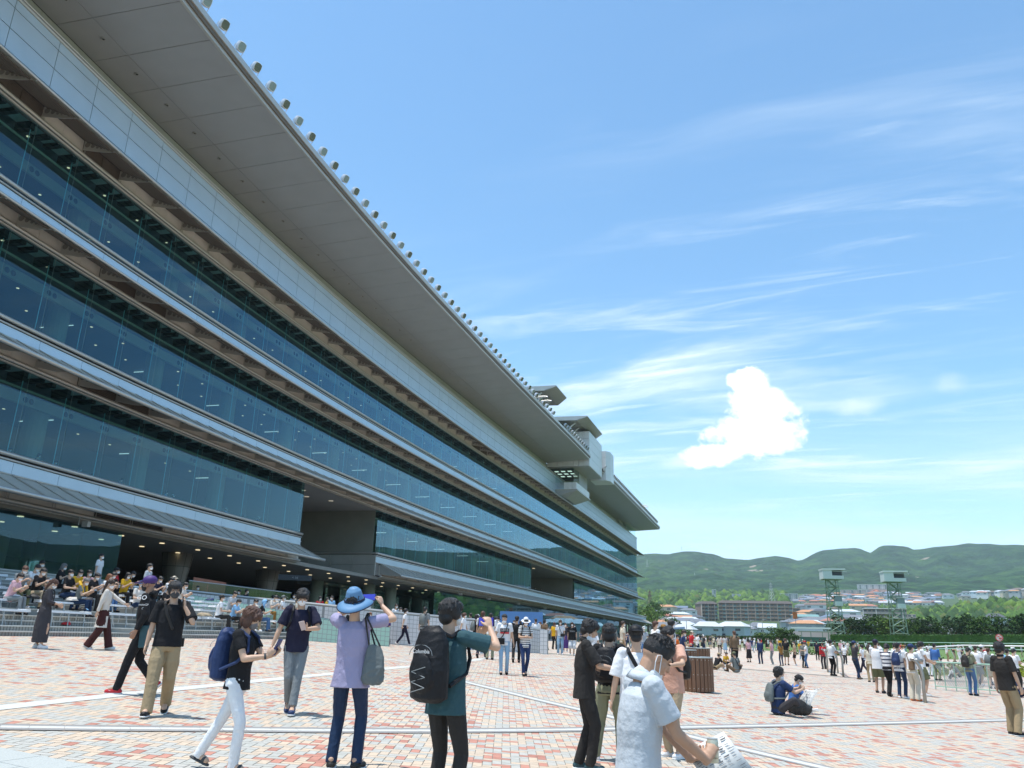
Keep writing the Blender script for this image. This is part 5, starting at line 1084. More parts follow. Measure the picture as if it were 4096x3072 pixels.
def fr(p0, r0, p1, r1, n=14, k=1):
    """tube with flat ends, for sleeves and hems"""
    p0, p1 = Vector(p0), Vector(p1); t = (p1 - p0).normalized(); a = Vector((0, 0, 1)) if abs(t.z) < .8 else Vector((0, 1, 0)); a = (a - t * a.dot(t)).normalized(); b = t.cross(a)
    return loft([(p0, b * r0, a * r0), (p1, b * r1, a * r1)], n)
def ell(c, r, M=None, n=14, m=9):
    c = Vector(c); V = []; F = []
    for i in range(m + 1):
        th = math.pi * i / m
        if i in (0, m): V.append(Vector((0, 0, r[2] * (1 if i == 0 else -1)))); continue
        for j in range(n): ph = 2 * math.pi * j / n; V.append(Vector((r[0] * math.sin(th) * math.cos(ph), r[1] * math.sin(th) * math.sin(ph), r[2] * math.cos(th))))
    for j in range(n): F.append((0, 1 + j, 1 + (j + 1) % n))
    for i in range(m - 2):
        for j in range(n): A = 1 + i * n; F.append((A + j, A + n + j, A + n + (j + 1) % n, A + (j + 1) % n))
    A = 1 + (m - 2) * n; e = len(V) - 1
    for j in range(n): F.append((A + j, e, A + (j + 1) % n))
    return [c + ((M @ v) if M is not None else v) for v in V], F
def loft(rings, n=18):
    """closed solid through elliptical rings (centre, x axis, y axis)"""
    V = []; F = []
    for c, ax, ay in rings:
        for j in range(n): q = 2 * math.pi * j / n; V.append(Vector(c) + Vector(ax) * math.cos(q) + Vector(ay) * math.sin(q))
    k = len(rings)
    for i in range(k - 1):
        for j in range(n): F.append((i * n + j, i * n + (j + 1) % n, (i + 1) * n + (j + 1) % n, (i + 1) * n + j))
    F.append(tuple(range(n - 1, -1, -1))); F.append(tuple((k - 1) * n + j for j in range(n))); return V, F
JOBS = []      # (object, voxel, smooth iterations)
def solid(name, prims, m, parent, vox, it=3, wr=0.0, seed=0):
    b = MB()
    for V, F in prims: b.add(V, F)
    me = mesh_np(name, b.V, b.F, [m]); o = bpy.data.objects.new(name, me); COL.objects.link(o); o.parent = parent; JOBS.append((o, vox, it, wr, seed)); return o
def bake_jobs():
    for o, vox, it, wr, sd in JOBS:
        r = o.modifiers.new('r', 'REMESH'); r.mode = 'VOXEL'; r.voxel_size = vox; r.use_smooth_shade = True
        s = o.modifiers.new('s', 'SMOOTH'); s.factor = 0.5; s.iterations = it
    dg = bpy.context.evaluated_depsgraph_get(); dg.update(); done = {}
    for o, vox, it, wr, sd in JOBS:
        me = bpy.data.meshes.new_from_object(o.evaluated_get(dg)); me.name = o.name.split('.')[0]
        if wr:
            n = len(me.vertices); co = np.empty(n * 3); me.vertices.foreach_get('co', co); co = co.reshape(-1, 3); no = np.empty(n * 3); me.vertex_normals.foreach_get('vector', no); no = no.reshape(-1, 3)
            r = np.random.RandomState(sd + 11); h = np.zeros(n)
            for i in range(9):
                d = r.normal(size=3); d[2] *= 0.9; d /= np.linalg.norm(d); f = r.uniform(14, 46); ph = r.uniform(0, 6); w2 = np.sin(co @ r.normal(size=3) * 7 + r.uniform(0, 6)) * 2.0
                s_ = np.sin(co @ d * f + ph + w2); h += (1 - np.abs(s_)) ** 2 * (20 / f) * (np.sin(co @ r.normal(size=3) * 5 + r.uniform(0, 6)) * .5 + .5)
            h = h - h.mean(); co += no * (h * wr)[:, None]; me.vertices.foreach_set('co', co.reshape(-1)); me.update()
        old = o.data; o.modifiers.clear(); o.data = me
        for p in ():
            pass
    JOBS.clear()
def ik(a, c, l1, l2, pole):
    a, c, pole = Vector(a), Vector(c), Vector(pole); d = c - a; L = min(d.length, (l1 + l2) * 0.999); d.normalize(); c = a + d * L
    x = (l1 * l1 - l2 * l2 + L * L) / (2 * L); h = math.sqrt(max(0, l1 * l1 - x * x)); p = pole - d * pole.dot(d)
    if p.length < 1e-4: p = Vector((0, 1, 0)) - d * d.y
    p.normalize(); return a + d * x + p * h, c
def skin_mat(t): 
    c = {'light': (0.56, 0.36, 0.25), 'mid': (0.46, 0.28, 0.19), 'tan': (0.36, 0.20, 0.13)}[t]; return mat('skin_' + t, c, 0.5, 0, 0.05, 12.0, spec=0.35)
HAIRC = {'black': (0.012, 0.011, 0.012), 'darkbrown': (0.035, 0.018, 0.012), 'brown': (0.085, 0.035, 0.02), 'orange': (0.20, 0.075, 0.03), 'grey': (0.13, 0.13, 0.13)}
def hair_mat(c): return mat('hair_' + c, HAIRC[c], 0.45, 0, 0.3, 60, 0.5, 120, spec=0.5, stretch=(3, 3, 0.4))
CLO = {'black': (0.014, 0.014, 0.016), 'offblack': (0.03, 0.028, 0.027), 'charcoal': (0.05, 0.048, 0.055), 'darknavy': (0.018, 0.018, 0.040), 'navy': (0.025, 0.045, 0.12), 'blue': (0.06, 0.16, 0.42), 'denim': (0.012, 0.030, 0.075), 'midjean': (0.07, 0.15, 0.30), 'lightjean': (0.26, 0.40, 0.54),
       'white': (0.74, 0.75, 0.77), 'cream': (0.60, 0.55, 0.45), 'offwhite': (0.62, 0.58, 0.53), 'beige': (0.42, 0.33, 0.22), 'khaki': (0.34, 0.26, 0.155), 'olive': (0.13, 0.14, 0.075), 'sage': (0.25, 0.26, 0.17), 'grey': (0.20, 0.22, 0.23), 'lightgrey': (0.42, 0.45, 0.49), 'greygreen': (0.14, 0.16, 0.16),
       'lilac': (0.33, 0.31, 0.46), 'teal': (0.035, 0.085, 0.10), 'red': (0.50, 0.03, 0.04), 'maroon': (0.055, 0.018, 0.018), 'pink': (0.62, 0.38, 0.42), 'peach': (0.62, 0.36, 0.27), 'yellow': (0.62, 0.36, 0.02), 'brown': (0.16, 0.11, 0.07), 'rust': (0.26, 0.13, 0.03), 'skyblue': (0.25, 0.48, 0.75), 'hatblue': (0.12, 0.25, 0.42), 'purple': (0.07, 0.035, 0.16), 'stripe': (0.70, 0.70, 0.68), 'orange': (0.60, 0.13, 0.02), 'polo': (0.50, 0.54, 0.58)}
def cloth_mat(c, kind='cotton'):
    n = 'cloth_' + c + ('' if kind == 'cotton' else '_' + kind)
    if n in MATS: return MATS[n]
    m = mat(n, CLO[c], 0.85 if kind == 'cotton' else 0.55, 0, 0.07, 6.0, 0.5 if kind != 'plain' else 0, 22.0, spec=0.25)
    if kind == 'stripes':
        nt = m.node_tree; b = nt.nodes['Principled BSDF']; tc = nt.nodes.new('ShaderNodeTexCoord'); w = nt.nodes.new('ShaderNodeTexWave'); w.bands_direction = 'Z'; w.inputs['Scale'].default_value = 5.0 if c == 'stripe' else 2.6; nt.links.new(tc.outputs['Object'], w.inputs['Vector'])
        cr = nt.nodes.new('ShaderNodeValToRGB'); cr.color_ramp.interpolation = 'CONSTANT'; cr.color_ramp.elements[0].color = (*({'stripe': (.06, .06, .08), 'white': (0.03, 0.04, 0.08), 'red': (0.75, 0.7, 0.7)}.get(c, (.7, .7, .7))), 1); cr.color_ramp.elements[1].position = 0.28; cr.color_ramp.elements[1].color = (*CLO[c], 1)
        nt.links.new(w.outputs[0], cr.inputs[0]); nt.links.new(cr.outputs[0], b.inputs['Base Color'])
    return m
LEATH = mat('shoe_rubber_white', (0.65, 0.65, 0.64), 0.5)
def rotm(yaw, pitch, roll=0.0): return Matrix.Rotation(yaw, 3, 'Z') @ Matrix.Rotation(pitch, 3, 'X') @ Matrix.Rotation(roll, 3, 'Y')
def hand_prims(w, d, palmn, side, curl=0.5, s=1.0, spread=0.12, thumb=0.6):
    """palm and five unequal bent fingers; d = direction, palmn = palm normal (side it faces)"""
    d = Vector(d).normalized(); pn = Vector(palmn); pn = (pn - d * pn.dot(d)).normalized(); u = d.cross(pn) * side; P = []      # u points to the thumb side
    w = Vector(w); P.append(cap(w - d * .01 * s, .024 * s, w + d * .05 * s, .036 * s, 8, 3, 0.5, pn)); P.append(cap(w + d * .05 * s, .037 * s, w + d * .075 * s, .036 * s, 8, 3, 0.42, pn))
    for i, (L, o) in enumerate(((0.070, .030), (0.078, .010), (0.072, -.010), (0.056, -.029))):
        k = w + d * .085 * s + u * o * s; q = k; a = 0.0; r = (.0098, .0098, .0095, .0085)[i] * s; dd = (d + u * (o * spread * 12) * .3).normalized()
        for j, f in enumerate((0.45, 0.32, 0.23)):
            a += curl * (0.9, 1.0, 0.7)[j]; v = dd * math.cos(a) + pn * math.sin(a); n_ = q + v * L * f * s; P.append(cap(q, r * (1 - .08 * j), n_, r * (1 - .08 * (j + 1)), 7, 2)); q = n_
    k = w + d * .028 * s + u * .028 * s; v = (d * (1 - .35 * thumb) + u * (0.75 - .3 * thumb) + pn * (.75 * thumb)).normalized(); q = k + v * .042 * s; P.append(cap(k, .014 * s, q, .0115 * s, 7, 2)); v = (v + d * .5 + pn * .35 * thumb - u * .25).normalized(); P.append(cap(q, .0115 * s, q + v * .03 * s, .009 * s, 7, 2))
    return P
def person(loc, yaw, S, vox=0.009):
    """S: description of pose and clothes. Local frame: +Y is where the person faces, +X the right hand side."""
    g = S.get; h = g('h', 1.70); s = h / 1.70; fem = g('fem', False); fat = g('fat', 1.0); root = empty('person', loc, yaw, S['label'], 'person', g('group')); hv = lambda a: Vector(a) * s
    pel = hv(g('pel', (0, 0, 0.93))); lean = g('lean', 0.03); side = g('side', 0.0); tw = g('twist', 0.0)
    up = Vector((math.sin(side), math.sin(lean), math.cos(lean))).normalized(); xr = Vector((math.cos(tw), math.sin(tw), 0)); xr = (xr - up * xr.dot(up)).normalized(); fw = up.cross(xr)
    curve = g('curve', 0.0); up2 = (up + fw * curve).normalized(); fw2 = up2.cross(xr)
    chest = pel + up * (.30 * s); nb = chest + up2 * (.236 * s) - fw * .01 * s; sw = (0.172 if not fem else 0.155) * (1 + (fat - 1) * .4) * s
    shc = chest + up2 * (.185 * s); shr, shl = shc + xr * sw, shc - xr * sw; hw = .088 * s; hr, hl = pel + xr.copy() * 0 + Vector((hw, 0, -.03 * s)), pel + Vector((-hw, 0, -.03 * s))
    hr = pel + Vector((xr.x, xr.y * .5, 0)) * hw + Vector((0, 0, -.03 * s)); hl = pel - Vector((xr.x, xr.y * .5, 0)) * hw + Vector((0, 0, -.03 * s))
    hy, hp, hroll = g('head', (0, 0, 0)); Mh = rotm(math.atan2(xr.y, xr.x) + hy, hp, hroll); nk = nb + up2 * .035 * s; hc = nk + Mh @ Vector((0, .022, .116)) * s
    arms = {}; al, fl = .285 * s, .245 * s
    for sd, sh, key, dflt in ((1, shr, 'R', (0.24, 0.02, 0.80)), (-1, shl, 'L', (-0.24, 0.02, 0.80))):
        tgt = hv(g(key, dflt)); pole = g('pole' + key, (sd * .5, -1, -.4)); e, w = ik(sh, tgt, al, fl, pole); arms[key] = (sh, e, w)
    legs = {}; tl, cl = .42 * s, .42 * s
    for sd, hp_, key, dflt in ((1, hr, 'fR', (0.10, 0, 0, 0.12, 0)), (-1, hl, 'fL', (-0.10, 0, 0, -0.12, 0))):
        f = g(key, dflt); fp = hv(f[:3]); yf, pf = f[3], f[4]; fd = Matrix.Rotation(-yf, 3, 'Z') @ Vector((0, math.cos(pf), -math.sin(pf))); ank = fp + Vector((0, 0, .085 * s)) - Matrix.Rotation(-yf, 3, 'Z') @ Vector((0, 1, 0)) * .0; kpole = g('k' + key[1], (sd * .1, 1, .15)); k, a = ik(hp_, ank, tl, cl, kpole); legs[key] = (hp_, k, a, fd, fp)
    sm = skin_mat(g('skin', 'light')); B = []
    # head: skull, face, jaw, nose, ears
    e = lambda c, r, M=Mh: ell(hc + Mh @ Vector(c) * s, Vector(r) * s, M)
    B += [e((0, -.012, .022), (.074, .092, .088)), e((0, .025, -.03), (.062, .068, .082)), e((0, .045, -.078), (.038, .038, .034)), e((0, .012, -.045), (.060, .06, .06))]
    B += [cap(hc + Mh @ Vector((0, .088, .008)) * s, .008 * s, hc + Mh @ Vector((0, .106, -.030)) * s, .012 * s, 7, 2), e((.072, -.005, -.018), (.009, .018, .030)), e((-.072, -.005, -.018), (.009, .018, .030))]
    B += [e((0, .086, -.058), (.022, .012, .010)), e((.030, .070, .024), (.026, .016, .009)), e((-.030, .070, .024), (.026, .016, .009)), e((.042, .05, -.03), (.022, .024, .024)), e((-.042, .05, -.03), (.022, .024, .024))]
    B.append(cap(nb - up2 * .04 * s, .058 * s, hc + Mh @ Vector((0, -.02, -.05)) * s, .052 * s, 12, 3))
    # trunk
    def tr(k0, wx, wy, yo=0.0):
        c = pel.lerp(chest, k0 / .30 if k0 <= .30 else 1.0) + (up2 * (k0 - .30) * s if k0 > .30 else Vector((0, 0, 0))); f_ = fw if k0 <= .3 else fw2; return (c + f_ * yo * s, xr * wx * s, f_ * wy * s)
    wa = 0.118 if fem else 0.132
    B.append(loft([tr(-.10, .10, .06), tr(-.06, .130, .09), tr(.0, .135, .092), tr(.10, wa * .93, .080), tr(.20, .130, .090), tr(.32, .145, .10), tr(.42, .140, .082), tr(.465, .095, .06), tr(.51, .05, .05)]))
    for sd, key in ((1, 'R'), (-1, 'L')):
        sh, el_, w = arms[key]; t = fat ** .5; B += [cap(sh, .043 * s * t, sh.lerp(el_, .55), .041 * s * t), cap(sh.lerp(el_, .5), .041 * s * t, el_, .036 * s), cap(el_, .037 * s, el_.lerp(w, .35), .038 * s), cap(el_.lerp(w, .3), .038 * s, w, .024 * s)]
        hd = g('h' + key, {}); d = Vector(hd.get('d', (w - el_).normalized())); pn = Vector(hd.get('n', (-sd, 0.2, 0))); B += hand_prims(w, d, pn, sd * (1 if hd.get('flip', 0) == 0 else -1), hd.get('curl', .45), s * (0.92 if fem else 1.0), thumb=hd.get('thumb', .5))
        hp_, k, a, fd, fp = legs['f' + key]; B += [cap(hp_, .082 * s, hp_.lerp(k, .6), .066 * s), cap(hp_.lerp(k, .5), .066 * s, k, .050 * s), cap(k, .05 * s, k.lerp(a, .35), .052 * s), cap(k.lerp(a, .3), .052 * s, a, .034 * s), cap(a - fd * .03 * s, .036 * s, a + fd * .10 * s - Vector((0, 0, .035 * s)), .036 * s)]
    body = solid('body', B, sm, root, vox, 2)
    bare = vox > 0.011
    # ---- trousers, skirt or shorts
    lw = g('legs', 'denim'); lk = g('legkind', 'long'); cm = cloth_mat(lw, 'denim' if 'jean' in lw or lw == 'denim' else 'cotton'); P = []; lo = g('loose', 1.0)
    if lk != 'none':
        P.append(loft([tr(-.115, .12 * lo, .09 * lo), tr(-.06, .166, .122 * lo ** .5), tr(.0, .168, .124), tr(.07, .152 * fat, .110 * fat), tr(.10, .145 * fat, .105 * fat)]))
        for key in ('R', 'L'):
            hp_, k, a, fd, fp = legs['f' + key]
            if lk == 'long': c0 = a - (k - a).normalized() * (.035 if lo < 1.25 else .05) * s + (k - a).normalized() * g('crop', 0.0) * s; P += [cap(hp_, .094 * s, hp_.lerp(k, .6), .078 * s * lo), cap(hp_.lerp(k, .5), .080 * s * lo, k, .064 * s * lo), cap(k, .064 * s * lo, k.lerp(c0, .5), .060 * s * lo), fr(k.lerp(c0, .40), .060 * s * lo, c0, .057 * s * lo * g('hem', 1.0))]
            elif lk == 'shorts': k2 = hp_.lerp(k, .93); P += [cap(hp_, .098 * s, hp_.lerp(k, .5), .092 * s * lo), fr(hp_.lerp(k, .35), .093 * s * lo ** .5, k2, .090 * s * lo)]
            elif lk == 'crop': k2 = k.lerp(a, .35); P += [cap(hp_, .095 * s, k, .075 * s * lo), fr(k.lerp(hp_, .05), .073 * s * lo, k2, .072 * s * lo)]
        if lk == 'skirt':
            zt = pel; zb = (legs['fR'][2] + legs['fL'][2]) / 2; ln = g('skirt', 0.6); P.append(loft([(pel + up * .06 * s, xr * .14 * s, fw * .11 * s), (pel, xr * .17 * s, fw * .14 * s), (pel.lerp(zb, ln * .5), xr * .20 * s, fw * .18 * s), (pel.lerp(zb, ln), xr * .24 * s * lo, fw * .21 * s * lo)]))
        solid('trousers' if lk in ('long', 'crop') else 'shorts' if lk == 'shorts' else 'skirt', P, cm, root, vox, 2, g('wr', 0.0026) if not bare else 0, g('seed', 0) + 1)
    if g('cuff'):
        for key in ('R', 'L'): hp_, k, a, fd, fp = legs['f' + key]; u_ = (k - a).normalized(); solid('cuff', [cap(a + u_ * .015 * s, .056 * s, a + u_ * .05 * s, .057 * s, 10, 1)], cloth_mat(g('cuff')), root, vox, 1)
    # ---- top
    tc = g('top', 'white'); tm = cloth_mat(tc, g('topkind', 'cotton')); P = []; bx = g('boxy', 1.0); hemz = g('topz', -.10); fx = fat * bx
    P.append(loft([tr(hemz, .172 * fx * g('flare', 1.0), .130 * fx * g('flare', 1.0)), tr(hemz + .05, .168 * fx * (1 + (g('flare', 1) - 1) * .7), .126 * fx * (1 + (g('flare', 1) - 1) * .7)), tr(.05, .160 * fx, .118 * fx), tr(.14, .155 * fx, .114 * fx), tr(.24, .163 * fx, .122 * fx), tr(.34, .175, .127), tr(.42, .172, .112), tr(.455, .135, .092), tr(.485, .085, .078), tr(.497, .068, .070)], 20))
    sl = g('sleeve', .62); sr = g('sleever', 1.0)
    for key in ('R', 'L'):
        sh, el_, w = arms[key]
        if sl <= 0: P.append(cap(sh, .052 * s, sh, .052 * s)); continue
        if sl <= 1: m1 = sh.lerp(el_, sl); P += [cap(sh + (shc - sh) * .04, .070 * s * fat ** .3, sh.lerp(el_, .06), .066 * s), cap(sh + (shc - sh) * .16, .066 * s, sh.lerp(el_, .12), .062 * s), fr(sh + (shc - sh) * .05, .060 * s, sh.lerp(el_, .3), .062 * s * (1 + (sr - 1) * .5)), fr(sh.lerp(el_, .28), .062 * s * (1 + (sr - 1) * .5), m1, .060 * s * sr)]
        else: m1 = el_.lerp(w, sl - 1); P += [cap(sh, .064 * s, el_, .054 * s * sr), fr(el_, .050 * s * sr, m1, .038 * s * sr)]
    if g('collar'): P.append(cap(nb + up2 * .005 * s, .066 * s, nb + up2 * .03 * s, .064 * s, 12, 1))
    if g('hood'): P += [ell(nb - fw * .07 * s + up2 * .0, (.10 * s, .05 * s, .055 * s), Mh * 1.0), cap(nb - xr * .05 * s - fw * .03 * s, .03 * s, nb + xr * .05 * s - fw * .03 * s, .03 * s)]
    solid('shirt' if not g('dress') else 'dress', P, tm, root, vox, 2, g('wr', 0.0026) * 1.1 if not bare else 0, g('seed', 0) + 2)
    if g('dress'): 
        zb = (legs['fR'][2] + legs['fL'][2]) / 2; ln = g('dress'); solid('dress_skirt', [loft([(pel + up * .12 * s, xr * .15 * s * fx, fw * .115 * s), (pel, xr * .185 * s, fw * .15 * s), (pel.lerp(zb, ln * .5), xr * .205 * s * g('dflare', 1.0), fw * .18 * s * g('dflare', 1.0)), (pel.lerp(zb, ln), xr * .205 * s * g('dflare', 1.0) ** 2, fw * .17 * s * g('dflare', 1.0) ** 2)], 22)], tm, root, vox, 2, .006 if not bare else 0, 3)
    # ---- shoes
    shc_ = g('shoes', 'white'); shm = cloth_mat(shc_, 'leather'); solem = LEATH if g('sole', 'white') == 'white' else M_joint
    for key in ('R', 'L'):
        hp_, k, a, fd, fp = legs['f' + key]; fl_ = Vector((fd.x, fd.y, fd.z)); dn = Vector((0, 0, -1)); dn = (dn - fl_ * dn.dot(fl_)).normalized(); o_ = a + dn * .052 * s
        if g('sandal'): P = [cap(o_ - fl_ * .06 * s + dn * .012 * s, .034 * s, o_ + fl_ * .13 * s + dn * .012 * s, .040 * s, 10, 2, .45, dn)]; solid('sandal_sole', P, M_joint, root, vox, 1); solid('sandal_strap', [cap(a - fl_ * .01 * s, .041 * s, a + fl_ * .005 * s, .041 * s, 10, 1), cap(o_ + fl_ * .075 * s - dn * .02 * s, .042 * s, o_ + fl_ * .10 * s - dn * .018 * s, .042 * s, 10, 1)], M_joint, root, vox, 1); continue
        P = [cap(o_ - fl_ * .035 * s + dn * -.002, .047 * s, o_ + fl_ * .125 * s + dn * .002 * s, .048 * s, 10, 3, .80, dn), cap(a + dn * .02 * s - fl_ * .012 * s, .050 * s, a + dn * .0 * s - fl_ * .012 * s, .047 * s), cap(a + dn * .03 * s, .046 * s, o_ + fl_ * .09 * s - dn * .010 * s, .038 * s)]
        if g('boots'): P.append(cap(a, .048 * s, a - dn * .07 * s, .05 * s, 10, 1))
        shoe = solid('shoe', P, shm, root, vox, 1)
        if not bare: solid('sole', [cap(o_ - fl_ * .040 * s + dn * .030 * s, .052 * s, o_ + fl_ * .130 * s + dn * .030 * s, .053 * s, 12, 2, .34, dn)], solem, root, vox * .8, 1)
    # ---- hair, hats
    hk = g('hair', 'short'); hm = hair_mat(g('hairc', 'black')); H = []; r3 = random.Random(g('seed', 0) + 5)
    def hl(c, r): H.append(e(c, r))
    if hk != 'none':
        if hk == 'buzz':
            hl((0, -.014, .034), (.0775, .096, .088)); hl((0, .012, .068), (.064, .072, .056))
        elif hk == 'short':
            hl((0, -.022, .036), (.083, .097, .090)); hl((0, .014, .064), (.074, .082, .058)); hl((0, -.06, -.03), (.066, .05, .052)); hl((.055, .045, .058), (.028, .045, .026)); hl((-.055, .045, .058), (.028, .045, .026))
        elif hk == 'mop':
            hl((0, -.020, .036), (.093, .108, .096)); hl((0, .030, .058), (.080, .080, .056)); hl((0, -.06, -.035), (.075, .058, .065)); hl((.070, .0, .0), (.024, .05, .055)); hl((-.070, .0, .0), (.024, .05, .055)); hl((0, .072, .045), (.062, .030, .034))
        elif hk == 'bob':
            hl((0, -.024, .030), (.096, .112, .098)); hl((0, -.055, -.045), (.088, .062, .085)); hl((.074, .01, -.035), (.022, .055, .082)); hl((-.074, .01, -.035), (.022, .055, .082)); hl((0, .056, .060), (.070, .050, .042)); hl((.05, .07, .03), (.034, .022, .04)); hl((-.05, .07, .03), (.034, .022, .04))
        elif hk in ('long', 'pony'):
            hl((0, -.022, .034), (.086, .100, .092)); hl((0, .03, .066), (.066, .066, .046)); hl((0, -.07, -.04), (.066, .045, .075))
            if hk == 'long': H.append(cap(hc + Mh @ Vector((0, -.06, -.03)) * s, .075 * s, nb - up2 * .10 * s - fw2 * .085 * s, .055 * s, 12, 3, .6)); hl((.07, .0, -.05), (.022, .045, .09)); hl((-.07, .0, -.05), (.022, .045, .09))
            else: H.append(cap(hc + Mh @ Vector((0, -.11, .02)) * s, .035 * s, nb - up2 * .08 * s - fw2 * .11 * s, .022 * s))
        if not bare or hk in ('mop', 'short'):
            n = 190 if not bare else 14
            for i in range(n):       # locks that break up the outline
                th = r3.uniform(0, 2 * math.pi); ph = r3.uniform(.05, 1.35 if hk != 'buzz' else 1.0); d = Vector((math.sin(ph) * math.cos(th), math.sin(ph) * math.sin(th), math.cos(ph)))
                if d.y > .55 and d.z < .35: continue
                rr = {'buzz': .081, 'short': .088, 'mop': .096, 'bob': .099}.get(hk, .090); p = Vector((d.x * rr * .88, d.y * rr * 1.08 - .018, d.z * rr + .034)); tn = Vector((0, 0, -1)) - d * (-d.z); tn = tn.normalized() if tn.length > .1 else Vector((0, 1, 0)); l_ = r3.uniform(.03, .07) * (.3 if hk == 'buzz' else 1)
                q = p + tn * l_ + d * (.018 if hk == 'buzz' else r3.uniform(-.006, .002)) + Vector((r3.uniform(-.004, .004), r3.uniform(-.004, .004), 0)); H.append(cap(hc + Mh @ p * s, (.0065 if not bare else .010) * s, hc + Mh @ q * s, .003 * s, 6, 1))
        solid('hair', H, hm, root, min(vox, .0055) if not bare else vox, 1)
    hat = g('hat')
    if hat:
        hcm = cloth_mat(g('hatc', 'navy'), 'plain'); bk = g('hatback', False); fy = -1 if bk else 1
        if hat == 'cap':
            P = [ell(hc + Mh @ Vector((0, -.015, .052)) * s, Vector((.094, .112, .082)) * s, Mh)]; solid('cap', P, hcm, root, vox, 1); P = [ell(hc + Mh @ Vector((0, fy * .135, .042)) * s, Vector((.072, .088, .010)) * s, Mh @ Matrix.Rotation(-.18 * fy, 3, 'X'))]; solid('cap_brim', P, cloth_mat(g('brimc', g('hatc', 'navy')), 'plain'), root, min(vox, .008), 0)
        elif hat == 'bucket':
            solid('hat_crown', [cap(hc + Mh @ Vector((0, -.01, .03)) * s, .106 * s, hc + Mh @ Vector((0, -.012, .088)) * s, .088 * s, 18, 3)], hcm, root, vox, 2, .003, 5)
            V = []; F = []; n = 40
            for (r_, z_) in ((.100, .034), (.165, -.006), (.215, -.030), (.213, -.037), (.160, -.014), (.098, .020)):
                for j in range(n): q = 2 * math.pi * j / n; wv = 1 + .04 * math.sin(3 * q + 1); V.append(hc + Mh @ Vector((r_ * .88 * math.cos(q) * wv, r_ * 1.0 * math.sin(q) * wv - .01, z_ + .018 * abs(math.cos(q)) ** 2 * (r_ > .15) - .0)) * s)
            for i in range(6):
                for j in range(n): F.append((i * n + j, i * n + (j + 1) % n, ((i + 1) % 6) * n + (j + 1) % n, ((i + 1) % 6) * n + j))
            bb = MB(); bb.add(V, F); bb.build('hat_brim', hcm, root, smooth=True)
            bb = MB(); ring = [hc + Mh @ Vector((.19 * math.cos(q * math.pi / 20) * (1 + .04 * math.sin(3 * q * math.pi / 20 + 1)), .216 * math.sin(q * math.pi / 20) * (1 + .04 * math.sin(3 * q * math.pi / 20 + 1)) - .01, -.034 + .018 * abs(math.cos(q * math.pi / 20)) ** 2)) * s for q in range(41)]; bb.tube(ring, .006, 6); ring = [hc + Mh @ Vector((.104 * math.cos(q * math.pi / 16), .106 * math.sin(q * math.pi / 16) - .01, .040)) * s for q in range(33)]; bb.tube(ring, .008, 6); bb.build('hat_band', cloth_mat('darknavy', 'plain'), root)
        elif hat == 'sun': 
            solid('hat_crown', [cap(hc + Mh @ Vector((0, -.01, .03)) * s, .10 * s, hc + Mh @ Vector((0, -.012, .07)) * s, .085 * s, 14, 3)], hcm, root, vox, 1); solid('hat_brim', [ell(hc + Mh @ Vector((0, 0, .028)) * s, Vector((.16, .17, .012)) * s, Mh)], hcm, root, min(vox, .01), 0)
        elif hat == 'towel': solid('towel', [ell(hc + Mh @ Vector((0, -.03, .02)) * s, Vector((.11, .12, .125)) * s, Mh), cap(hc + Mh @ Vector((.08, 0, -.05)) * s, .05 * s, chest + xr * .11 * s + fw * .06 * s, .045 * s), cap(hc + Mh @ Vector((-.08, 0, -.05)) * s, .05 * s, chest - xr * .11 * s + fw * .06 * s, .045 * s)], hcm, root, vox, 2)
    # ---- mask, glasses, eyes
    mk = g('mask')
    if mk:
        mm = mat('mask_' + mk, {'white': (0.78, 0.79, 0.80), 'grey': (0.16, 0.16, 0.17), 'darkgrey': (0.055, 0.055, 0.058), 'black': (0.015, 0.015, 0.017), 'pink': (0.7, 0.5, 0.5)}[mk], 0.75, 0, .03, 30); dz = -.052 - (.055 if g('chin') else 0); dy = .040 - (.012 if g('chin') else 0)
        solid('face_mask', [e((0, dy, dz), (.063, .062, .050)), e((0, dy + .045, dz + .012), (.026, .026, .036)), e((0, dy + .012, dz - .03), (.044, .05, .026))], mm, root, min(vox, .009), 2)
        if not bare:
            bb = MB()
            for sx in (-1, 1): bb.tube([hc + Mh @ Vector((sx * .063, dy + .02, dz + .028)) * s, hc + Mh @ Vector((sx * .077, .0, .012)) * s, hc + Mh @ Vector((sx * .082, -.022, -.004)) * s, hc + Mh @ Vector((sx * .079, -.012, -.042)) * s, hc + Mh @ Vector((sx * .06, dy + .012, dz - .022)) * s], .0028, 5)
            bb.build('ear_loop', mm, root)
    if g('face', not bare):
        for sx in (-1, 1):
            V, F = e((sx * .030, .0835, .004), (.0135, .006, .0045)); b = MB(); b.add(V, F); b.build('eye', mat('eye_dark', (0.02, 0.012, 0.01), 0.25), root, smooth=True)
            V, F = e((sx * .031, .0875, .026), (.019, .006, .0045)); b = MB(); b.add(V, F); b.build('eyebrow', hm, root, smooth=True)
        if not mk or g('chin'): V, F = e((0, .0965, -.060), (.020, .005, .0045)); b = MB(); b.add(V, F); b.build('mouth', mat('lips', (0.40, 0.17, 0.14), 0.5), root, smooth=True)
    if g('glasses'):
        bb = MB()
        for sx in (-1, 1): bb.tube([hc + Mh @ Vector((sx * .034 + .026 * math.cos(q * math.pi / 6), .104, .004 + .020 * math.sin(q * math.pi / 6))) * s for q in range(13)], .0028, 5); bb.tube([hc + Mh @ Vector((sx * .060, .104, .006)) * s, hc + Mh @ Vector((sx * .080, .0, .004)) * s], .0025, 5)
        bb.tube([hc + Mh @ Vector((-.008, .106, .006)) * s, hc + Mh @ Vector((.008, .106, .006)) * s], .0025, 5); bb.build('glasses', M_joint, root)
    root['_j'] = 1; del root['_j']
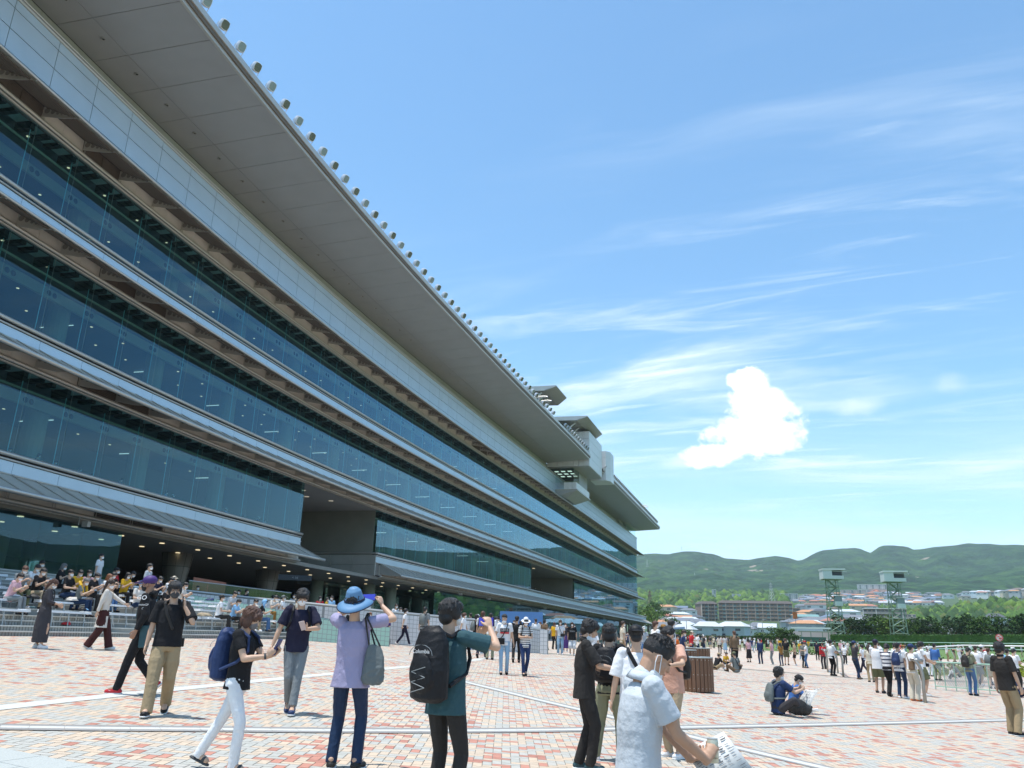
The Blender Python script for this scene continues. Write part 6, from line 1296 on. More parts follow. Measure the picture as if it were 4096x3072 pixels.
    info = dict(root=root, pel=pel, chest=chest, nb=nb, shr=shr, shl=shl, xr=xr, up=up, up2=up2, fw=fw, fw2=fw2, hc=hc, Mh=Mh, arms=arms, legs=legs, s=s, M=Matrix.Translation(Vector(loc)) @ Matrix.Rotation(yaw, 4, 'Z')); return info
def W(I, v): return I['M'] @ Vector(v)
def prop(I, name, label, cat, group=None):
    """a carried thing: top level, with the frame of its bearer"""
    o = empty(name, (0, 0, 0), 0, label, cat, group); o.matrix_world = I['M']; return o
def backpack(I, col, label, w=.30, h=.46, d=.19, kind=0, vox=.009, straps=True):
    o = prop(I, 'backpack', label, 'backpack', 'backpacks and bags carried by the crowd' if vox > .011 else None); s = I['s']; xr, up, fw = I['xr'], I['up2'], I['fw2']; c = I['chest'] - fw * (.13 + d * .5) * s - up * .02; m = cloth_mat(col, 'leather')
    P = [loft([(c - up * h * .52, xr * w * .30, fw * d * .30), (c - up * h * .46, xr * w * .50, fw * d * .52), (c - up * h * .1 - fw * .01, xr * w * .52, fw * d * .60), (c + up * h * .25, xr * w * .46, fw * d * .48), (c + up * h * .42, xr * w * .36, fw * d * .36), (c + up * h * .5, xr * w * .18, fw * d * .2)], 16), ell(c - up * h * .18 - fw * d * .5, (w * .36, d * .28, h * .22), I['Mh'] * 0 + Matrix((xr, -fw * -1, up)).transposed())]
    solid('bag_body', P, m, o, vox, 2, .004 if vox < .011 else 0, 4)
    if vox < .011:
        solid('front_pocket', [ell(c - up * h * .12 - fw * d * .60, (w * .34, d * .16, h * .26), Matrix((xr, fw, up)).transposed())], m, o, vox, 2, .003, 6)
        b = MB(); b.tube([c + xr * w * .34 * math.cos(t) - fw * d * .66 * 1 + up * (h * .10 + h * .14 * math.sin(t)) for t in np.linspace(0, math.pi, 9)], .003, 5); b.build('zip', cloth_mat('grey', 'leather'), o)
    if straps:
        b = MB()
        for sx in (-1, 1):
            sh = I['chest'] + up * .20 * s + xr * sx * .095 * s; b_ = []
            for p in (c + up * h * .40 + xr * sx * w * .2 + fw * d * .3, I['chest'] + up * .19 * s + xr * sx * .10 * s - fw * .105 * s, I['chest'] + up * .238 * s + xr * sx * .108 * s, I['chest'] + up * .17 * s + xr * sx * .115 * s + fw * .118 * s, I['chest'] + up * .02 * s + xr * sx * .135 * s + fw * .138 * s, I['chest'] - up * .10 * s + xr * sx * .172 * s + fw * .04 * s, c - up * h * .3 + xr * sx * w * .45 + fw * d * .3): b_.append(p)
            b.tube(b_, .018 * s, 6)
        b.build('strap', m, o)
    return o
def crossbag(I, col, label, sx=1, bagat=(-.12, .17, 0.02), bag=(.24, .09, .16), vox=.009, back=False, strapw=.014):
    o = prop(I, 'shoulder_bag', label, 'bag', 'backpacks and bags carried by the crowd' if vox > .011 else None); s = I['s']; xr, up, fw = I['xr'], I['up2'], I['fw2']; m = cloth_mat(col, 'leather'); f = -1 if back else 1
    c = I['pel'] + xr * bagat[0] * s + fw * bagat[1] * s + I['up'] * bagat[2] * s
    b = MB(); sh = I['chest'] + up * .235 * s + xr * sx * .10 * s
    b.tube([c + up * bag[2] * .4, I['chest'] - up * .12 * s - xr * sx * .05 * s + fw * .135 * s * f, I['chest'] + up * .06 * s + xr * sx * .04 * s + fw * .145 * s * f, I['chest'] + up * .19 * s + xr * sx * .088 * s + fw * .12 * s * f, sh, I['chest'] + up * .19 * s + xr * sx * .085 * s - fw * .115 * s * f, I['chest'] + up * .0 * s - xr * sx * .02 * s - fw * .135 * s * f, I['pel'] + I['up'] * .06 * s - xr * sx * .13 * s - fw * .08 * s * f, c - up * 0 + xr * 0 + up * bag[2] * .35], strapw, 6); b.build('strap', m, o)
    if bag[0] > 0: R3 = Matrix((xr, fw, up)).transposed(); V = [c + R3 @ Vector((x * bag[0] / 2, y * bag[1] / 2, z * bag[2] / 2)) for x, y, z in ((-1, -1, -1), (1, -1, -1), (1, 1, -1), (-1, 1, -1), (-1, -1, 1), (1, -1, 1), (1, 1, 1), (-1, 1, 1))]; solid('bag_body', [([v for v in V], BOXF)], m, o, vox, 4)
    return o
def phone(I, at, d, n, col=(0.015, 0.02, 0.05), label='', scr=None, sz=(.075, .155, .009), name='phone'):
    o = prop(I, name, label, name.replace('_', ' ')); d = Vector(d).normalized(); n = Vector(n); n = (n - d * n.dot(d)).normalized(); u = d.cross(n); R3 = Matrix((u, d, n)).transposed(); c = Vector(at)
    def bx(h, cc, nm, m): b = MB(); b.hexa([cc + R3 @ Vector((x * h[0] / 2, y * h[1] / 2, z * h[2] / 2)) for x, y, z in ((-1, -1, -1), (1, -1, -1), (1, 1, -1), (-1, 1, -1), (-1, -1, 1), (1, -1, 1), (1, 1, 1), (-1, 1, 1))]); b.build(nm, m, o)
    bx(sz, c, 'case', mat(f'phone_case_{col[2]:.3f}{col[0]:.2f}', col, .25)); bx((sz[0] * .9, sz[1] * .92, .002), c + n * (sz[2] / 2 + .001), 'screen', mat('phone_screen_on' if scr else 'phone_screen', scr or (0.02, 0.02, 0.03), .1, emit=scr, es=.35)); return o
# ---------------------------------------------------------------- the people in the foreground
def stand_at(feet, head_y, sx=0.0):
    """position on the paving under a pair of feet and the body height that reaches the head"""
    p = gpt(*feet); d = ray(feet[0] + sx, head_y); top = d.z / math.hypot(d.x, d.y) * math.hypot(p.x, p.y); return p, top - p.z
PEOPLE = []
def hero(feet, head_y, yaw, hk=1.0, vox=0.009, **S):
    p, h = stand_at(feet, head_y); S['h'] = min(1.9, max(1.45, h * hk)); I = person((p.x, p.y, p.z + 0.016), yaw, S, vox); I['p'] = p; return I
DN = (0, 0, -1)
def fp(I, x, y, z): return Vector((x, y, z)) * I['s']
# 1 woman in a long dress
I = hero((150, 2596), 2318, R(-62), label='woman in long charcoal dress with brown ponytail, back turned, before the steps', fem=True, top='charcoal', sleeve=1.6, dress=.93, dflare=1.02, legs='offblack', legkind='none', shoes='white', hair='pony', hairc='brown', head=(-.1, -.5, 0), mask='white', R=(.16, .28, 1.08), L=(-.14, .28, 1.05), fR=(.1, .06, 0, .2, 0), fL=(-.12, -.05, 0, -.2, 0), lean=.02, skin='light', seed=1)
crossbag(I, 'offblack', 'small black pouch held in front of the woman in the charcoal dress', 1, (.0, .24, .12), (.16, .06, .12))
# 2 woman in a pale tunic
I = hero((388, 2600), 2322, R(-72), label='woman in long off white tunic and wide maroon trousers walking right', fem=True, top='offwhite', sleeve=1.95, topz=-.40, flare=1.22, legs='maroon', loose=1.5, hem=1.15, shoes='white', hair='pony', hairc='darkbrown', head=(-.35, -.25, 0), mask='white', L=(-.13, .48, 1.12), R=(.24, -.12, .86), fL=(-.08, .24, .0, 0, 0), fR=(.09, -.22, .03, 0, .5), skin='light', seed=2)
crossbag(I, 'beige', 'thin beige strap bag worn across the back of the off white tunic', -1, (.16, -.05, .1), (.12, .06, .14), strapw=.009)
# 3 man with purple cap
I = hero((536, 2782), 2314, R(98), label='man in purple cap and black hoodie striding left in red shoes', top='black', sleeve=1.95, sleever=1.15, fat=1.12, topz=-.04, legs='black', loose=1.05, shoes='red', hair='buzz', hat='cap', hatc='purple', head=(.0, -.12, 0), mask='black', skin='tan', L=(-.25, .05, .92), R=(.26, -.02, .86), fL=(-.08, .24, 0, 0, -.0), fR=(.08, -.24, .08, 0, .75), kR=(.1, 1, .1), hood=1, seed=3, lean=.03)
def decal_text(I, txt, at, nrm, up, size, m, label=None, name='print', ext=.0012):
    """flat printed lettering lying on a garment"""
    cu = bpy.data.curves.new(name, 'FONT'); cu.body = txt; cu.size = size; cu.extrude = ext; cu.align_x = 'CENTER'; cu.align_y = 'CENTER'; o0 = bpy.data.objects.new(name, cu); COL.objects.link(o0)
    dg = bpy.context.evaluated_depsgraph_get(); me = bpy.data.meshes.new_from_object(o0.evaluated_get(dg)); bpy.data.objects.remove(o0); me.materials.clear(); me.materials.append(m); o = bpy.data.objects.new(name, me); COL.objects.link(o)
    n = Vector(nrm).normalized(); u = Vector(up); u = (u - n * u.dot(n)).normalized(); x = u.cross(n); Mx = Matrix((x, u, n)).transposed().to_4x4(); Mx.translation = Vector(at); o.parent = I['root']; o.matrix_local = Mx; return o
M_pw = mat('print_white', (0.7, 0.7, 0.7), 0.7); M_pb = mat('print_black', (0.03, 0.03, 0.035), 0.7); M_pr = mat('print_red', (0.5, 0.02, 0.03), 0.7)
sh, el_, w = I['arms']['L']; md = sh.lerp(el_, .35); decal_text(I, 'GO', sh + Vector((-.075, .03, -.02)), (-1, .1, .35), (0, 0, 1), .10, M_pw); decal_text(I, 'motoGP', md + Vector((-.085, .0, -.03)), (-1, .1, .1), (0, 0, 1), .045, M_pw); decal_text(I, 'O', md + Vector((-.083, .0, -.09)), (-1, 0, .1), (0, 0, 1), .05, M_pw)
for kf in ('fL',):   # white curved stripe on the red shoe
    hp_, k_, a_, fd, f_ = I['legs'][kf]; b = MB(); q = a_ + fd * .055 + Vector((-.046, 0, -.05)); b.add([q - fd * .05 + Vector((0, 0, .012)), q + fd * .0 + Vector((-.001, 0, -.012)), q + fd * .07 + Vector((0, 0, .022)), q + fd * .0 + Vector((0, 0, .0))], [(0, 1, 2, 3)]); b.build('shoe_stripe', M_pw, I['root'])
o = crossbag(I, 'teal', 'blue green jacket hanging at the hip of the man in purple cap', 1, (-.17, -.06, -.10), (.10, .14, .34), strapw=.008)
# 4 man on the phone, black hooded shirt, khaki trousers
I = hero((625, 2866), 2338, R(195), label='young man in black hooded shirt and khaki trousers holding phone to his ear', top='black', sleeve=.85, sleever=1.35, boxy=1.12, topz=-.06, legs='khaki', loose=1.32, hem=1.0, shoes='black', hair='mop', head=(.22, -.06, .06), mask='darkgrey', glasses=1, L=(-.17, .13, 1.40), hL={'d': (.15, -.05, 1), 'n': (.9, -.2, 0), 'curl': .75}, poleL=(-.6, .4, -1), R=(.27, .06, .80), fR=(.10, .24, 0, 0.1, 0), fL=(-.06, -.28, .07, 0, .55), hood=1, seed=4, lean=.0)
crossbag(I, 'offblack', 'black cross body strap of the young man on the phone', 1, (-.1, -.15, .0), (.2, .06, .12), strapw=.02)
phone(I, I['arms']['L'][2] + Vector((.03, .0, .06)) * I['s'], (.1, .15, 1), (1, 0, 0), (0.01, 0.01, 0.012), 'black phone pressed to the ear of the man in khaki trousers', name='mobile_phone')
# 5 woman with bobbed hair
I = hero((905, 3096), 2440, R(-101), vox=.008, label='woman with brown bob in black tee and white jeans looking at her phone', fem=True, top='black', sleeve=.62, topz=-.09, flare=1.05, legs='white', loose=.96, sandal=1, hair='bob', hairc='brown', head=(-.02, -.42, 0), mask='grey', R=(.10, .37, 1.20), L=(-.03, .40, 1.22), hR={'d': (-.25, .7, .7), 'n': (-.8, -.1, .4), 'curl': .75}, hL={'d': (.15, .7, .7), 'n': (.8, -.1, .4), 'curl': .75}, poleR=(.5, -.3, -1), poleL=(-.5, -.2, -1), fR=(.07, .10, 0, 0, 0), fL=(-.07, -.40, .06, 0, .35), kL=(0, 1, .1), cuff='white', seed=5, lean=.04)
backpack(I, 'navy', 'large navy backpack of the woman with the brown bob', .30, .50, .17)
c = (I['arms']['R'][2] + I['arms']['L'][2]) / 2 + Vector((.0, .055, .085)) * I['s']; phone(I, c, (0, .45, 1), (0, -1, .45), (0.015, 0.03, 0.12), 'blue phone held up by the woman with the brown bob', scr=None, sz=(.078, .165, .012), name='mobile_phone')
b = MB(); w = I['arms']['R'][2]; e = I['arms']['R'][1]; t = (w - e).normalized(); b.tube([w - t * .028, w - t * .008], .033 * I['s'], 10); b.build('watch', M_joint, I['root'])
# 6 man in dark navy tee looking at phone
I = hero((1158, 2858), 2364, R(196), label='tall young man in dark navy tee and grey cropped trousers reading his phone', top='darknavy', sleeve=.80, sleever=1.35, boxy=1.06, topz=-.10, legs='grey', loose=1.02, crop=.06, shoes='navy', hair='mop', head=(.0, -.42, 0), mask='white', L=(-.10, .30, 1.15), hL={'d': (.55, .6, .5), 'n': (.2, -.5, .7), 'curl': .8}, poleL=(-1, -.2, -.8), R=(.36, .04, .86), hR={'curl': .6}, fL=(-.02, .20, 0, 0.1, 0), fR=(.03, -.12, .05, .1, .4), seed=6, lean=.03, side=-.02)
backpack(I, 'black', 'black backpack on the tall young man in dark navy tee', .26, .4, .14)
phone(I, I['arms']['L'][2] + Vector((.06, .065, .045)) * I['s'], (.35, .5, .75), (-.1, -.9, .5), (0.5, 0.42, 0.42), 'pale pink phone in the hand of the man in dark navy tee', name='mobile_phone')
# 7 man with blue bucket hat photographing
I = hero((1372, 3082), 2372, R(-6), hk=.985, label='man in light blue bucket hat and lilac tee taking a photo, seen from behind', top='lilac', sleeve=.66, sleever=1.2, boxy=1.08, topz=-.16, flare=1.14, legs='denim', loose=1.02, cuff='lightjean', shoes='offblack', hair='short', hat='bucket', hatc='hatblue', head=(.05, .38, -.06), mask=None, R=(.20, .30, 1.60), L=(-.13, .34, 1.60), hR={'d': (-.3, .15, 1), 'n': (-.9, .3, 0), 'curl': .8}, hL={'d': (.3, .15, 1), 'n': (.9, .3, 0), 'curl': .8}, poleR=(1, -.2, -.5), poleL=(-1, .1, -.5), fR=(.13, 0, 0, .2, 0), fL=(-.13, .0, 0, -.2, 0), seed=7, lean=-.02, curve=-.05)
phone(I, Vector((.03, .36, 1.69)) * I['s'], (1, 0, .05), (0, -1, .1), (0.02, 0.02, 0.03), 'phone held high in both hands by the man in bucket hat', scr=(0.05, 0.06, 0.45), name='mobile_phone')
def tote(I, label, at, w, h, d, col, hang, name='tote_bag', vox=.009):
    o = prop(I, name, label, 'bag'); c = I['chest'] * 0 + fp(I, *at); xr, fw = I['xr'], I['fw']; up = Vector((0, 0, 1)); m = cloth_mat(col, 'leather'); P = [loft([(c - up * h * .5, xr * w * .40, fw * d * .42), (c - up * h * .40, xr * w * .52, fw * d * .52), (c, xr * w * .48, fw * d * .45), (c + up * h * .36, xr * w * .36, fw * d * .28), (c + up * h * .5, xr * w * .27, fw * d * .16)], 16)]
    solid('bag_body', P, m, o, vox, 2, .009 if vox < .011 else 0, 8); b = MB()
    for dx in (-.03, .03): b.tube([c + up * h * .46 + xr * dx * 2, Vector(hang) + xr * dx * .4 - fw * .06, Vector(hang) + up * .05 + xr * dx * .3, Vector(hang) + fw * .08 - up * .05, c + up * h * .4 + fw * .05], .010, 5)
    b.build('strap', cloth_mat('offblack', 'leather'), o); return o
tote(I, 'grey checked shoulder bag hanging from the man in bucket hat', (.25, -.08, 1.00), .24, .40, .13, 'greygreen', I['shr'] + Vector((-.03, -.02, .045)))
# 8 man with black backpack photographing
I = hero((1760, 3290), 2420, R(-32), vox=.008, label='man in dark teal tee with large black backpack filming to the right', top='teal', sleeve=.74, sleever=1.3, boxy=1.12, topz=-.13, legs='offblack', loose=.98, shoes='black', hair='mop', head=(-.30, .03, .05), mask='white', R=(.22, .31, 1.50), hR={'d': (-.45, .2, .95), 'n': (-.6, .5, -.3), 'curl': .55}, poleR=(1, -.1, -.75), L=(.02, .44, 1.43), hL={'d': (.5, .3, .8), 'n': (.7, -.3, .2), 'curl': .8}, poleL=(-1, .2, -.5), fR=(.12, 0, 0, .2, 0), fL=(-.13, .05, 0, -.1, 0), seed=8, lean=.0)
bp = backpack(I, 'black', 'large black backpack with front pocket worn by the man in dark teal tee', .35, .60, .22, vox=.008)
c = I['chest'] - I['fw2'] * .40 * I['s'] + I['up2'] * .07
o = decal_text(I, 'Columbia', c + I['fw2'] * .018, -I['fw2'], I['up2'], .045, M_pw)
b = MB()
for i in range(5):
    z0 = I['chest'] - I['fw2'] * (.405 * I['s']) - I['up2'] * (.05 + .04 * i); b.tube([z0 + I['xr'] * .07 * (-1) ** i, z0 - I['up2'] * .04 - I['xr'] * .07 * (-1) ** i], .0035, 4)
b2 = b.build('cord', cloth_mat('grey', 'leather'), bp)
phone(I, Vector((.12, .40, 1.56)) * I['s'], (1, .1, 0), (-.1, -1, 0), (0.01, 0.01, 0.012), 'black phone held sideways by the man in dark teal tee', scr=(0.03, 0.06, 0.3), sz=(.08, .16, .012), name='mobile_phone')
# 9 man in open black shirt with a case
I = hero((2338, 3084), 2490, R(-93), vox=.008, label='young man in open black shirt and black trousers holding a black case', top='offblack', sleeve=.92, sleever=1.35, boxy=1.10, topz=-.14, legs='offblack', loose=1.12, shoes='teal', hair='mop', head=(-.05, -.38, 0), mask='white', chin=1, R=(.14, .40, 1.14), L=(-.12, .36, 1.08), hR={'d': (-.3, .9, -.1), 'n': (0, .1, -1), 'curl': .4}, hL={'d': (.2, .9, -.3), 'n': (.3, .0, 1), 'curl': .5}, poleR=(.6, -1, -.8), poleL=(-.6, -1, -.8), fR=(.10, .07, 0, .2, 0), fL=(-.10, -.06, 0, -.2, 0), seed=9, lean=.03, collar=1)
o = prop(I, 'black_case', 'flat black case with a tablet held open by the man in black shirt', 'case'); b = MB(); R3 = rotm(0, -.25); b.hexa([fp(I, -.16, .40, 1.06) + R3 @ Vector((x * .12, y * .20, z * .05)) for x, y, z in ((-1, -1, -1), (1, -1, -1), (1, 1, -1), (-1, 1, -1), (-1, -1, 1), (1, -1, 1), (1, 1, 1), (-1, 1, 1))]); b.build('case_body', cloth_mat('black', 'leather'), o)
b = MB(); c = fp(I, -.14, .42, 1.115); b.hexa([c + R3 @ Vector((x * .10, y * .17, z * .006)) for x, y, z in ((-1, -1, -1), (1, -1, -1), (1, 1, -1), (-1, 1, -1), (-1, -1, 1), (1, -1, 1), (1, 1, 1), (-1, 1, 1))]); b.build('tablet', mat('tablet_grey', (0.2, 0.22, 0.23), .2), o)
# 10 person behind, black top and backpack, grey cargo trousers
I = hero((2440, 3052), 2512, R(-20), label='person with dark chin length hair and black backpack in sage cargo trousers', top='black', sleeve=.7, legs='sage', loose=1.3, shoes='white', hair='bob', hairc='black', head=(.2, -.1, 0), mask='white', R=(.2, .3, 1.1), L=(-.2, .3, 1.1), fL=(-.20, .0, 0, -1.0, 0), fR=(.14, .1, 0, .2, 0), seed=10)
backpack(I, 'black', 'black backpack half hidden behind the white tee', .30, .42, .17)
# 11 man in white tee, black cap backwards
I = hero((2556, 3150), 2537, R(-8), hk=1.03, label='man in oversized white tee with black cap worn backwards, seen from behind', top='white', sleeve=.95, sleever=1.5, boxy=1.25, topz=-.16, flare=1.04, legs='grey', loose=1.12, shoes='black', hair='short', hat='cap', hatc='black', hatback=True, head=(.1, -.15, 0), mask='white', chin=1, L=(-.30, .02, .86), R=(.2, .34, 1.05), fR=(.13, 0, 0, .2, 0), fL=(-.12, 0, 0, -.2, 0), seed=11)
crossbag(I, 'black', 'wide black cross body strap over the oversized white tee', -1, (.17, -.06, .20), (.16, .10, .2), strapw=.024)
# 12 man in peach tee
I = hero((2700, 3035), 2517, R(128), label='man in peach tee with white mask and undercut hair facing left', top='peach', sleeve=.72, sleever=1.2, legs='beige', shoes='white', hair='short', head=(.1, -.35, 0), mask='white', R=(-.05, .38, 1.18), L=(-.28, .40, 1.20), poleR=(.8, -.5, -.6), poleL=(-.8, -.5, -.6), seed=12, fat=1.1)
backpack(I, 'offblack', 'dark straps of the backpack on the man in peach tee', .28, .4, .16)
# 13 man in grey polo, nearest of all
p = atd(2660, 2590, 4.95); zg = gz(p.x, p.y)
I = person((p.x - .17, p.y, zg), R(-80), dict(h=1.62, label='man in pale grey polo shirt with spiky black hair reading a folded newspaper', top='polo', sleeve=.70, sleever=1.25, topz=-.12, fat=1.08, legs='grey', shoes='black', hair='buzz', head=(-.02, -.62, .03), mask='white', chin=1, face=True, R=(.13, .37, 1.02), L=(-.05, .40, .94), hR={'d': (-.25, .55, .75), 'n': (-.7, .35, -.2), 'curl': .85, 'thumb': .7}, hL={'d': (.2, .75, .3), 'n': (.3, -.2, .9), 'curl': .55}, poleR=(.5, -.5, -1), poleL=(-.4, -.5, -1), skin='mid', seed=13, lean=.05, curve=.10, collar=1), .0065)
I['p'] = p
Iw = I
# spiky hair on top
b = MB(); r3 = random.Random(3)
for i in range(420):
    th = r3.uniform(0, 6.283); ph = abs(r3.gauss(0, .55)); 
    if ph > 1.15: continue
    d = Vector((math.sin(ph) * math.cos(th), math.sin(ph) * math.sin(th), math.cos(ph))); q = I['hc'] + I['Mh'] @ Vector((d.x * .070, d.y * .088 - .004, d.z * .092 + .028)) * I['s']; dd = I['Mh'] @ (d + Vector((r3.uniform(-.3, .3), r3.uniform(-.1, .4), .3))).normalized(); b.tube([q, q + dd * r3.uniform(.014, .026)], [.0032, .0006], 4)
b.build('hair_spikes', hair_mat('black'), I['root'])
# polo placket collar
b = MB(); nbp = I['nb']; Rn = .078 * I['s']
for sx in (-1, 1):
    V = []
    for i in range(7):
        a = i / 6 * math.pi; dx, dy = math.sin(a) * sx, -math.cos(a); V.append(nbp + I['xr'] * dx * Rn + I['fw2'] * dy * Rn * .95 + I['up2'] * .028); V.append(nbp + I['xr'] * dx * Rn * 1.28 + I['fw2'] * dy * Rn * 1.25 - I['up2'] * (.012 + .03 * (i / 6)))
    b.add(V, [(2 * i, 2 * i + 1, 2 * i + 3, 2 * i + 2) for i in range(6)])
o = b.build('collar', cloth_mat('polo'), I['root'], smooth=True); sm_ = o.modifiers.new('t', 'SOLIDIFY'); sm_.thickness = .006
# his can and newspaper
o = prop(I, 'drink_can', 'cream coloured drink can in the hand of the man in grey polo', 'can'); b = MB(); c = I['arms']['R'][2] + fp(I, -.055, .065, .045); b.lathe([(.024, -.062), (.031, -.056), (.032, .05), (.029, .058), (.027, .062)], c, 20); b.build('can_body', mat('can_cream', (0.60, 0.60, 0.48), 0.3, 0.25), o, smooth=True)
b = MB(); b.lathe([(.0295, .060), (.0295, .065), (.026, .066)], c, 20); b.build('can_rim', M_rail, o)
cu = o
def printed(o, txt, at, nrm, up, size, m, name='print'):
    J = {'root': o}; return decal_text(J, txt, at, nrm, up, size, m, name=name, ext=.0004)
printed(o, "IN'S FAM", c + Vector((.034, -.0, .02)), (1, 0, 0), (0, 0, 1), .016, mat('print_brown', (0.20, 0.10, 0.04), .6)); printed(o, 'KIRIN', c + Vector((.034, 0, -.035)), (1, 0, 0), (0, 0, 1), .010, MATS['print_brown'])
MP = mat('newsprint', (0.62, 0.62, 0.60), 0.9, 0, 0.04, 20)
def newspaper(I, at, w, h, rx, label, yawp=0.0, col=None, cat='newspaper', group=None, lines=True, M3=None):
    o = prop(I, 'newspaper', label, cat, group); R3 = M3 or (Matrix.Rotation(yawp, 3, 'Z') @ Matrix.Rotation(rx, 3, 'X')); c = Vector(at); n = 8
    for k, (dz, sc) in enumerate(((0, 1.0), (.005, .97))):
        b = MB(); V = []; 
        for i in range(n + 1):
            for j in range(2): x = (i / n - .5) * w * sc; V.append(c + R3 @ Vector((x, (j - .5) * h * sc, dz + .05 * w * math.sin(i / n * math.pi * 1.5)))) 
        b.add(V, [(2 * i, 2 * i + 2, 2 * i + 3, 2 * i + 1) for i in range(n)]); q = b.build('page', col or MP, o, smooth=True); s_ = q.modifiers.new('t', 'SOLIDIFY'); s_.thickness = .003
    if lines:
        b = MB(); r5 = random.Random(9)
        for cidx in range(5):
            for l in range(14):
                if r5.random() < .15: continue
                x0 = (-.46 + cidx * .19) * w; y0 = (-.42 + l * .062) * h; z0 = .05 * w * math.sin((x0 / w + .5) * math.pi * 1.5) + .012; z1 = .05 * w * math.sin(((x0 + .15 * w) / w + .5) * math.pi * 1.5) + .012; hh = .012 if r5.random() < .8 else .03; V = [c + R3 @ Vector(v) for v in ((x0, y0, z0), (x0 + .16 * w * r5.uniform(.5, 1), y0, z1), (x0 + .16 * w * r5.uniform(.5, 1), y0 + hh * h, z1), (x0, y0 + hh * h, z0))]; b.add(V, [(0, 1, 2, 3)]); b.add([v - R3 @ Vector((0, 0, .021)) for v in V], [(3, 2, 1, 0)])
        b.build('print', mat('newsprint_ink', (0.13, 0.13, 0.14), .9), o)
    return o
newspaper(I, fp(I, -.04, .52, 1.00), .27, .25, R(38), 'folded newspaper held open by the man in grey polo', M3=Matrix.Rotation(R(90), 3, 'Z') @ Matrix.Rotation(R(-28), 3, 'Y') @ Matrix.Rotation(R(52), 3, 'X'))
# 14 man at the right edge
I = hero((4052, 2945), 2578, R(-70), label='man in dark patterned shirt and khaki trousers leaning back at the right edge', top='offblack', sleeve=.85, sleever=1.3, boxy=1.08, topz=-.10, legs='khaki', loose=1.22, shoes='black', hair='mop', head=(.0, .02, 0), mask='grey', R=(.26, .10, .82), L=(-.24, .05, .85), lean=-.10, pel=(0, .05, .93), fR=(.10, .03, 0, .2, 0), fL=(-.12, .12, 0, -.2, 0), seed=14, collar=1)
# 15 person cut off by the right edge of the photo
I = hero((4310, 3260), 2700, R(40), label='person in white rain smock cut by the right edge of the view', top='white', sleeve=1.9, sleever=1.4, boxy=1.35, legs='white', loose=1.4, shoes='white', hair='short', hat='sun', hatc='white', mask='white', seed=15, R=(.2, .2, 1.0), L=(-.3, .25, 1.0))
# 16, 17 two men sitting on the paving
def sitter(feet, head_y, yaw, vox=.011, hh=1.0, **S):
    p = gpt(*feet); d = ray(feet[0], head_y); top = d.z / math.hypot(d.x, d.y) * math.hypot(p.x, p.y) - p.z; S['h'] = min(1.9, max(1.4, 1.72 * top / (.955 * hh))); S.setdefault('pel', (0, 0, .13)); S.setdefault('lean', .12); S.setdefault('fR', (.20, .42, .03, .5, -.2)); S.setdefault('fL', (-.18, .40, .03, -.5, -.2)); S.setdefault('kR', (.9, .1, .6)); S.setdefault('kL', (-.9, .1, .6)); S['grounded'] = 1
    return person((p.x, p.y, p.z + .016), yaw, S, vox)
I = sitter((3115, 2862), 2668, R(-78), label='man in navy tee and glasses sitting on the paving with his mask lowered', top='navy', sleeve=.7, sleever=1.2, legs='charcoal', shoes='black', hair='mop', head=(0, .05, 0), mask='white', chin=1, glasses=1, R=(.12, .50, .50), L=(-.06, .52, .52), seed=16)
backpack(I, 'greygreen', 'grey backpack on the man sitting in the navy tee', .28, .40, .15, vox=.011)
newspaper(I, fp(I, .05, .66, .34), .40, .50, R(60), 'large open race paper on the lap of the man in navy tee', M3=Matrix.Rotation(R(90), 3, 'Z') @ Matrix.Rotation(R(-60), 3, 'Y'), lines=True)
o = prop(I, 'black_bag', 'big soft black bag lying beside the man sitting in the navy tee', 'bag'); solid('bag_body', [ell(fp(I, .27, .28, .17), (.12, .25, .17)), ell(fp(I, .27, .45, .12), (.11, .16, .12))], cloth_mat('offblack', 'leather'), o, .011, 3, .008, 4)
I = sitter((3168, 2850), 2692, R(-95), label='man in blue shirt sitting behind the navy tee man, bent over his paper', top='blue', sleeve=.7, legs='offblack', shoes='white', hair='short', head=(-.05, -.5, 0), mask='white', glasses=1, lean=.30, R=(.10, .48, .48), L=(-.10, .48, .48), seed=17)
newspaper(I, fp(I, .0, .62, .52), .34, .26, R(40), 'white sheets held by the man in blue shirt on the ground', M3=Matrix.Rotation(R(80), 3, 'Z') @ Matrix.Rotation(R(-30), 3, 'Y'))
# 18 trio kneeling on the ground
I = sitter((2946, 2692), 2607, R(25), vox=.013, label='kneeling man in grey tee and olive cap seen from behind with strap bag', top='greygreen', legs='brown', shoes='black', hair='short', hat='cap', hatc='olive', head=(0, -.3, 0), seed=18, R=(.3, .3, .25), L=(-.25, .3, .3))
crossbag(I, 'offblack', 'small hip bag of the kneeling man in grey tee', -1, (.2, -.05, .1), (.14, .08, .12), vox=.012, back=True)
I = sitter((2862, 2680), 2614, R(-60), vox=.013, label='man in black tee and tan cap crouching over papers on the ground', top='black', legs='khaki', legkind='shorts', shoes='white', hat='cap', hatc='khaki', lean=.5, head=(0, -.3, 0), seed=19, R=(.2, .55, .1), L=(-.1, .5, .2), hh=.9)
I = sitter((2898, 2664), 2606, R(-150), vox=.013, label='man in yellow black shirt sitting between the two kneeling men', top='yellow', legs='charcoal', shoes='white', hair='short', lean=.35, head=(0, -.3, 0), seed=20, R=(.1, .5, .3), L=(-.1, .5, .3))
newspaper(I, fp(I, .35, .4, .05), .5, .4, 0.0, 'white race papers spread on the paving before the kneeling group', lines=False)
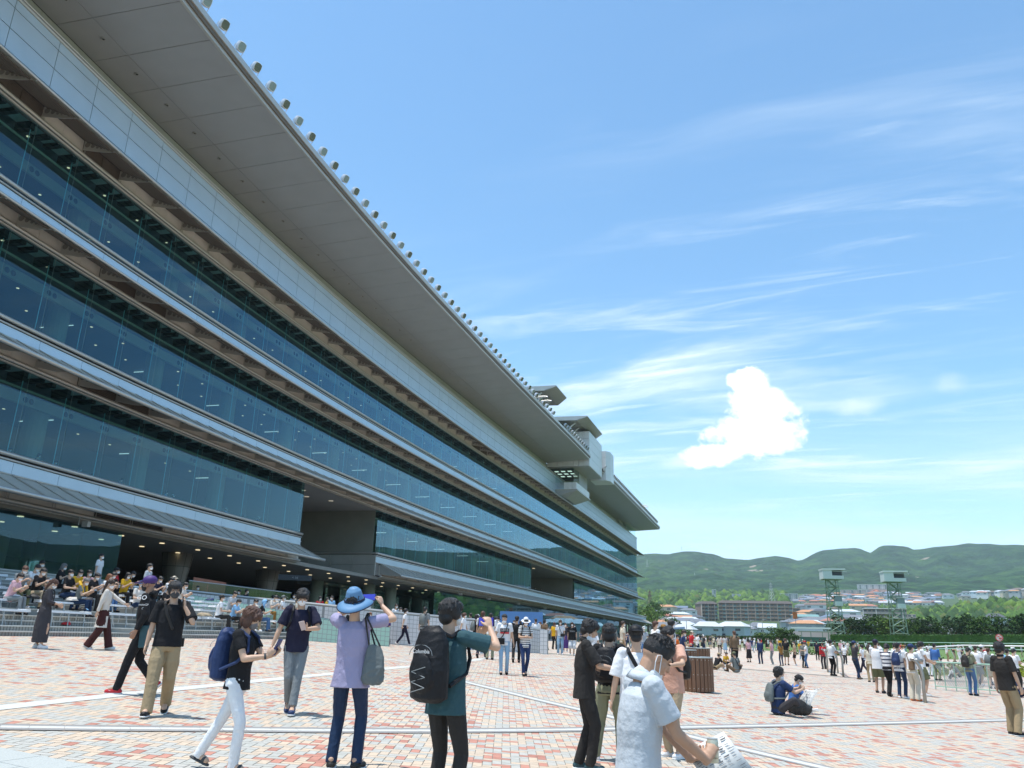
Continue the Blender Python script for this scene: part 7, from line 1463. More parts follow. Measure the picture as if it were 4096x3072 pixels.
# ---- named mid distance figures
def mid(feet, hy, yaw, **S):
    return hero(feet, hy, yaw, vox=S.pop('vox', .012), **S)
I = mid((2013, 2700), 2463, R(183), label="man in white printed tee and light jeans with black hip bag walking to the camera", top='white', sleeve=.72, legs='lightjean', loose=.95, shoes='black', boots=1, hair='short', mask='white', chin=1, glasses=1, head=(-.4, -.05, 0), R=(.34, .0, .86), L=(-.30, -.02, .84), fR=(.08, .12, 0, 0, 0), fL=(-.1, -.06, 0, 0, 0), seed=21)
decal_text(I, "LEVI'S", I['chest'] + fp(I, 0, .152, .035), (0, 1, 0), (0, 0, 1), .082, M_pw, ext=.002); b = MB(); b.box(tuple(I['chest'] + fp(I, 0, .137, .035)), (.27, .012, .10), 0, 0); b.box(tuple(I['chest'] + fp(I, 0, .138, -.045)), (.27, .012, .045), 0, 1); b.build('print_block', [M_pb, M_pr], I['root'])
crossbag(I, 'black', 'black hip bag on the man in light jeans', -1, (.13, .16, .02), (.26, .09, .18), vox=.012)
I = mid((2098, 2706), 2476, R(186), label='woman in white beret and striped tee looking at her red phone', fem=True, top='stripe', topkind='stripes', sleeve=.6, legs='navy', loose=.92, shoes='black', hair='bob', hat='sun', hatc='white', mask='white', head=(0, -.4, 0), R=(.07, .28, 1.14), L=(-.07, .28, 1.14), poleR=(.6, -.6, -.8), poleL=(-.6, -.6, -.8), fR=(.05, .12, 0, 0, 0), fL=(-.05, -.16, .05, 0, .4), seed=22)
backpack(I, 'black', 'black backpack of the woman in striped tee', .25, .36, .14, vox=.012)
I = mid((2064, 2652), 2470, R(-5), label='man in black sleeveless shirt and cap walking away behind the striped tee', top='black', sleeve=.3, legs='black', shoes='black', hair='short', hat='cap', hatc='offblack', fL=(-.1, -.25, .05, 0, .5), fR=(.1, .15, 0, 0, 0), seed=23)
I = mid((2288, 2622), 2492, R(178), label='heavy set woman in black tee with white lettering and white shorts', fem=True, fat=1.35, top='black', topz=-.14, flare=1.1, sleeve=.75, sleever=1.3, legs='white', legkind='crop', loose=1.35, shoes='white', hair='bob', hairc='darkbrown', mask='white', seed=24)
decal_text(I, 'Champion', I['chest'] + fp(I, 0, .185, .03), (0, 1, 0), (0, 0, 1), .07, M_pw, ext=.002)
I = mid((2240, 2620), 2484, R(180), label='man in brown hat and white tee with shoulder bag and light jeans', top='white', sleeve=.75, sleever=1.2, legs='lightjean', loose=1.15, shoes='white', hair='short', hat='sun', hatc='brown', mask='white', seed=25); crossbag(I, 'offblack', 'black shoulder bag on the man in brown hat', 1, (-.12, .16, .05), (.24, .09, .15), vox=.013)
I = mid((2262, 2608), 2496, R(175), label='woman in purple skirt between the hat man and the black tee woman', fem=True, top='charcoal', legs='purple', legkind='skirt', skirt=.85, shoes='white', hair='long', hairc='brown', mask='white', seed=26)
I = mid((3562, 2788), 2578, R(-58), label='man in white and navy striped tee with cream tote, legs crossed', top='white', topkind='stripes', sleeve=.8, sleever=1.3, legs='black', loose=1.25, shoes='black', hair='mop', head=(0, -.6, 0), R=(.10, .34, 1.10), L=(-.1, .34, 1.10), fR=(-.10, .10, 0, 0, 0), fL=(.06, -.12, .06, 0, .8), mask='white', seed=27); tote(I, 'cream tote bag hanging on the man in striped tee', (.18, .28, .82), .3, .42, .1, 'cream', Vector(I['arms']['R'][1]), vox=.012)
I = mid((3662, 2806), 2582, R(-62), label='man in navy cap, white tee and cream trousers leaning on the steel bar', top='white', sleeve=.8, sleever=1.3, legs='cream', loose=1.25, shoes='orange', hair='short', hat='cap', hatc='navy', mask='white', R=(.1, .42, 1.15), L=(-.12, .30, 1.40), lean=.12, head=(0, -.1, 0), seed=28); crossbag(I, 'brown', 'small brown shoulder bag on the man in navy cap', -1, (.12, -.16, .12), (.2, .08, .28), vox=.012, back=True)
I = mid((3612, 2796), 2576, R(-50), label='man with navy backpack half hidden behind the navy cap man', top='white', legs='denim', shoes='white', hair='short', mask='white', seed=29); backpack(I, 'navy', 'navy backpack beside the brown shoulder bag', .28, .42, .16, vox=.012)
I = mid((3700, 2786), 2562, R(-95), label='tall man in white tee and olive shorts right of the navy cap man', top='white', sleeve=.45, sleever=1.4, boxy=1.1, legs='olive', legkind='shorts', loose=1.3, shoes='white', hair='mop', mask='white', head=(.1, -.35, 0), R=(.12, .36, 1.08), L=(-.1, .36, 1.06), seed=30); crossbag(I, 'black', 'black belt bag on the tall man in olive shorts', -1, (.0, .17, .05), (.28, .09, .12), vox=.012)
I = mid((3428, 2718), 2556, R(-75), label='man in navy cap and charcoal shirt drinking, standing alone by the steel posts', top='charcoal', sleeve=.75, legs='denim', shoes='brown', hair='short', hat='cap', hatc='navy', R=(.05, .22, 1.44), L=(-.1, .3, 1.1), mask='white', chin=1, fL=(-.08, .22, 0, 0, 0), seed=31)
I = mid((3332, 2704), 2560, R(-70), label='young person in white tee and black trousers resting on the curved steel bar', top='white', sleeve=.8, sleever=1.2, legs='black', shoes='black', hair='mop', mask='white', R=(.1, .38, 1.12), L=(-.1, .38, 1.1), seed=32)
I = mid((3522, 2774), 2564, R(-40), label='man in pale tee, olive shorts and dark cap looking right', top='white', sleeve=.75, boxy=1.1, topz=-.16, legs='olive', legkind='shorts', loose=1.2, shoes='black', hair='short', hat='cap', hatc='darknavy', mask='white', skin='mid', R=(.1, .3, 1.1), L=(-.1, .3, 1.1), seed=33)
I = mid((3893, 2784), 2592, R(-60), label='man in olive tee and blue jeans with dark grey backpack looking down', top='sage', sleeve=.75, legs='midjean', shoes='black', hair='short', mask='darkgrey', head=(0, -.45, 0), R=(.1, .34, 1.15), L=(-.1, .34, 1.15), seed=34); backpack(I, 'offblack', 'dark grey backpack on the man in olive tee', .32, .48, .2, vox=.012)
# ---------------------------------------------------------------- the crowd: a few figures built once, copied and dressed in other colours
PROTO = {}
def proto(key, **S):
    S.setdefault('label', 'x'); S['h'] = 1.72; S['group'] = 'people in the crowd on the plaza'; I = person((0, 0, 0), 0, S, .016); PROTO[key] = I['root']; return I
PH = dict(R=(.09, .29, 1.16), L=(-.08, .29, 1.15), poleR=(.6, -.6, -.8), poleL=(-.6, -.6, -.8), head=(0, -.4, 0))
WK = dict(fR=(.09, .30, 0, 0, 0), fL=(-.09, -.30, .06, 0, .6), R=(.26, -.12, .84), L=(-.26, .16, .86))
proto('stand', hair='short', mask='white', sleeve=.7, sleever=1.2)
proto('standmop', hair='mop', mask='white', sleeve=.8, sleever=1.3, boxy=1.1, loose=1.2, fR=(.14, .06, 0, .3, 0))
proto('phone', hair='short', mask='white', **PH)
proto('phonecap', hair='short', hat='cap', mask='white', sleever=1.3, **PH)
proto('walk', hair='mop', mask='white', sleeve=.7, sleever=1.2, **WK)
proto('walkcap', hair='short', hat='cap', mask='white', **WK)
proto('shorts', hair='short', mask='white', legkind='shorts', loose=1.2, sleeve=.75, sleever=1.2, R=(.15, .2, 1.0))
proto('woman', hair='long', fem=True, mask='white', loose=.95, **PH)
proto('skirt', hair='bob', fem=True, mask='white', legkind='skirt', skirt=.75, sleeve=.7)
proto('sunhat', hair='short', hat='sun', mask='white', sleeve=.8, R=(.1, .3, 1.2), L=(-.2, .25, 1.1))
proto('longsl', hair='short', mask='white', sleeve=1.9, loose=1.05, side=.03, R=(.1, .26, 1.1))
SITF = dict(pel=(0, 0, .50), fR=(.11, .42, 0, .1, 0), fL=(-.11, .46, 0, -.1, 0), kR=(.1, 1, .8), kL=(-.1, 1, .8))
proto('sit', hair='short', mask='white', lean=.28, R=(.1, .42, .82), L=(-.1, .42, .80), head=(0, -.45, 0), **SITF)
proto('sitcap', hair='short', hat='cap', mask='white', lean=.12, R=(.15, .36, .70), L=(-.15, .36, .70), **SITF)
proto('sitwoman', hair='long', fem=True, mask='white', lean=.15, R=(.1, .35, .85), L=(-.1, .35, .85), head=(0, -.3, 0), **SITF)
proto('sittowel', hair='short', hat='towel', mask='white', lean=.25, R=(.1, .42, .80), L=(-.1, .42, .80), head=(0, -.4, 0), **SITF)
proto('squat', hair='mop', mask='white', pel=(0, 0, .14), lean=.4, fR=(.2, .4, .03, .4, -.2), fL=(-.2, .4, .03, -.4, -.2), kR=(.9, .1, .7), kL=(-.9, .1, .7), R=(.15, .5, .4), L=(-.12, .5, .4), head=(0, -.4, 0))
JOBS_PENDING = True
bake_jobs()
for r_ in PROTO.values():
    r_.location = (0, 0, -200)
FIRST = {}
NAMEC = {'offwhite': 'off white', 'offblack': 'dark', 'darknavy': 'dark navy', 'lightgrey': 'light grey', 'midjean': 'blue', 'lightjean': 'pale blue', 'denim': 'dark blue', 'skyblue': 'sky blue', 'greygreen': 'slate grey', 'stripe': 'striped', 'hatblue': 'muted blue', 'charcoal': 'charcoal'}
def nm(c): return NAMEC.get(c, c)
POSE = {'stand': 'standing', 'standmop': 'standing', 'phone': 'reading', 'phonecap': 'reading, cap on', 'walk': 'walking', 'walkcap': 'walking in cap', 'shorts': 'standing', 'woman': 'long haired, reading', 'skirt': 'in skirt', 'sunhat': 'wearing sun hat', 'longsl': 'in long sleeves', 'sit': 'seated, bent forward', 'sitcap': 'seated in cap', 'sitwoman': 'seated, long haired', 'sittowel': 'seated under towel', 'squat': 'sitting on the ground'}
LBL = []
def extra(key, loc, yaw, h, top, legs, where, hair='black', hat=None, skin='light', mask=True, label=None, group=None, tk='cotton', shoes=None):
    src = PROTO[key]; c = src.copy(); COL.objects.link(c); c.location = loc; c.rotation_euler = (0, 0, yaw); c.scale = (h / 1.72,) * 3
    mm = {'shirt': cloth_mat(top, tk), 'trousers': cloth_mat(legs), 'shorts': cloth_mat(legs), 'skirt': cloth_mat(legs), 'hair': hair_mat(hair), 'body': skin_mat(skin), 'cap': cloth_mat(hat or 'navy', 'plain'), 'cap_brim': cloth_mat(hat or 'navy', 'plain'), 'hat_crown': cloth_mat(hat or 'white', 'plain'), 'hat_brim': cloth_mat(hat or 'white', 'plain'), 'towel': cloth_mat(hat or 'skyblue', 'plain'), 'shoe': cloth_mat(shoes or 'white', 'leather')}
    for ch in src.children:
        n = ch.name.split('.')[0]
        if n == 'face_mask' and not mask: continue
        d = ch.copy(); COL.objects.link(d); d.parent = c
        if n in mm: d.material_slots[0].link = 'OBJECT'; d.material_slots[0].material = mm[n]
    kind = 'shorts' if key == 'shorts' else 'skirt' if key == 'skirt' else 'trousers'
    c['label'] = label or f"{nm(top)} top, {nm(legs)} {kind}, {POSE[key]}, {where}"; c['label'] = ' '.join(c['label'].split()[:15]).rstrip(','); c['category'] = 'person'; c['group'] = group or 'people in the crowd on the plaza'; LBL.append(c); return c
def xp(key, feet, hy, yawdeg, top, legs, where, **k):
    p, h = stand_at(feet, hy); 
    if key.startswith('sit'): h = h * 1.72 / 1.30
    if key == 'squat': h = h * 1.72 / .93
    return extra(key, (p.x, p.y, p.z + .014), R(yawdeg), min(1.95, max(1.4, h)), top, legs, where, **k)
MIDC = [('walk', (1612, 2584), 2438, -80, 'white', 'darknavy', 'alone before the white tiled wall'), ('stand', (1690, 2602), 2432, -20, 'grey', 'black', 'before the tiled wall, hidden by the backpack man'), ('woman', (1838, 2594), 2456, 10, 'black', 'offblack', 'back turned near the raised phone'), ('walk', (1775, 2592), 2448, 150, 'orange', 'cream', 'beside the raised phone'),
    ('walk', (1925, 2634), 2450, -12, 'white', 'darknavy', 'carrying a black backpack'), ('stand', (1958, 2640), 2457, -5, 'white', 'sage', 'back turned left of the printed tee'), ('walk', (1900, 2618), 2462, -50, 'black', 'midjean', 'left of the backpack walker'),
    ('shorts', (2142, 2604), 2478, 12, 'white', 'black', 'by the end of the tiled wall'), ('walk', (2176, 2602), 2482, -30, 'brown', 'brown', 'by the end of the tiled wall'), ('walk', (2375, 2672), 2522, 15, 'white', 'midjean', 'right of the black shirt man'), ('woman', (2458, 2655), 2512, -60, 'greygreen', 'charcoal', 'behind the case holder'), ('stand', (2442, 2640), 2498, -30, 'navy', 'denim', 'with maroon backpack'), ('stand', (2492, 2652), 2489, -80, 'cream', 'khaki', 'tall behind the chin length hair'),
    ('walkcap', (2577, 2642), 2511, 178, 'lightgrey', 'midjean', 'facing the camera alone'), ('stand', (2625, 2715), 2490, -70, 'white', 'offblack', 'left of the mustard hat'), ('phonecap', (2652, 2735), 2503, -95, 'white', 'grey', 'mustard hat behind the peach tee'), ('standmop', (2690, 2735), 2487, -85, 'white', 'grey', 'tallest behind the peach tee'), ('phone', (2735, 2700), 2523, -90, 'navy', 'grey', 'holding papers over the bin'), ('phone', (2708, 2690), 2540, -80, 'orange', 'offblack', 'holding papers over the bin'),
    ('phonecap', (2768, 2642), 2526, -75, 'red', 'denim', 'striped beside the rear bin'), ('phone', (2792, 2626), 2531, -70, 'white', 'denim', 'right of the rear bin'), ('sunhat', (2815, 2616), 2532, -60, 'charcoal', 'denim', 'with grey backpack right of the rear bin'), ('woman', (2880, 2615), 2539, -30, 'offwhite', 'offblack', 'left of the tall brown shirt'), ('skirt', (2902, 2613), 2529, -20, 'stripe', 'lightjean', 'left of the tall brown shirt'), ('longsl', (2944, 2676), 2527, 8, 'brown', 'black', 'tall behind the kneeling group'),
    ('skirt', (2998, 2650), 2558, 15, 'pink', 'black', 'hooded, pale pink, back turned'), ('longsl', (3045, 2656), 2557, 5, 'navy', 'denim', 'white capped, in jacket'), ('phone', (3092, 2660), 2562, 60, 'pink', 'grey', 'right of the navy jacket'), ('woman', (3128, 2664), 2573, 10, 'rust', 'denim', 'with cream tote'), ('shorts', (3148, 2661), 2556, -30, 'black', 'olive', 'right of the mustard top'), ('shorts', (3184, 2663), 2567, 80, 'beige', 'black', 'alone in light tee'), ('stand', (3217, 2672), 2569, -60, 'greygreen', 'offblack', 'in a couple'), ('phone', (3230, 2673), 2571, 80, 'white', 'midjean', 'in a couple'), ('stand', (3206, 2642), 2565, -170, 'yellow', 'lightjean', 'behind the couple'),
    ('longsl', (3298, 2677), 2573, 0, 'red', 'charcoal', 'red hooded jacket'), ('stand', (3272, 2642), 2566, -20, 'darknavy', 'black', 'left of the red jacket'), ('walk', (3460, 2698), 2582, 40, 'white', 'darknavy', 'right of the drinking man'), ('woman', (3488, 2730), 2582, -10, 'cream', 'khaki', 'behind the pale tee man'), ('longsl', (3752, 2722), 2577, -60, 'blue', 'sage', 'before the wire fence'), ('squat', (3800, 2718), 2664, -120, 'white', 'black', 'against the wire fence'), ('squat', (3840, 2712), 2652, 60, 'greygreen', 'offblack', 'bent by the wire fence'),
    ('sunhat', (3842, 2655), 2582, -170, 'white', 'white', 'guard on the track side'), ('shorts', (3922, 2746), 2588, -55, 'white', 'grey', 'holding a red bag'), ('walkcap', (3946, 2744), 2584, -60, 'white', 'denim', 'left of the grey backpack'), ('shorts', (3974, 2756), 2596, -50, 'white', 'cream', 'with grey backpack'), ('stand', (4052, 2765), 2600, -60, 'skyblue', 'offblack', 'behind the leaning man'), ('phone', (4076, 2775), 2598, -70, 'white', 'offblack', 'far right with dark bag'), ('squat', (4085, 2790), 2695, 100, 'navy', 'denim', 'with white papers at far right'), ('stand', (3382, 2660), 2580, -40, 'white', 'black', 'between the steel posts'), ('woman', (3500, 2700), 2588, -30, 'white', 'beige', 'half hidden by the pale tee man'), ('phone', (3590, 2720), 2578, -80, 'white', 'olive', 'behind the striped man'), ('phonecap', (3620, 2700), 2583, -90, 'white', 'grey', 'orange brimmed cap behind the striped man'), ('sunhat', (3722, 2706), 2590, -60, 'white', 'white', 'white bucket hat before the fence'), ('walkcap', (3382, 2650), 2570, -170, 'white', 'grey', 'white cap near the drinking man')]
HATC = {23: 'x'}
for i, t in enumerate(MIDC):
    hat = {'phonecap': ['rust', 'cream', 'orange'][i % 3], 'walkcap': 'white', 'sunhat': 'white', 'sitcap': 'navy'}.get(t[0]); hair = ['black', 'black', 'darkbrown', 'black', 'brown'][i % 5]
    c = xp(*t, hat=hat, hair=hair, shoes=['white', 'black', 'offblack'][i % 3], tk='stripes' if t[4] in ('stripe',) else 'cotton')
    if 'backpack' in t[6]:
        o = bpy.data.objects.new('backpack', None); COL.objects.link(o); o.location = c.location; o.rotation_euler = c.rotation_euler; tag(o, t[6].replace('with ', '').replace('carrying a ', '') + f' on the {nm(t[4])} top', 'backpack', 'backpacks and bags carried by the crowd'); s = c.scale[0]
        b = MB(); V, F = loft([((0, -.20, 1.02), (.08, 0, 0), (0, .05, 0)), ((0, -.21, 1.06), (.14, 0, 0), (0, .085, 0)), ((0, -.21, 1.25), (.14, 0, 0), (0, .08, 0)), ((0, -.18, 1.42), (.10, 0, 0), (0, .05, 0)), ((0, -.16, 1.46), (.04, 0, 0), (0, .02, 0))], 12); b.add([v * s for v in V], F); b.build('bag_body', cloth_mat('maroon' if 'maroon' in t[6] else 'black' if 'black' in t[6] else 'greygreen', 'leather'), o, smooth=True)
        b = MB()
        for sx in (-1, 1): b.tube([Vector((sx * .09, -.12, 1.40)) * s, Vector((sx * .10, -.06, 1.46)) * s, Vector((sx * .11, .11, 1.40)) * s, Vector((sx * .14, .12, 1.2)) * s, Vector((sx * .17, -.02, 1.1)) * s], .018, 5)
        b.build('strap', cloth_mat('black', 'leather'), o)
r8 = random.Random(21)
TOPS = ['white'] * 9 + ['black'] * 4 + ['offwhite', 'lightgrey', 'grey', 'navy', 'charcoal', 'cream', 'skyblue', 'pink', 'beige', 'yellow', 'red', 'olive', 'lilac', 'greygreen', 'darknavy', 'stripe']
LEGS = ['black', 'offblack', 'denim', 'grey', 'midjean', 'khaki', 'cream', 'darknavy', 'lightjean', 'olive', 'charcoal', 'beige']
KEYS = ['stand', 'standmop', 'phone', 'phonecap', 'walk', 'walkcap', 'shorts', 'woman', 'skirt', 'sunhat', 'longsl']
def crowd(n, x0, x1, fy, hy, where, seed, keys=KEYS):
    r = random.Random(seed); fixed = fy
    for i in range(n):
        px = x0 + (x1 - x0) * (i + r.uniform(0.1, .9)) / n; f = r.uniform(*(fy if not callable(fy) else fy(px))); p = gpt(px, f)
        if off_of(p.x, p.y) < 1.5: continue
        extra(r.choice(keys), (p.x, p.y, p.z + .014), r.uniform(-math.pi, math.pi) if r.random() < .5 else R(-60 + r.uniform(-40, 60)), r.uniform(1.56, 1.80), r.choice(TOPS), r.choice(LEGS), where, hair=r.choice(['black', 'black', 'darkbrown', 'brown']), hat=r.choice(['white', 'navy', 'black', 'cream', 'khaki']), shoes=r.choice(['white', 'black', 'offblack']))
crowd(34, 2840, 3330, (2592, 2612), 0, 'in the front of the dense far crowd', 31)
crowd(44, 2700, 3420, (2574, 2590), 0, 'deep in the far crowd before the hedge', 32)
crowd(14, 2500, 2840, (2578, 2606), 0, 'far crowd near the annex', 33)
crowd(16, 3300, 3760, (2606, 2640), 0, 'between steel posts and track', 34)
crowd(12, 3700, 4110, (2625, 2690), 0, 'beside the wire fence at right', 35, ['squat', 'stand', 'phone', 'sunhat', 'squat', 'shorts'])
crowd(26, 1840, 2560, lambda px: (np.interp(px, [1840, 2200, 2560], [2585, 2590, 2585]), np.interp(px, [1840, 2200, 2560], [2600, 2606, 2600])), 0, 'in the stream of people along the stand', 36)
crowd(18, 2180, 2620, (2560, 2578), 0, 'far away along the foot of the stand', 37)
# ---------------------------------------------------------------- seating steps, benches, ramps, furniture of the plaza
def k_at(px, off, py=2480):
    """bay number where a vertical plane at this offset is met in direction px"""
    d = ray(px, py); b = math.atan2(d.x, d.y); K = np.arange(-9, 60, .05); pts = [Q(k, off, 0) for k in K]; bb = [math.atan2(p[0], p[1]) for p in pts]; return float(np.interp(b, bb, K))
def near_off(p): 
    d = (_ptab[:, 0] - p.x) ** 2 + (_ptab[:, 1] - p.y) ** 2; i = int(d.argmin()); return float(_ktab[i]), off_of(p.x, p.y)
_base = [gpt(*p) for p in ((-300, 2542), (0, 2545), (509, 2550), (732, 2556), (1153, 2559), (1264, 2560))]; _bk = [near_off(p) for p in _base]
def off0(k): return float(np.interp(k, [b[0] for b in _bk], [b[1] for b in _bk]))
KS0, KS1 = _bk[0][0] - 2.5, _bk[-1][0]
TR = []      # treads: (distance back from the first riser, height above the paving, depth)
_x = 0.0; _h = 0.0
for j in range(4): _h += .155; TR.append((_x, _h, .40)); _x += .40
for j in range(10): _h += .20; TR.append((_x, _h, 1.15)); _x += 1.15
def zb(k):
    q = Q(k, off0(k), 0); return gz(q[0], q[1])
def steps():
    root = empty('seating_steps', Q(KS0 + 3, 15, 0), 0, 'broad tiled steps in front of the stand carrying the white benches', 'steps'); L = Vector(root.location); mt = mat('step_tread', (0.55, 0.54, 0.50), .8, 0, .08, 3); mr = mat('step_riser_tile', (0.27, 0.27, 0.25), .7, 0, .1, 8); mj = mat('riser_joint', (0.16, 0.16, 0.15), .9)
    for j, (x, h, dp) in enumerate(TR):
        b = MB(); K = ks(KS0, KS1, .5); V = []
        for k in K:
            z = zb(k); o = off0(k); V += [Q(k, o - x, z - 1.5), Q(k, o - x, z + h - .035), Q(k, o - x + .02, z + h - .035), Q(k, o - x + .02, z + h), Q(k, o - x - dp - .05, z + h), Q(k, o - x - dp - .05, z - 1.5)]
        F = []; n = 6
        for i in range(len(K) - 1):
            for c in range(n): F.append((i * n + c, i * n + (c + 1) % n, (i + 1) * n + (c + 1) % n, (i + 1) * n + c))
        F += [tuple(range(n))[::-1], tuple((len(K) - 1) * n + c for c in range(n))]; M = [(0 if (f[0] % n in (1, 2, 3)) else 1) for f in F]
        me = mesh_np('step', V, F, [mt, mr], M); o_ = bpy.data.objects.new('step', me); COL.objects.link(o_); o_.parent = root; o_.location = -L
        if j < 4:
            b = MB(); k = KS0
            while k < KS1: q = Vector(Q(k, off0(k) - x + .004, zb(k) + h - .095)); p, d, nn = PK(k); b.box(q, (.012, .012, .115), math.atan2(d[1], d[0])); k += .105 / BAY
            s_ = b.build('riser_joint', mj, root); s_.location = -L; s_['kind'] = 'stuff'
steps()
mwh = mat('bench_white_plastic', (0.78, 0.79, 0.80), .45); mlg = mat('bench_leg_grey', (0.42, 0.46, 0.48), .4, .5)
_bn = {}
def bench(k, off, z, ln, label, rz=0.0):
    q = Q(k, off, z); p, d, nn = PK(k); key = round(ln, 2)
    if key not in _bn:
        t = MB(); t.hexa([(-ln / 2, -.17, .40), (ln / 2, -.17, .40), (ln / 2, .17, .40), (-ln / 2, .17, .40), (-ln / 2 + .02, -.16, .46), (ln / 2 - .02, -.16, .46), (ln / 2 - .02, .16, .46), (-ln / 2 + .02, .16, .46)]); 
        t.box((-ln / 2 + .10, 0, .47), (.16, .33, .03)); t.box((ln / 2 - .10, 0, .47), (.16, .33, .03))
        l = MB(); l.tube([(0, -.14, .40), (.0, -.16, 0)], .018, 5); l.tube([(0, .14, .40), (.0, .16, 0)], .018, 5); l.tube([(0, -.1, .40), (.22, -.1, 0)], .014, 5)
        _bn[key] = (mesh_np('seat', t.V, t.F, [mwh]), mesh_np('leg', l.V, l.F, [mlg]))
    root = empty('bench', q, math.atan2(d[1], d[0]) + rz, label, 'bench', 'white benches on the seating steps'); inst('seat', _bn[key][0], root)
    for x in (-ln / 2 + .3, 0, ln / 2 - .3): inst('leg', _bn[key][1], root, (x, 0, 0))
    return root
ORD = ['leftmost', 'second', 'third', 'fourth', 'fifth', 'sixth', 'seventh', 'eighth']
rowsB = []
for r_i, (ti, inset, n0) in enumerate(((1, .35, 'front'), (3, .45, 'second'), (4, .5, 'third'), (5, .5, 'fourth'), (6, .5, 'fifth'), (7, .5, 'sixth'), (8, .5, 'seventh'))):
    x, h, dp = TR[ti]; k = KS0 + 2.6 + (.2 if r_i % 2 else 0); c = 0
    while k < KS1 - (.2 if r_i < 2 else .35 + .12 * r_i):
        o_ = off0(k) - x - inset; z = zb(k) + h; bench(k, o_, z, 2.1, f'{ORD[min(c, 7)]} white plastic bench from the left in the {n0} row of the steps'); rowsB.append((r_i, k, o_, z)); k += 2.35 / BAY; c += 1
# people sitting on and standing by the benches
r9 = random.Random(77)
SEATED = [  # px, row, key, top, legs, where, hat
    (15, 1, 'sit', 'pink', 'grey', 'in pale pink shirt at the left edge', None), (40, 2, 'sit', 'grey', 'olive', 'with brown hair, second row left', None), (85, 3, 'sit', 'white', 'black', 'bent over beside the wall rail', None), (130, 4, 'sitcap', 'beige', 'khaki', 'far left back row', 'black'), (110, 2, 'sit', 'black', 'beige', 'leaning forward with dark bag', None), (215, 4, 'sitwoman', 'black', 'black', 'back row behind grey haired man', None), (238, 2, 'sitcap', 'black', 'denim', 'yellow team scarf, black mask', 'black'), (258, 3, 'sit', 'yellow', 'black', 'yellow trimmed shirt', None),
    (288, 1, 'sit', 'greygreen', 'denim', 'grey hair and orange towel', None), (300, 3, 'sitcap', 'pink', 'black', 'pink shirt and black cap', 'black'), (322, 2, 'sit', 'black', 'offblack', 'next to the orange towel', None), (330, 5, 'stand', 'white', 'lightgrey', 'standing in navy cap behind the rows', None), (365, 2, 'sitwoman', 'white', 'midjean', 'reddish hair, third row', None), (400, 3, 'sit', 'black', 'black', 'sleeveless, yellow scarf', None), (425, 4, 'sitcap', 'red', 'black', 'red sleeves under the great column', 'black'), (472, 3, 'sitwoman', 'yellow', 'black', 'drinking in yellow jersey', None), (478, 4, 'sit', 'black', 'black', 'curly hair, back row', None), (488, 1, 'sitcap', 'offwhite', 'denim', 'blue cap and white scarf in the front', 'blue'), (520, 2, 'stand', 'lightgrey', 'grey', 'standing beside the purple cap', None), (600, 3, 'sit', 'darknavy', 'black', 'behind the purple cap', None), (640, 3, 'sit', 'white', 'denim', 'white tee, behind the phone caller', None), (668, 3, 'sitcap', 'offwhite', 'black', 'cream beanie behind the caller', 'cream'), (640, 1, 'sit', 'black', 'black', 'black mask, head low', None), (700, 2, 'sit', 'offwhite', 'grey', 'pale tee behind the caller', None),
    (868, 0, 'sitcap', 'white', 'offblack', 'dark cap and printed tee by the bobbed woman', 'offblack'), (908, 1, 'sit', 'lightgrey', 'grey', 'grey polo, moustache', None), (925, 0, 'sit', 'skyblue', 'offblack', 'checked blue shirt, reading', None), (1000, 0, 'sit', 'offwhite', 'khaki', 'head bowed over a folder', None), (1032, 0, 'sittowel', 'black', 'midjean', 'pale blue towel over head', 'skyblue'), (1082, 1, 'sit', 'offwhite', 'rust', 'brown shorts, leg crossed', None), (1118, 1, 'sitcap', 'white', 'white', 'grey cap, white shirt', 'greygreen'), (1140, 0, 'sit', 'stripe', 'denim', 'patterned shirt and glasses', None), (1175, 1, 'sitcap', 'cream', 'beige', 'cream hat beside navy tee man', 'cream')]
for (px, row, key, top, legs, where, hat) in SEATED:
    ti, inset = ((1, .35), (3, .45), (4, .5), (5, .5), (6, .5), (7, .5))[row]; x, h, dp = TR[ti]; k = k_at(px, 15); 
    for _ in range(4): k = k_at(px, off0(k) - x - inset)
    o_ = off0(k) - x - inset; q = Q(k, o_, zb(k) + h); p, d, nn = PK(k); yaw = math.atan2(nn[1], nn[0]) - math.pi / 2 + r9.uniform(-.45, .45)
    if key == 'stand': q = Q(k, o_ + .3, zb(k) + h)
    extra(key, q, yaw, 1.72 + r9.uniform(-.08, .05), top, legs, where + (' on the steps' if len(where.split()) < 6 else ''), hair='grey' if 'grey hair' in where else 'orange' if 'reddish' in where else 'brown' if 'brown hair' in where else 'black', hat=hat, mask=('moustache' not in where), group='spectators seated on the steps', shoes=r9.choice(['black', 'white', 'offblack']))
    if where.endswith('orange towel') and key == 'sit' and row == 1:
        b = MB(); z = q[2]; v = Vector((nn[0], nn[1], 0)); u = Vector((d[0], d[1], 0)); c = Vector(q) + v * .17
        for sx in (-1, 1): b.tube([c + u * sx * .10 + Vector((0, 0, .78)) + v * .10, c + u * sx * .13 + Vector((0, 0, 1.02)) + v * .02, c + u * sx * .08 + Vector((0, 0, 1.12)) - v * .10, c + Vector((0, 0, 1.14)) - v * .16], .045, 7)
        o = b.build('neck_towel', cloth_mat('yellow', 'plain')); tag(o, 'bright orange towel round the neck of the grey haired spectator', 'towel')
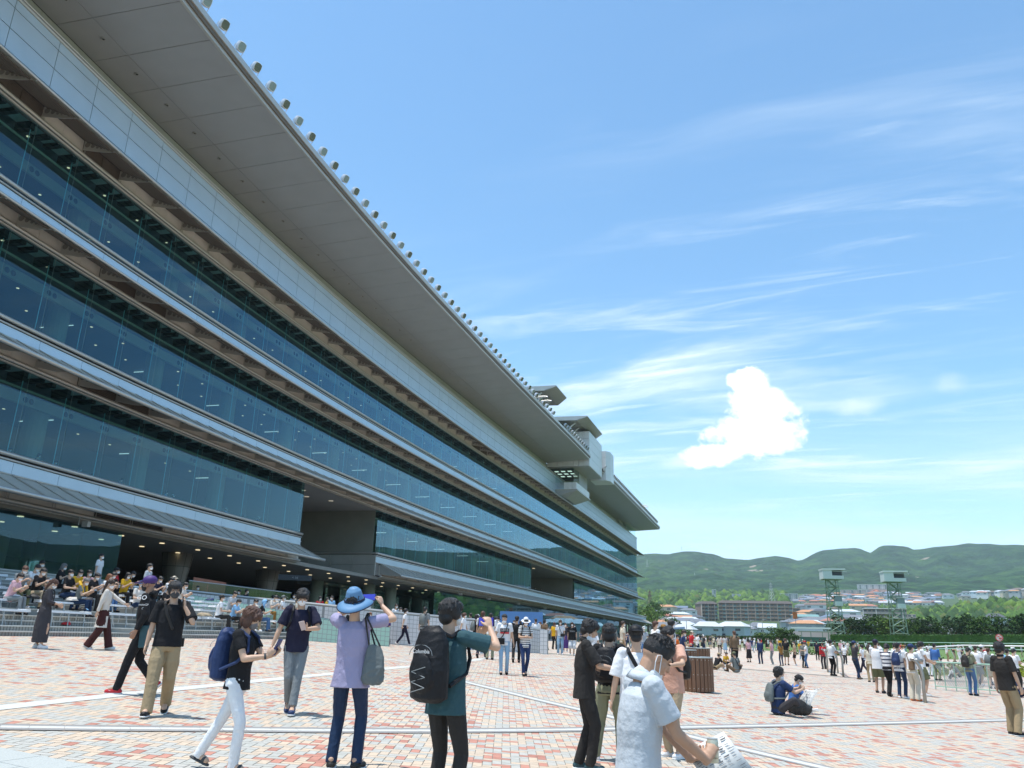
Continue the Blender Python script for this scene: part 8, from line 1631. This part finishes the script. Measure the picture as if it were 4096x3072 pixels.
# things lying on the benches
BG = [('black', 'black bag left on the bench beside the woman in the long dress', 90, 1, .2), ('offblack', 'dark jacket heaped on the second bench row', 240, 2, .24), ('offwhite', 'white plastic bag lying on the bench before the orange towel', 272, 1, .22), ('charcoal', 'grey rucksack on the bench next to the pale tunic', 332, 1, .24), ('red', 'red and white bag under the front bench', 262, 0, .18), ('black', 'small black purse on the front bench', 318, 0, .14), ('skyblue', 'turquoise bottle bag on the front bench', 328, 0, .12), ('black', 'black open shopping bag on the right benches', 878, 0, .18), ('beige', 'beige mat over the right front bench', 812, 0, .25), ('offwhite', 'crumpled white bag on the right front bench', 832, 0, .16), ('navy', 'navy pouch on the rear right bench', 828, 3, .2), ('black', 'black shoes bag under the right bench', 1118, 0, .2), ('teal', 'clear green cup carrier on the left front bench', 120, 0, .12), ('white', 'folded race paper on the left bench', 25, 1, .25), ('offblack', 'dark rucksack propped behind the long dress woman', 112, 1, .28)]
for (c_, lab, px, row, sz) in BG:
    ti, inset = ((1, .35), (3, .45), (4, .5), (5, .5))[row]; x, h, dp = TR[ti]; k = k_at(px, 15)
    for _ in range(4): k = k_at(px, off0(k) - x - inset)
    q = Q(k, off0(k) - x - inset, zb(k) + h + (.47 if 'under' not in lab else 0)); V, F = blob(1, 2, px, .35); b = MB(); b.add([(v[0] * sz, v[1] * sz * .55, max(-.05, v[2]) * sz * .6 + .05) for v in V], F); o = b.build('bag', cloth_mat(c_, 'leather'), None, q, smooth=True); tag(o, lab, 'bag')
# ---- tiled ramp walls in the middle
mgt = None
def tile_mat(name, c, s=0.10):
    m = bpy.data.materials.new(name); m.use_nodes = True; nt = m.node_tree; b = nt.nodes['Principled BSDF']; b.inputs['Roughness'].default_value = .35; b.inputs['Base Color'].default_value = (*c, 1); MATS[name] = m; return m
MTW = tile_mat('wall_tile_white', (0.66, 0.67, 0.68)); MTG = tile_mat('wall_tile_green', (0.40, 0.62, 0.52)); MTGR = mat('wall_tile_joint', (0.30, 0.32, 0.32), .9)
def tilewall(label, pts, cap_m, tm, joint, thick=.3, rail=True, tile=.20, bottom=None):
    """wall through (px, py_top, distance) points, faced with square tiles that stand proud of the joints"""
    P = [spot(px, py, r) for px, py, r in pts]; base = P[0].copy(); root = empty('tiled_wall', (base.x, base.y, gz(base.x, base.y)), 0, label, 'wall', 'tiled walls of the ramps'); L = Vector(root.location); bj = MB(); tl = MB(); rl = MB(); cnt = 0
    for i in range(len(P) - 1):
        A, B = P[i], P[i + 1]; w = Vector((B.x - A.x, B.y - A.y, 0)); Ln = w.length; w.normalize(); n = Vector((w.y, -w.x, 0)); 
        if n.y > 0: n = -n
        zA, zB = gz(A.x, A.y) - .3, gz(B.x, B.y) - .3
        if bottom is not None: zA = zB = bottom
        a0, a1 = A - L, B - L; lo = -L.z
        f = [Vector((a0.x, a0.y, zA + lo)), Vector((a1.x, a1.y, zB + lo)), Vector((a1.x, a1.y, a1.z)), Vector((a0.x, a0.y, a0.z))]; bk = [v - n * thick for v in f]
        bj.hexa([f[0], f[1], bk[1], bk[0], f[3], f[2], bk[2], bk[3]]); 
        nx = int(Ln / tile)
        for c in range(nx):
            x0 = c * tile; u = x0 / Ln; top = a0.z + (a1.z - a0.z) * (u + tile / Ln / 2); z = top - .02
            while z > min(zA, zB) + lo + .1:
                q = Vector((a0.x, a0.y, 0)) + w * (x0 + .008) + n * .006; e = w * (tile - .016); z1 = z - tile + .016; tl.add([q + Vector((0, 0, z1)), q + e + Vector((0, 0, z1)), q + e + Vector((0, 0, z)), q + Vector((0, 0, z))], [(0, 1, 2, 3)]); z -= tile
        rl.tube([a0 + Vector((0, 0, .07)) - n * thick / 2, a1 + Vector((0, 0, .07)) - n * thick / 2], .06, 7)
    bj.build('wall_core', MTGR, root); s_ = tl.build('tile', tm, root); s_['kind'] = 'stuff'
    if rail: rl.build('handrail', M_rail, root)
    return root
_e1 = _base[-1]; dE = math.hypot(_e1.x, _e1.y)
tilewall('long white tiled wall with pale rail behind the walking people', [(1440, 2440, 41), (1561, 2453, 41), (1900, 2484, 42.5), (2060, 2506, 44), (2190, 2528, 46)], None, MTW, None)
tilewall('end pier of the white tiled wall, beside the hat man', [(2160, 2518, 44.5), (2194, 2519, 44.5)], None, MTW, None, rail=False)
tilewall('pale green tiled wall stub at the foot of the ramp', [(1240, 2470, 37.5), (1400, 2490, 37.8), (1563, 2509, 38)], None, MTG, None, rail=False)
tilewall('sloping green tiled wall behind the right hand benches', [(740, 2375, 40), (1000, 2418, 39.5), (1264, 2466, 38.6), (1420, 2492, 38.6)], None, MTG, None, rail=False)
tilewall('grey white tiled parapet with handrail above the green wall', [(740, 2368, 44), (1000, 2396, 44), (1120, 2407, 44), (1300, 2425, 43.5), (1450, 2441, 43)], None, MTW, None)
# frosted glass balustrade behind it
def balustrade():
    root = empty('glass_balustrade', Vector(Q(7.5, -3.0, 1.2)), 0, 'long reflecting glass balustrade before the dark entrance hall', 'balustrade'); L = Vector(root.location); P0 = spot(756, 2322, 52); P1 = spot(1165, 2372, 58)
    mg_ = glass_mat('balustrade_glass', (0.45, 0.52, 0.50), 0.30, rough=.08, mixc=(.8, .85, .85)); n = 6
    for i in range(n):
        a = P0.lerp(P1, (i + .01) / n) - L; c = P0.lerp(P1, (i + .99) / n) - L; b = MB(); h = Vector((0, 0, 1.35)); b.add([a - h, c - h, c, a], [(0, 1, 2, 3)]); b.build('glass_panel', mg_, root)
    b = MB(); b.tube([P0 - L, P1 - L], .03, 6); b.build('top_rail', M_rail, root)
balustrade()
# rust coloured picture wall deep in the hall, dim signs
b = MB(); a = spot(775, 2308, 66); c = spot(905, 2330, 68); b.add([a, c, c - Vector((0, 0, 1.5)), a - Vector((0, 0, 1.5))], [(0, 3, 2, 1)]); o = b.build('wall_poster', mat('poster_rust', (0.42, 0.16, 0.10), .7, 0, .3, 1.5)); tag(o, 'rust coloured picture wall deep inside the entrance hall', 'poster')
def sign(px, py, r, w, h, col, label, name='sign', txt=None, m=None):
    p = spot(px, py, r); o = empty(name, p, yaw_to_cam(p), label, 'sign'); b = MB(); b.box((0, 0, 0), (w, .12, h)); b.build('sign_board', mat('sign_' + str(int(px)), col, .6), o)
    if txt: J = {'root': o}; decal_text(J, txt, (0, -.07, 0), (0, -1, 0), (0, 0, 1), h * .6, m or M_pw, ext=.001)
    return o
sign(1180, 2311, 68, 2.6, .42, (0.03, 0.04, 0.05), 'dark hanging sign with an arrow deep in the entrance hall', txt='< 16', m=mat('sign_letter', (0.35, 0.4, 0.42), .6))
sign(2085, 2483, 62, 3.2, 1.3, (0.08, 0.22, 0.50), 'blue panel above the heads before the reflecting glass', 'panel')
# people on the ramp and inside, only heads and shoulders above the walls
RAMP = [(792, 2345, 46, 'black', 'left of the dark column'), (815, 2366, 46, 'stripe', 'striped, bent behind the parapet'), (960, 2362, 46, 'navy', 'navy, left of a pair on the parapet'), (986, 2358, 46, 'darknavy', 'masked, right of a pair on the parapet'), (1092, 2382, 46, 'black', 'behind the parapet over the patterned shirt'), (1118, 2390, 46, 'offblack', 'lower, behind the parapet'), (1178, 2378, 48, 'lightgrey', 'pale shirt by the conical column'), (1281, 2388, 48, 'red', 'red scarf and white mask on the ramp'), (1330, 2386, 47, 'skyblue', 'pale blue shirt on the ramp'), (1308, 2392, 50, 'yellow', 'yellow top on the ramp'), (1468, 2406, 47, 'white', 'white shirt above the ramp'), (1532, 2430, 44, 'black', 'black mask above the white wall'), (1585, 2418, 44, 'white', 'leaning on the white wall rail'), (1602, 2432, 44, 'black', 'dark, next to the leaning one'), (1626, 2440, 45, 'cream', 'low behind the white wall'), (1755, 2452, 45, 'maroon', 'maroon cap over the white wall'), (1790, 2440, 45, 'white', 'white mask over the white wall'), (1884, 2455, 46, 'black', 'first of three over the wall'), (1905, 2462, 47, 'charcoal', 'second of three over the wall'), (1985, 2470, 47, 'white', 'third of three over the wall'), (1548, 2457, 39.5, 'purple', 'purple scarf, before the white wall'), (1482, 2452, 39.5, 'black', 'orange haired before the green wall'), (1405, 2440, 41, 'black', 'curly hair by the bucket hat')]
for (px, hy, r, top, where) in RAMP:
    t = spot(px, hy, r); extra(r9.choice(['stand', 'phone', 'standmop', 'walkcap' if 'cap' in where else 'stand']), (t.x, t.y, t.z - 1.72), R(r9.uniform(140, 230)) if r9.random() < .6 else R(r9.uniform(-90, 90)), 1.72, top, 'offblack', where, hair='orange' if 'orange' in where else 'black', hat='maroon', group='people behind the ramp walls', tk='stripes' if top == 'stripe' else 'cotton')
# seated spectators seen through the second floor glass and standing ones on the recess terrace
for i in range(24):
    k = -1.5 + i * .62; q = Q(k + r9.uniform(-.15, .15), -1.6 - r9.uniform(0, 1.6), 8.75 + (i % 3) * .12); extra(r9.choice(['sit', 'sitcap', 'sitwoman']), q, R(r9.uniform(-120, -60)), 1.7, r9.choice(['white', 'lightgrey', 'black', 'navy', 'beige', 'skyblue']), 'offblack', ('left' if i < 8 else 'middle' if i < 16 else 'right') + ' behind second floor glass', group='spectators seated behind the second floor glass', hat='white')
for i in range(7):
    k = N1a + .9 + i * .55; extra(r9.choice(['sit', 'sitcap']), Q(k, -12.2 - (i % 2) * .6, 9.35 + (i % 2) * .3), R(-80), 1.7, r9.choice(['white', 'black', 'grey', 'navy']), 'offblack', 'in the glass fronted gallery of the recess', group='spectators in the recess gallery', hat='black')
for i in range(6): k = N2a + 1.5 + i * 1.2; extra('stand', Q(k, -0.9, 8.3), R(-80), 1.72, 'black', 'black', 'at the rail of the far recess', group='dark suited people at the far recess rail')
for (k, z, o_, top) in ((15.0, 15.75, -1.4, 'navy'), (17.1, 15.75, -1.5, 'skyblue')): extra('phone', Q(k, o_, z), R(-100), 1.72, top, 'offblack', ('reading' if top == 'navy' else 'leaning') + ' behind third floor glass', group='people behind the third floor glass')
for i in range(5): extra('sit', Q(.2 + i * .55, -2.0, 1.9), R(-80), 1.7, r9.choice(['grey', 'black', 'white']), 'black', 'dim behind the ground floor glass', group='people behind the ground floor glass')
# ---- round bins of wooden slats
MWD = mat('bin_wood', (0.17, 0.085, 0.045), .55, 0, .12, 3.0, .3, 30, stretch=(1, 1, .1)); MBT = mat('bin_lid_steel', (0.55, 0.58, 0.58), .3, .6)
def wood_bin(feet, ty, label, slats=26):
    p = gpt(*feet); d = ray(feet[0], ty); H = d.z / math.hypot(d.x, d.y) * math.hypot(p.x, p.y) - p.z; r_ = .50 * H / .98; root = empty('slatted_bin', (p.x, p.y, p.z + .012), 0, label, 'bin', 'round wooden bins'); 
    sl = MB(); sw = 2 * math.pi * r_ / slats * .86; sl.box((0, 0, H / 2), (.03, sw, H - .03)); 
    for z in (H - .06, H * .52, .09): sl.lathe([(.007, 0), (.007, .001)], (.017, 0, z), 6)
    me = mesh_np('slat', sl.V, sl.F, [MWD])
    for i in range(slats): a = 2 * math.pi * i / slats; inst('slat', me, root, (r_ * math.cos(a), r_ * math.sin(a), 0), a)
    st = MB(); st.box((0, 0, 0), (.004, .018, .018)); sm2 = mesh_np('screw', st.V, st.F, [M_rail])
    for i in range(slats):
        a = 2 * math.pi * i / slats
        if math.sin(a) < .3:
            for z in (H - .07, H * .5, .10): inst('screw', sm2, root, ((r_ + .017) * math.cos(a), (r_ + .017) * math.sin(a), z), a)
    b = MB(); b.lathe([(r_ - .03, .02), (r_ - .03, H - .03)], (0, 0, 0), 28); b.build('liner', M_joint, root, smooth=True)
    b = MB(); b.lathe([(r_ + .02, H - .02), (r_ + .02, H + .012), (r_ * .7, H + .016)], (0, 0, 0), 30); b.build('lid', MBT, root)
    for i in range(3): b = MB(); a = i * 2.1 + .4; b.lathe([(.11, H + .018), (.10, H + .022)], (r_ * .5 * math.cos(a), r_ * .5 * math.sin(a), 0), 14); b.build('hole', M_joint, root)
wood_bin((2787, 2768), 2630, 'round bin of brown wooden slats with steel lid, the nearer and whole one')
wood_bin((2790, 2700), 2593, 'round bin of brown wooden slats partly hidden behind the nearer one')
wood_bin((2722, 2735), 2600, 'round wooden bin mostly hidden behind the man in peach tee', 26)
# ---- curved leaning bars of steel tube
MST = mat('brushed_steel', (0.34, 0.33, 0.31), .35, .75, .08, 4)
def lean_bar(f1, f2, ty, bend, label):
    A, B = gpt(*f1), gpt(*f2); d = ray(f1[0], ty); H = d.z / math.hypot(d.x, d.y) * math.hypot(A.x, A.y) - A.z; H = min(1.35, max(.95, H)); root = empty('leaning_bar', (A.x, A.y, A.z), 0, label, 'leaning bar', 'curved steel leaning bars'); L = Vector(root.location); bd = Vector((bend, .12, 0))
    tops = []
    for P in (A, B):
        pts = [P - L, P - L + Vector((0.0, 0, H * .35)), P - L + Vector((.02, 0, H * .55))] + [P - L + Vector((.02, 0, H * .55)) + bd * (1 - math.cos(t)) * .45 + Vector((0, 0, H * .45 * math.sin(t))) for t in np.linspace(.25, 1.45, 6)]; b = MB(); b.tube(pts, .055, 10); b.build('post', MST, root, smooth=True); tops.append(pts[-1])
    b = MB(); b.tube([tops[0] - bd * .05, tops[1] - bd * .05], .052, 10); b.tube([tops[0] - bd * .45 - Vector((0, 0, .02)), tops[1] - bd * .45 - Vector((0, 0, .02))], .052, 10); b.tube([tops[0] - bd * .45 - Vector((0, 0, .02)), tops[0]], .052, 10); b.build('bar', MST, root, smooth=True)
lean_bar((3702, 2813), (3600, 2782), 2640, -.55, 'nearest leaning bar of curved steel tube, used by the man in navy cap')
lean_bar((3374, 2709), (3352, 2694), 2604, -.45, 'leaning bar of curved steel tube right of the young person in black trousers')
lean_bar((3312, 2690), (3300, 2676), 2602, -.40, 'left one of the two far leaning bars by the red hooded jacket')
# ---- wire fence, round sign, lamp posts
def wire_fence():
    P0 = spot(3730, 2648, 44); P1 = spot(3990, 2660, 42); root = empty('wire_fence', (P0.x, P0.y, gz(P0.x, P0.y)), 0, 'wire mesh fence with pale green top rail behind the sitting people', 'fence'); L = Vector(root.location); m = mat('wire_grey', (0.45, 0.48, 0.46), .5, .5); b = MB(); Ln = (P1 - P0).length; h = 1.05; w = (P1 - P0) / Ln
    n = int(Ln / .09)
    for i in range(n):
        a = P0 - L + w * (i * .09)
        for s in (1, -1):
            e = a + w * (h * .8 * s); e = e - Vector((0, 0, h))
            if 0 <= (e - (P0 - L)).dot(w) <= Ln: b.add([a + Vector((-.011, 0, 0)), a + Vector((.011, 0, 0)), e + Vector((.011, 0, 0)), e + Vector((-.011, 0, 0))], [(0, 1, 2, 3)])
    s_ = b.build('mesh', m, root); s_['kind'] = 'stuff'; b = MB(); b.tube([P0 - L, P1 - L], .035, 7); b.tube([P0 - L - Vector((0, 0, h)), P1 - L - Vector((0, 0, h))], .025, 6); b.build('top_rail', MATS['rail_pale_green'], root)
    for i in range(7): b = MB(); a = (P0 - L).lerp(P1 - L, i / 6); b.tube([a, a - Vector((0, 0, h + .25))], .022, 6); b.build('post', MATS['rail_pale_green'], root)
wire_fence()
p = spot(3997, 2551, 120); o = empty('round_sign', (p.x, p.y, p.z), yaw_to_cam(p), 'round red and white sign on a white post by the race track', 'sign'); b = MB(); b.tube([(0, .03, 0), (0, -.03, 0)], .42, 24); b.build('disc', mat('sign_disc_white', (.8, .8, .8), .5), o)
b = MB(); ring = [(.37 * math.cos(q * math.pi / 14), -.04, .37 * math.sin(q * math.pi / 14)) for q in range(29)]; b.tube(ring, .045, 5); b.tube([(-.2, -.045, .12), (0, -.045, .16), (.12, -.045, .0), (-.05, -.045, -.16)], .06, 5); b.tube([(.1, -.045, -.2), (.25, -.045, .0)], .05, 5); b.build('emblem', mat('sign_red', (.6, .03, .04), .5), o); b = MB(); b.tube([(0, .05, -.3), (0, .05, -2.3)], .09, 8); b.build('post', mat('sign_post_red', (.6, .2, .2), .5), o)
def lamp_post(px, ty, by, r, label, arm=0.9):
    t = spot(px, ty, r); z0 = spot(px, by, r).z; o = empty('street_lamp', (t.x, t.y, z0), 0, label, 'street lamp', 'poles among the houses'); H = t.z - z0; b = MB(); b.tube([(0, 0, 0), (0, 0, H)], [.12, .07], 7); b.build('pole', M_py, o); b = MB(); b.tube([(0, 0, H), (arm, 0, H + .1)], .05, 5); b.box((arm, 0, H + .05), (.7, .25, .14)); b.build('lamp_head', M_py, o)
for (px, ty, by, r, lab) in ((2745, 2482, 2560, 260, 'thin grey lamp post left of the brown apartments'), (3048, 2478, 2560, 250, 'double lamp post in front of the brown apartments'), (3155, 2478, 2560, 250, 'lamp post by the right end of the apartments'), (3122, 2482, 2560, 255, 'grey pole before the apartments, between two lamps'), (3000, 2482, 2560, 255, 'power pole before the middle of the apartments'), (3180, 2452, 2545, 300, 'brown sign pole beside the apartments'), (3495, 2402, 2480, 520, 'tall thin mast left of the terraced flats'), (3532, 2398, 2480, 520, 'tall thin mast behind the second lattice tower'), (3615, 2400, 2480, 520, 'tall thin mast over the right end of the flats')): lamp_post(px, ty, by, r, lab)
b = MB(); p = spot(3180, 2462, 300); b.box((0, 0, 0), (1.4, .5, 2.2)); o = b.build('billboard', mat('billboard_orange', (0.55, 0.16, 0.04), .6, 0, .4, .8)); o.location = p; tag(o, 'orange red billboard on a pole beside the brown apartments', 'sign')
# ---- horses' guards and clearing the prototypes
for r_ in list(PROTO.values()):
    for ch in list(r_.children): bpy.data.objects.remove(ch)
    bpy.data.objects.remove(r_)
# look-alikes of one label get told apart by their order from the left
from collections import defaultdict
_by = defaultdict(list)
for c in LBL: _by[c['label']].append(c)
_ordw = ['first', 'second', 'third', 'fourth', 'fifth', 'sixth', 'seventh', 'eighth', 'ninth', 'tenth']
for lab, cs in _by.items():
    if len(cs) > 1:
        cs.sort(key=lambda c: math.atan2(c.location.x, c.location.y))
        for i, c in enumerate(cs): c['label'] = ' '.join((_ordw[min(i, 9)] + ' ' + lab).split()[:16]).rstrip(',')
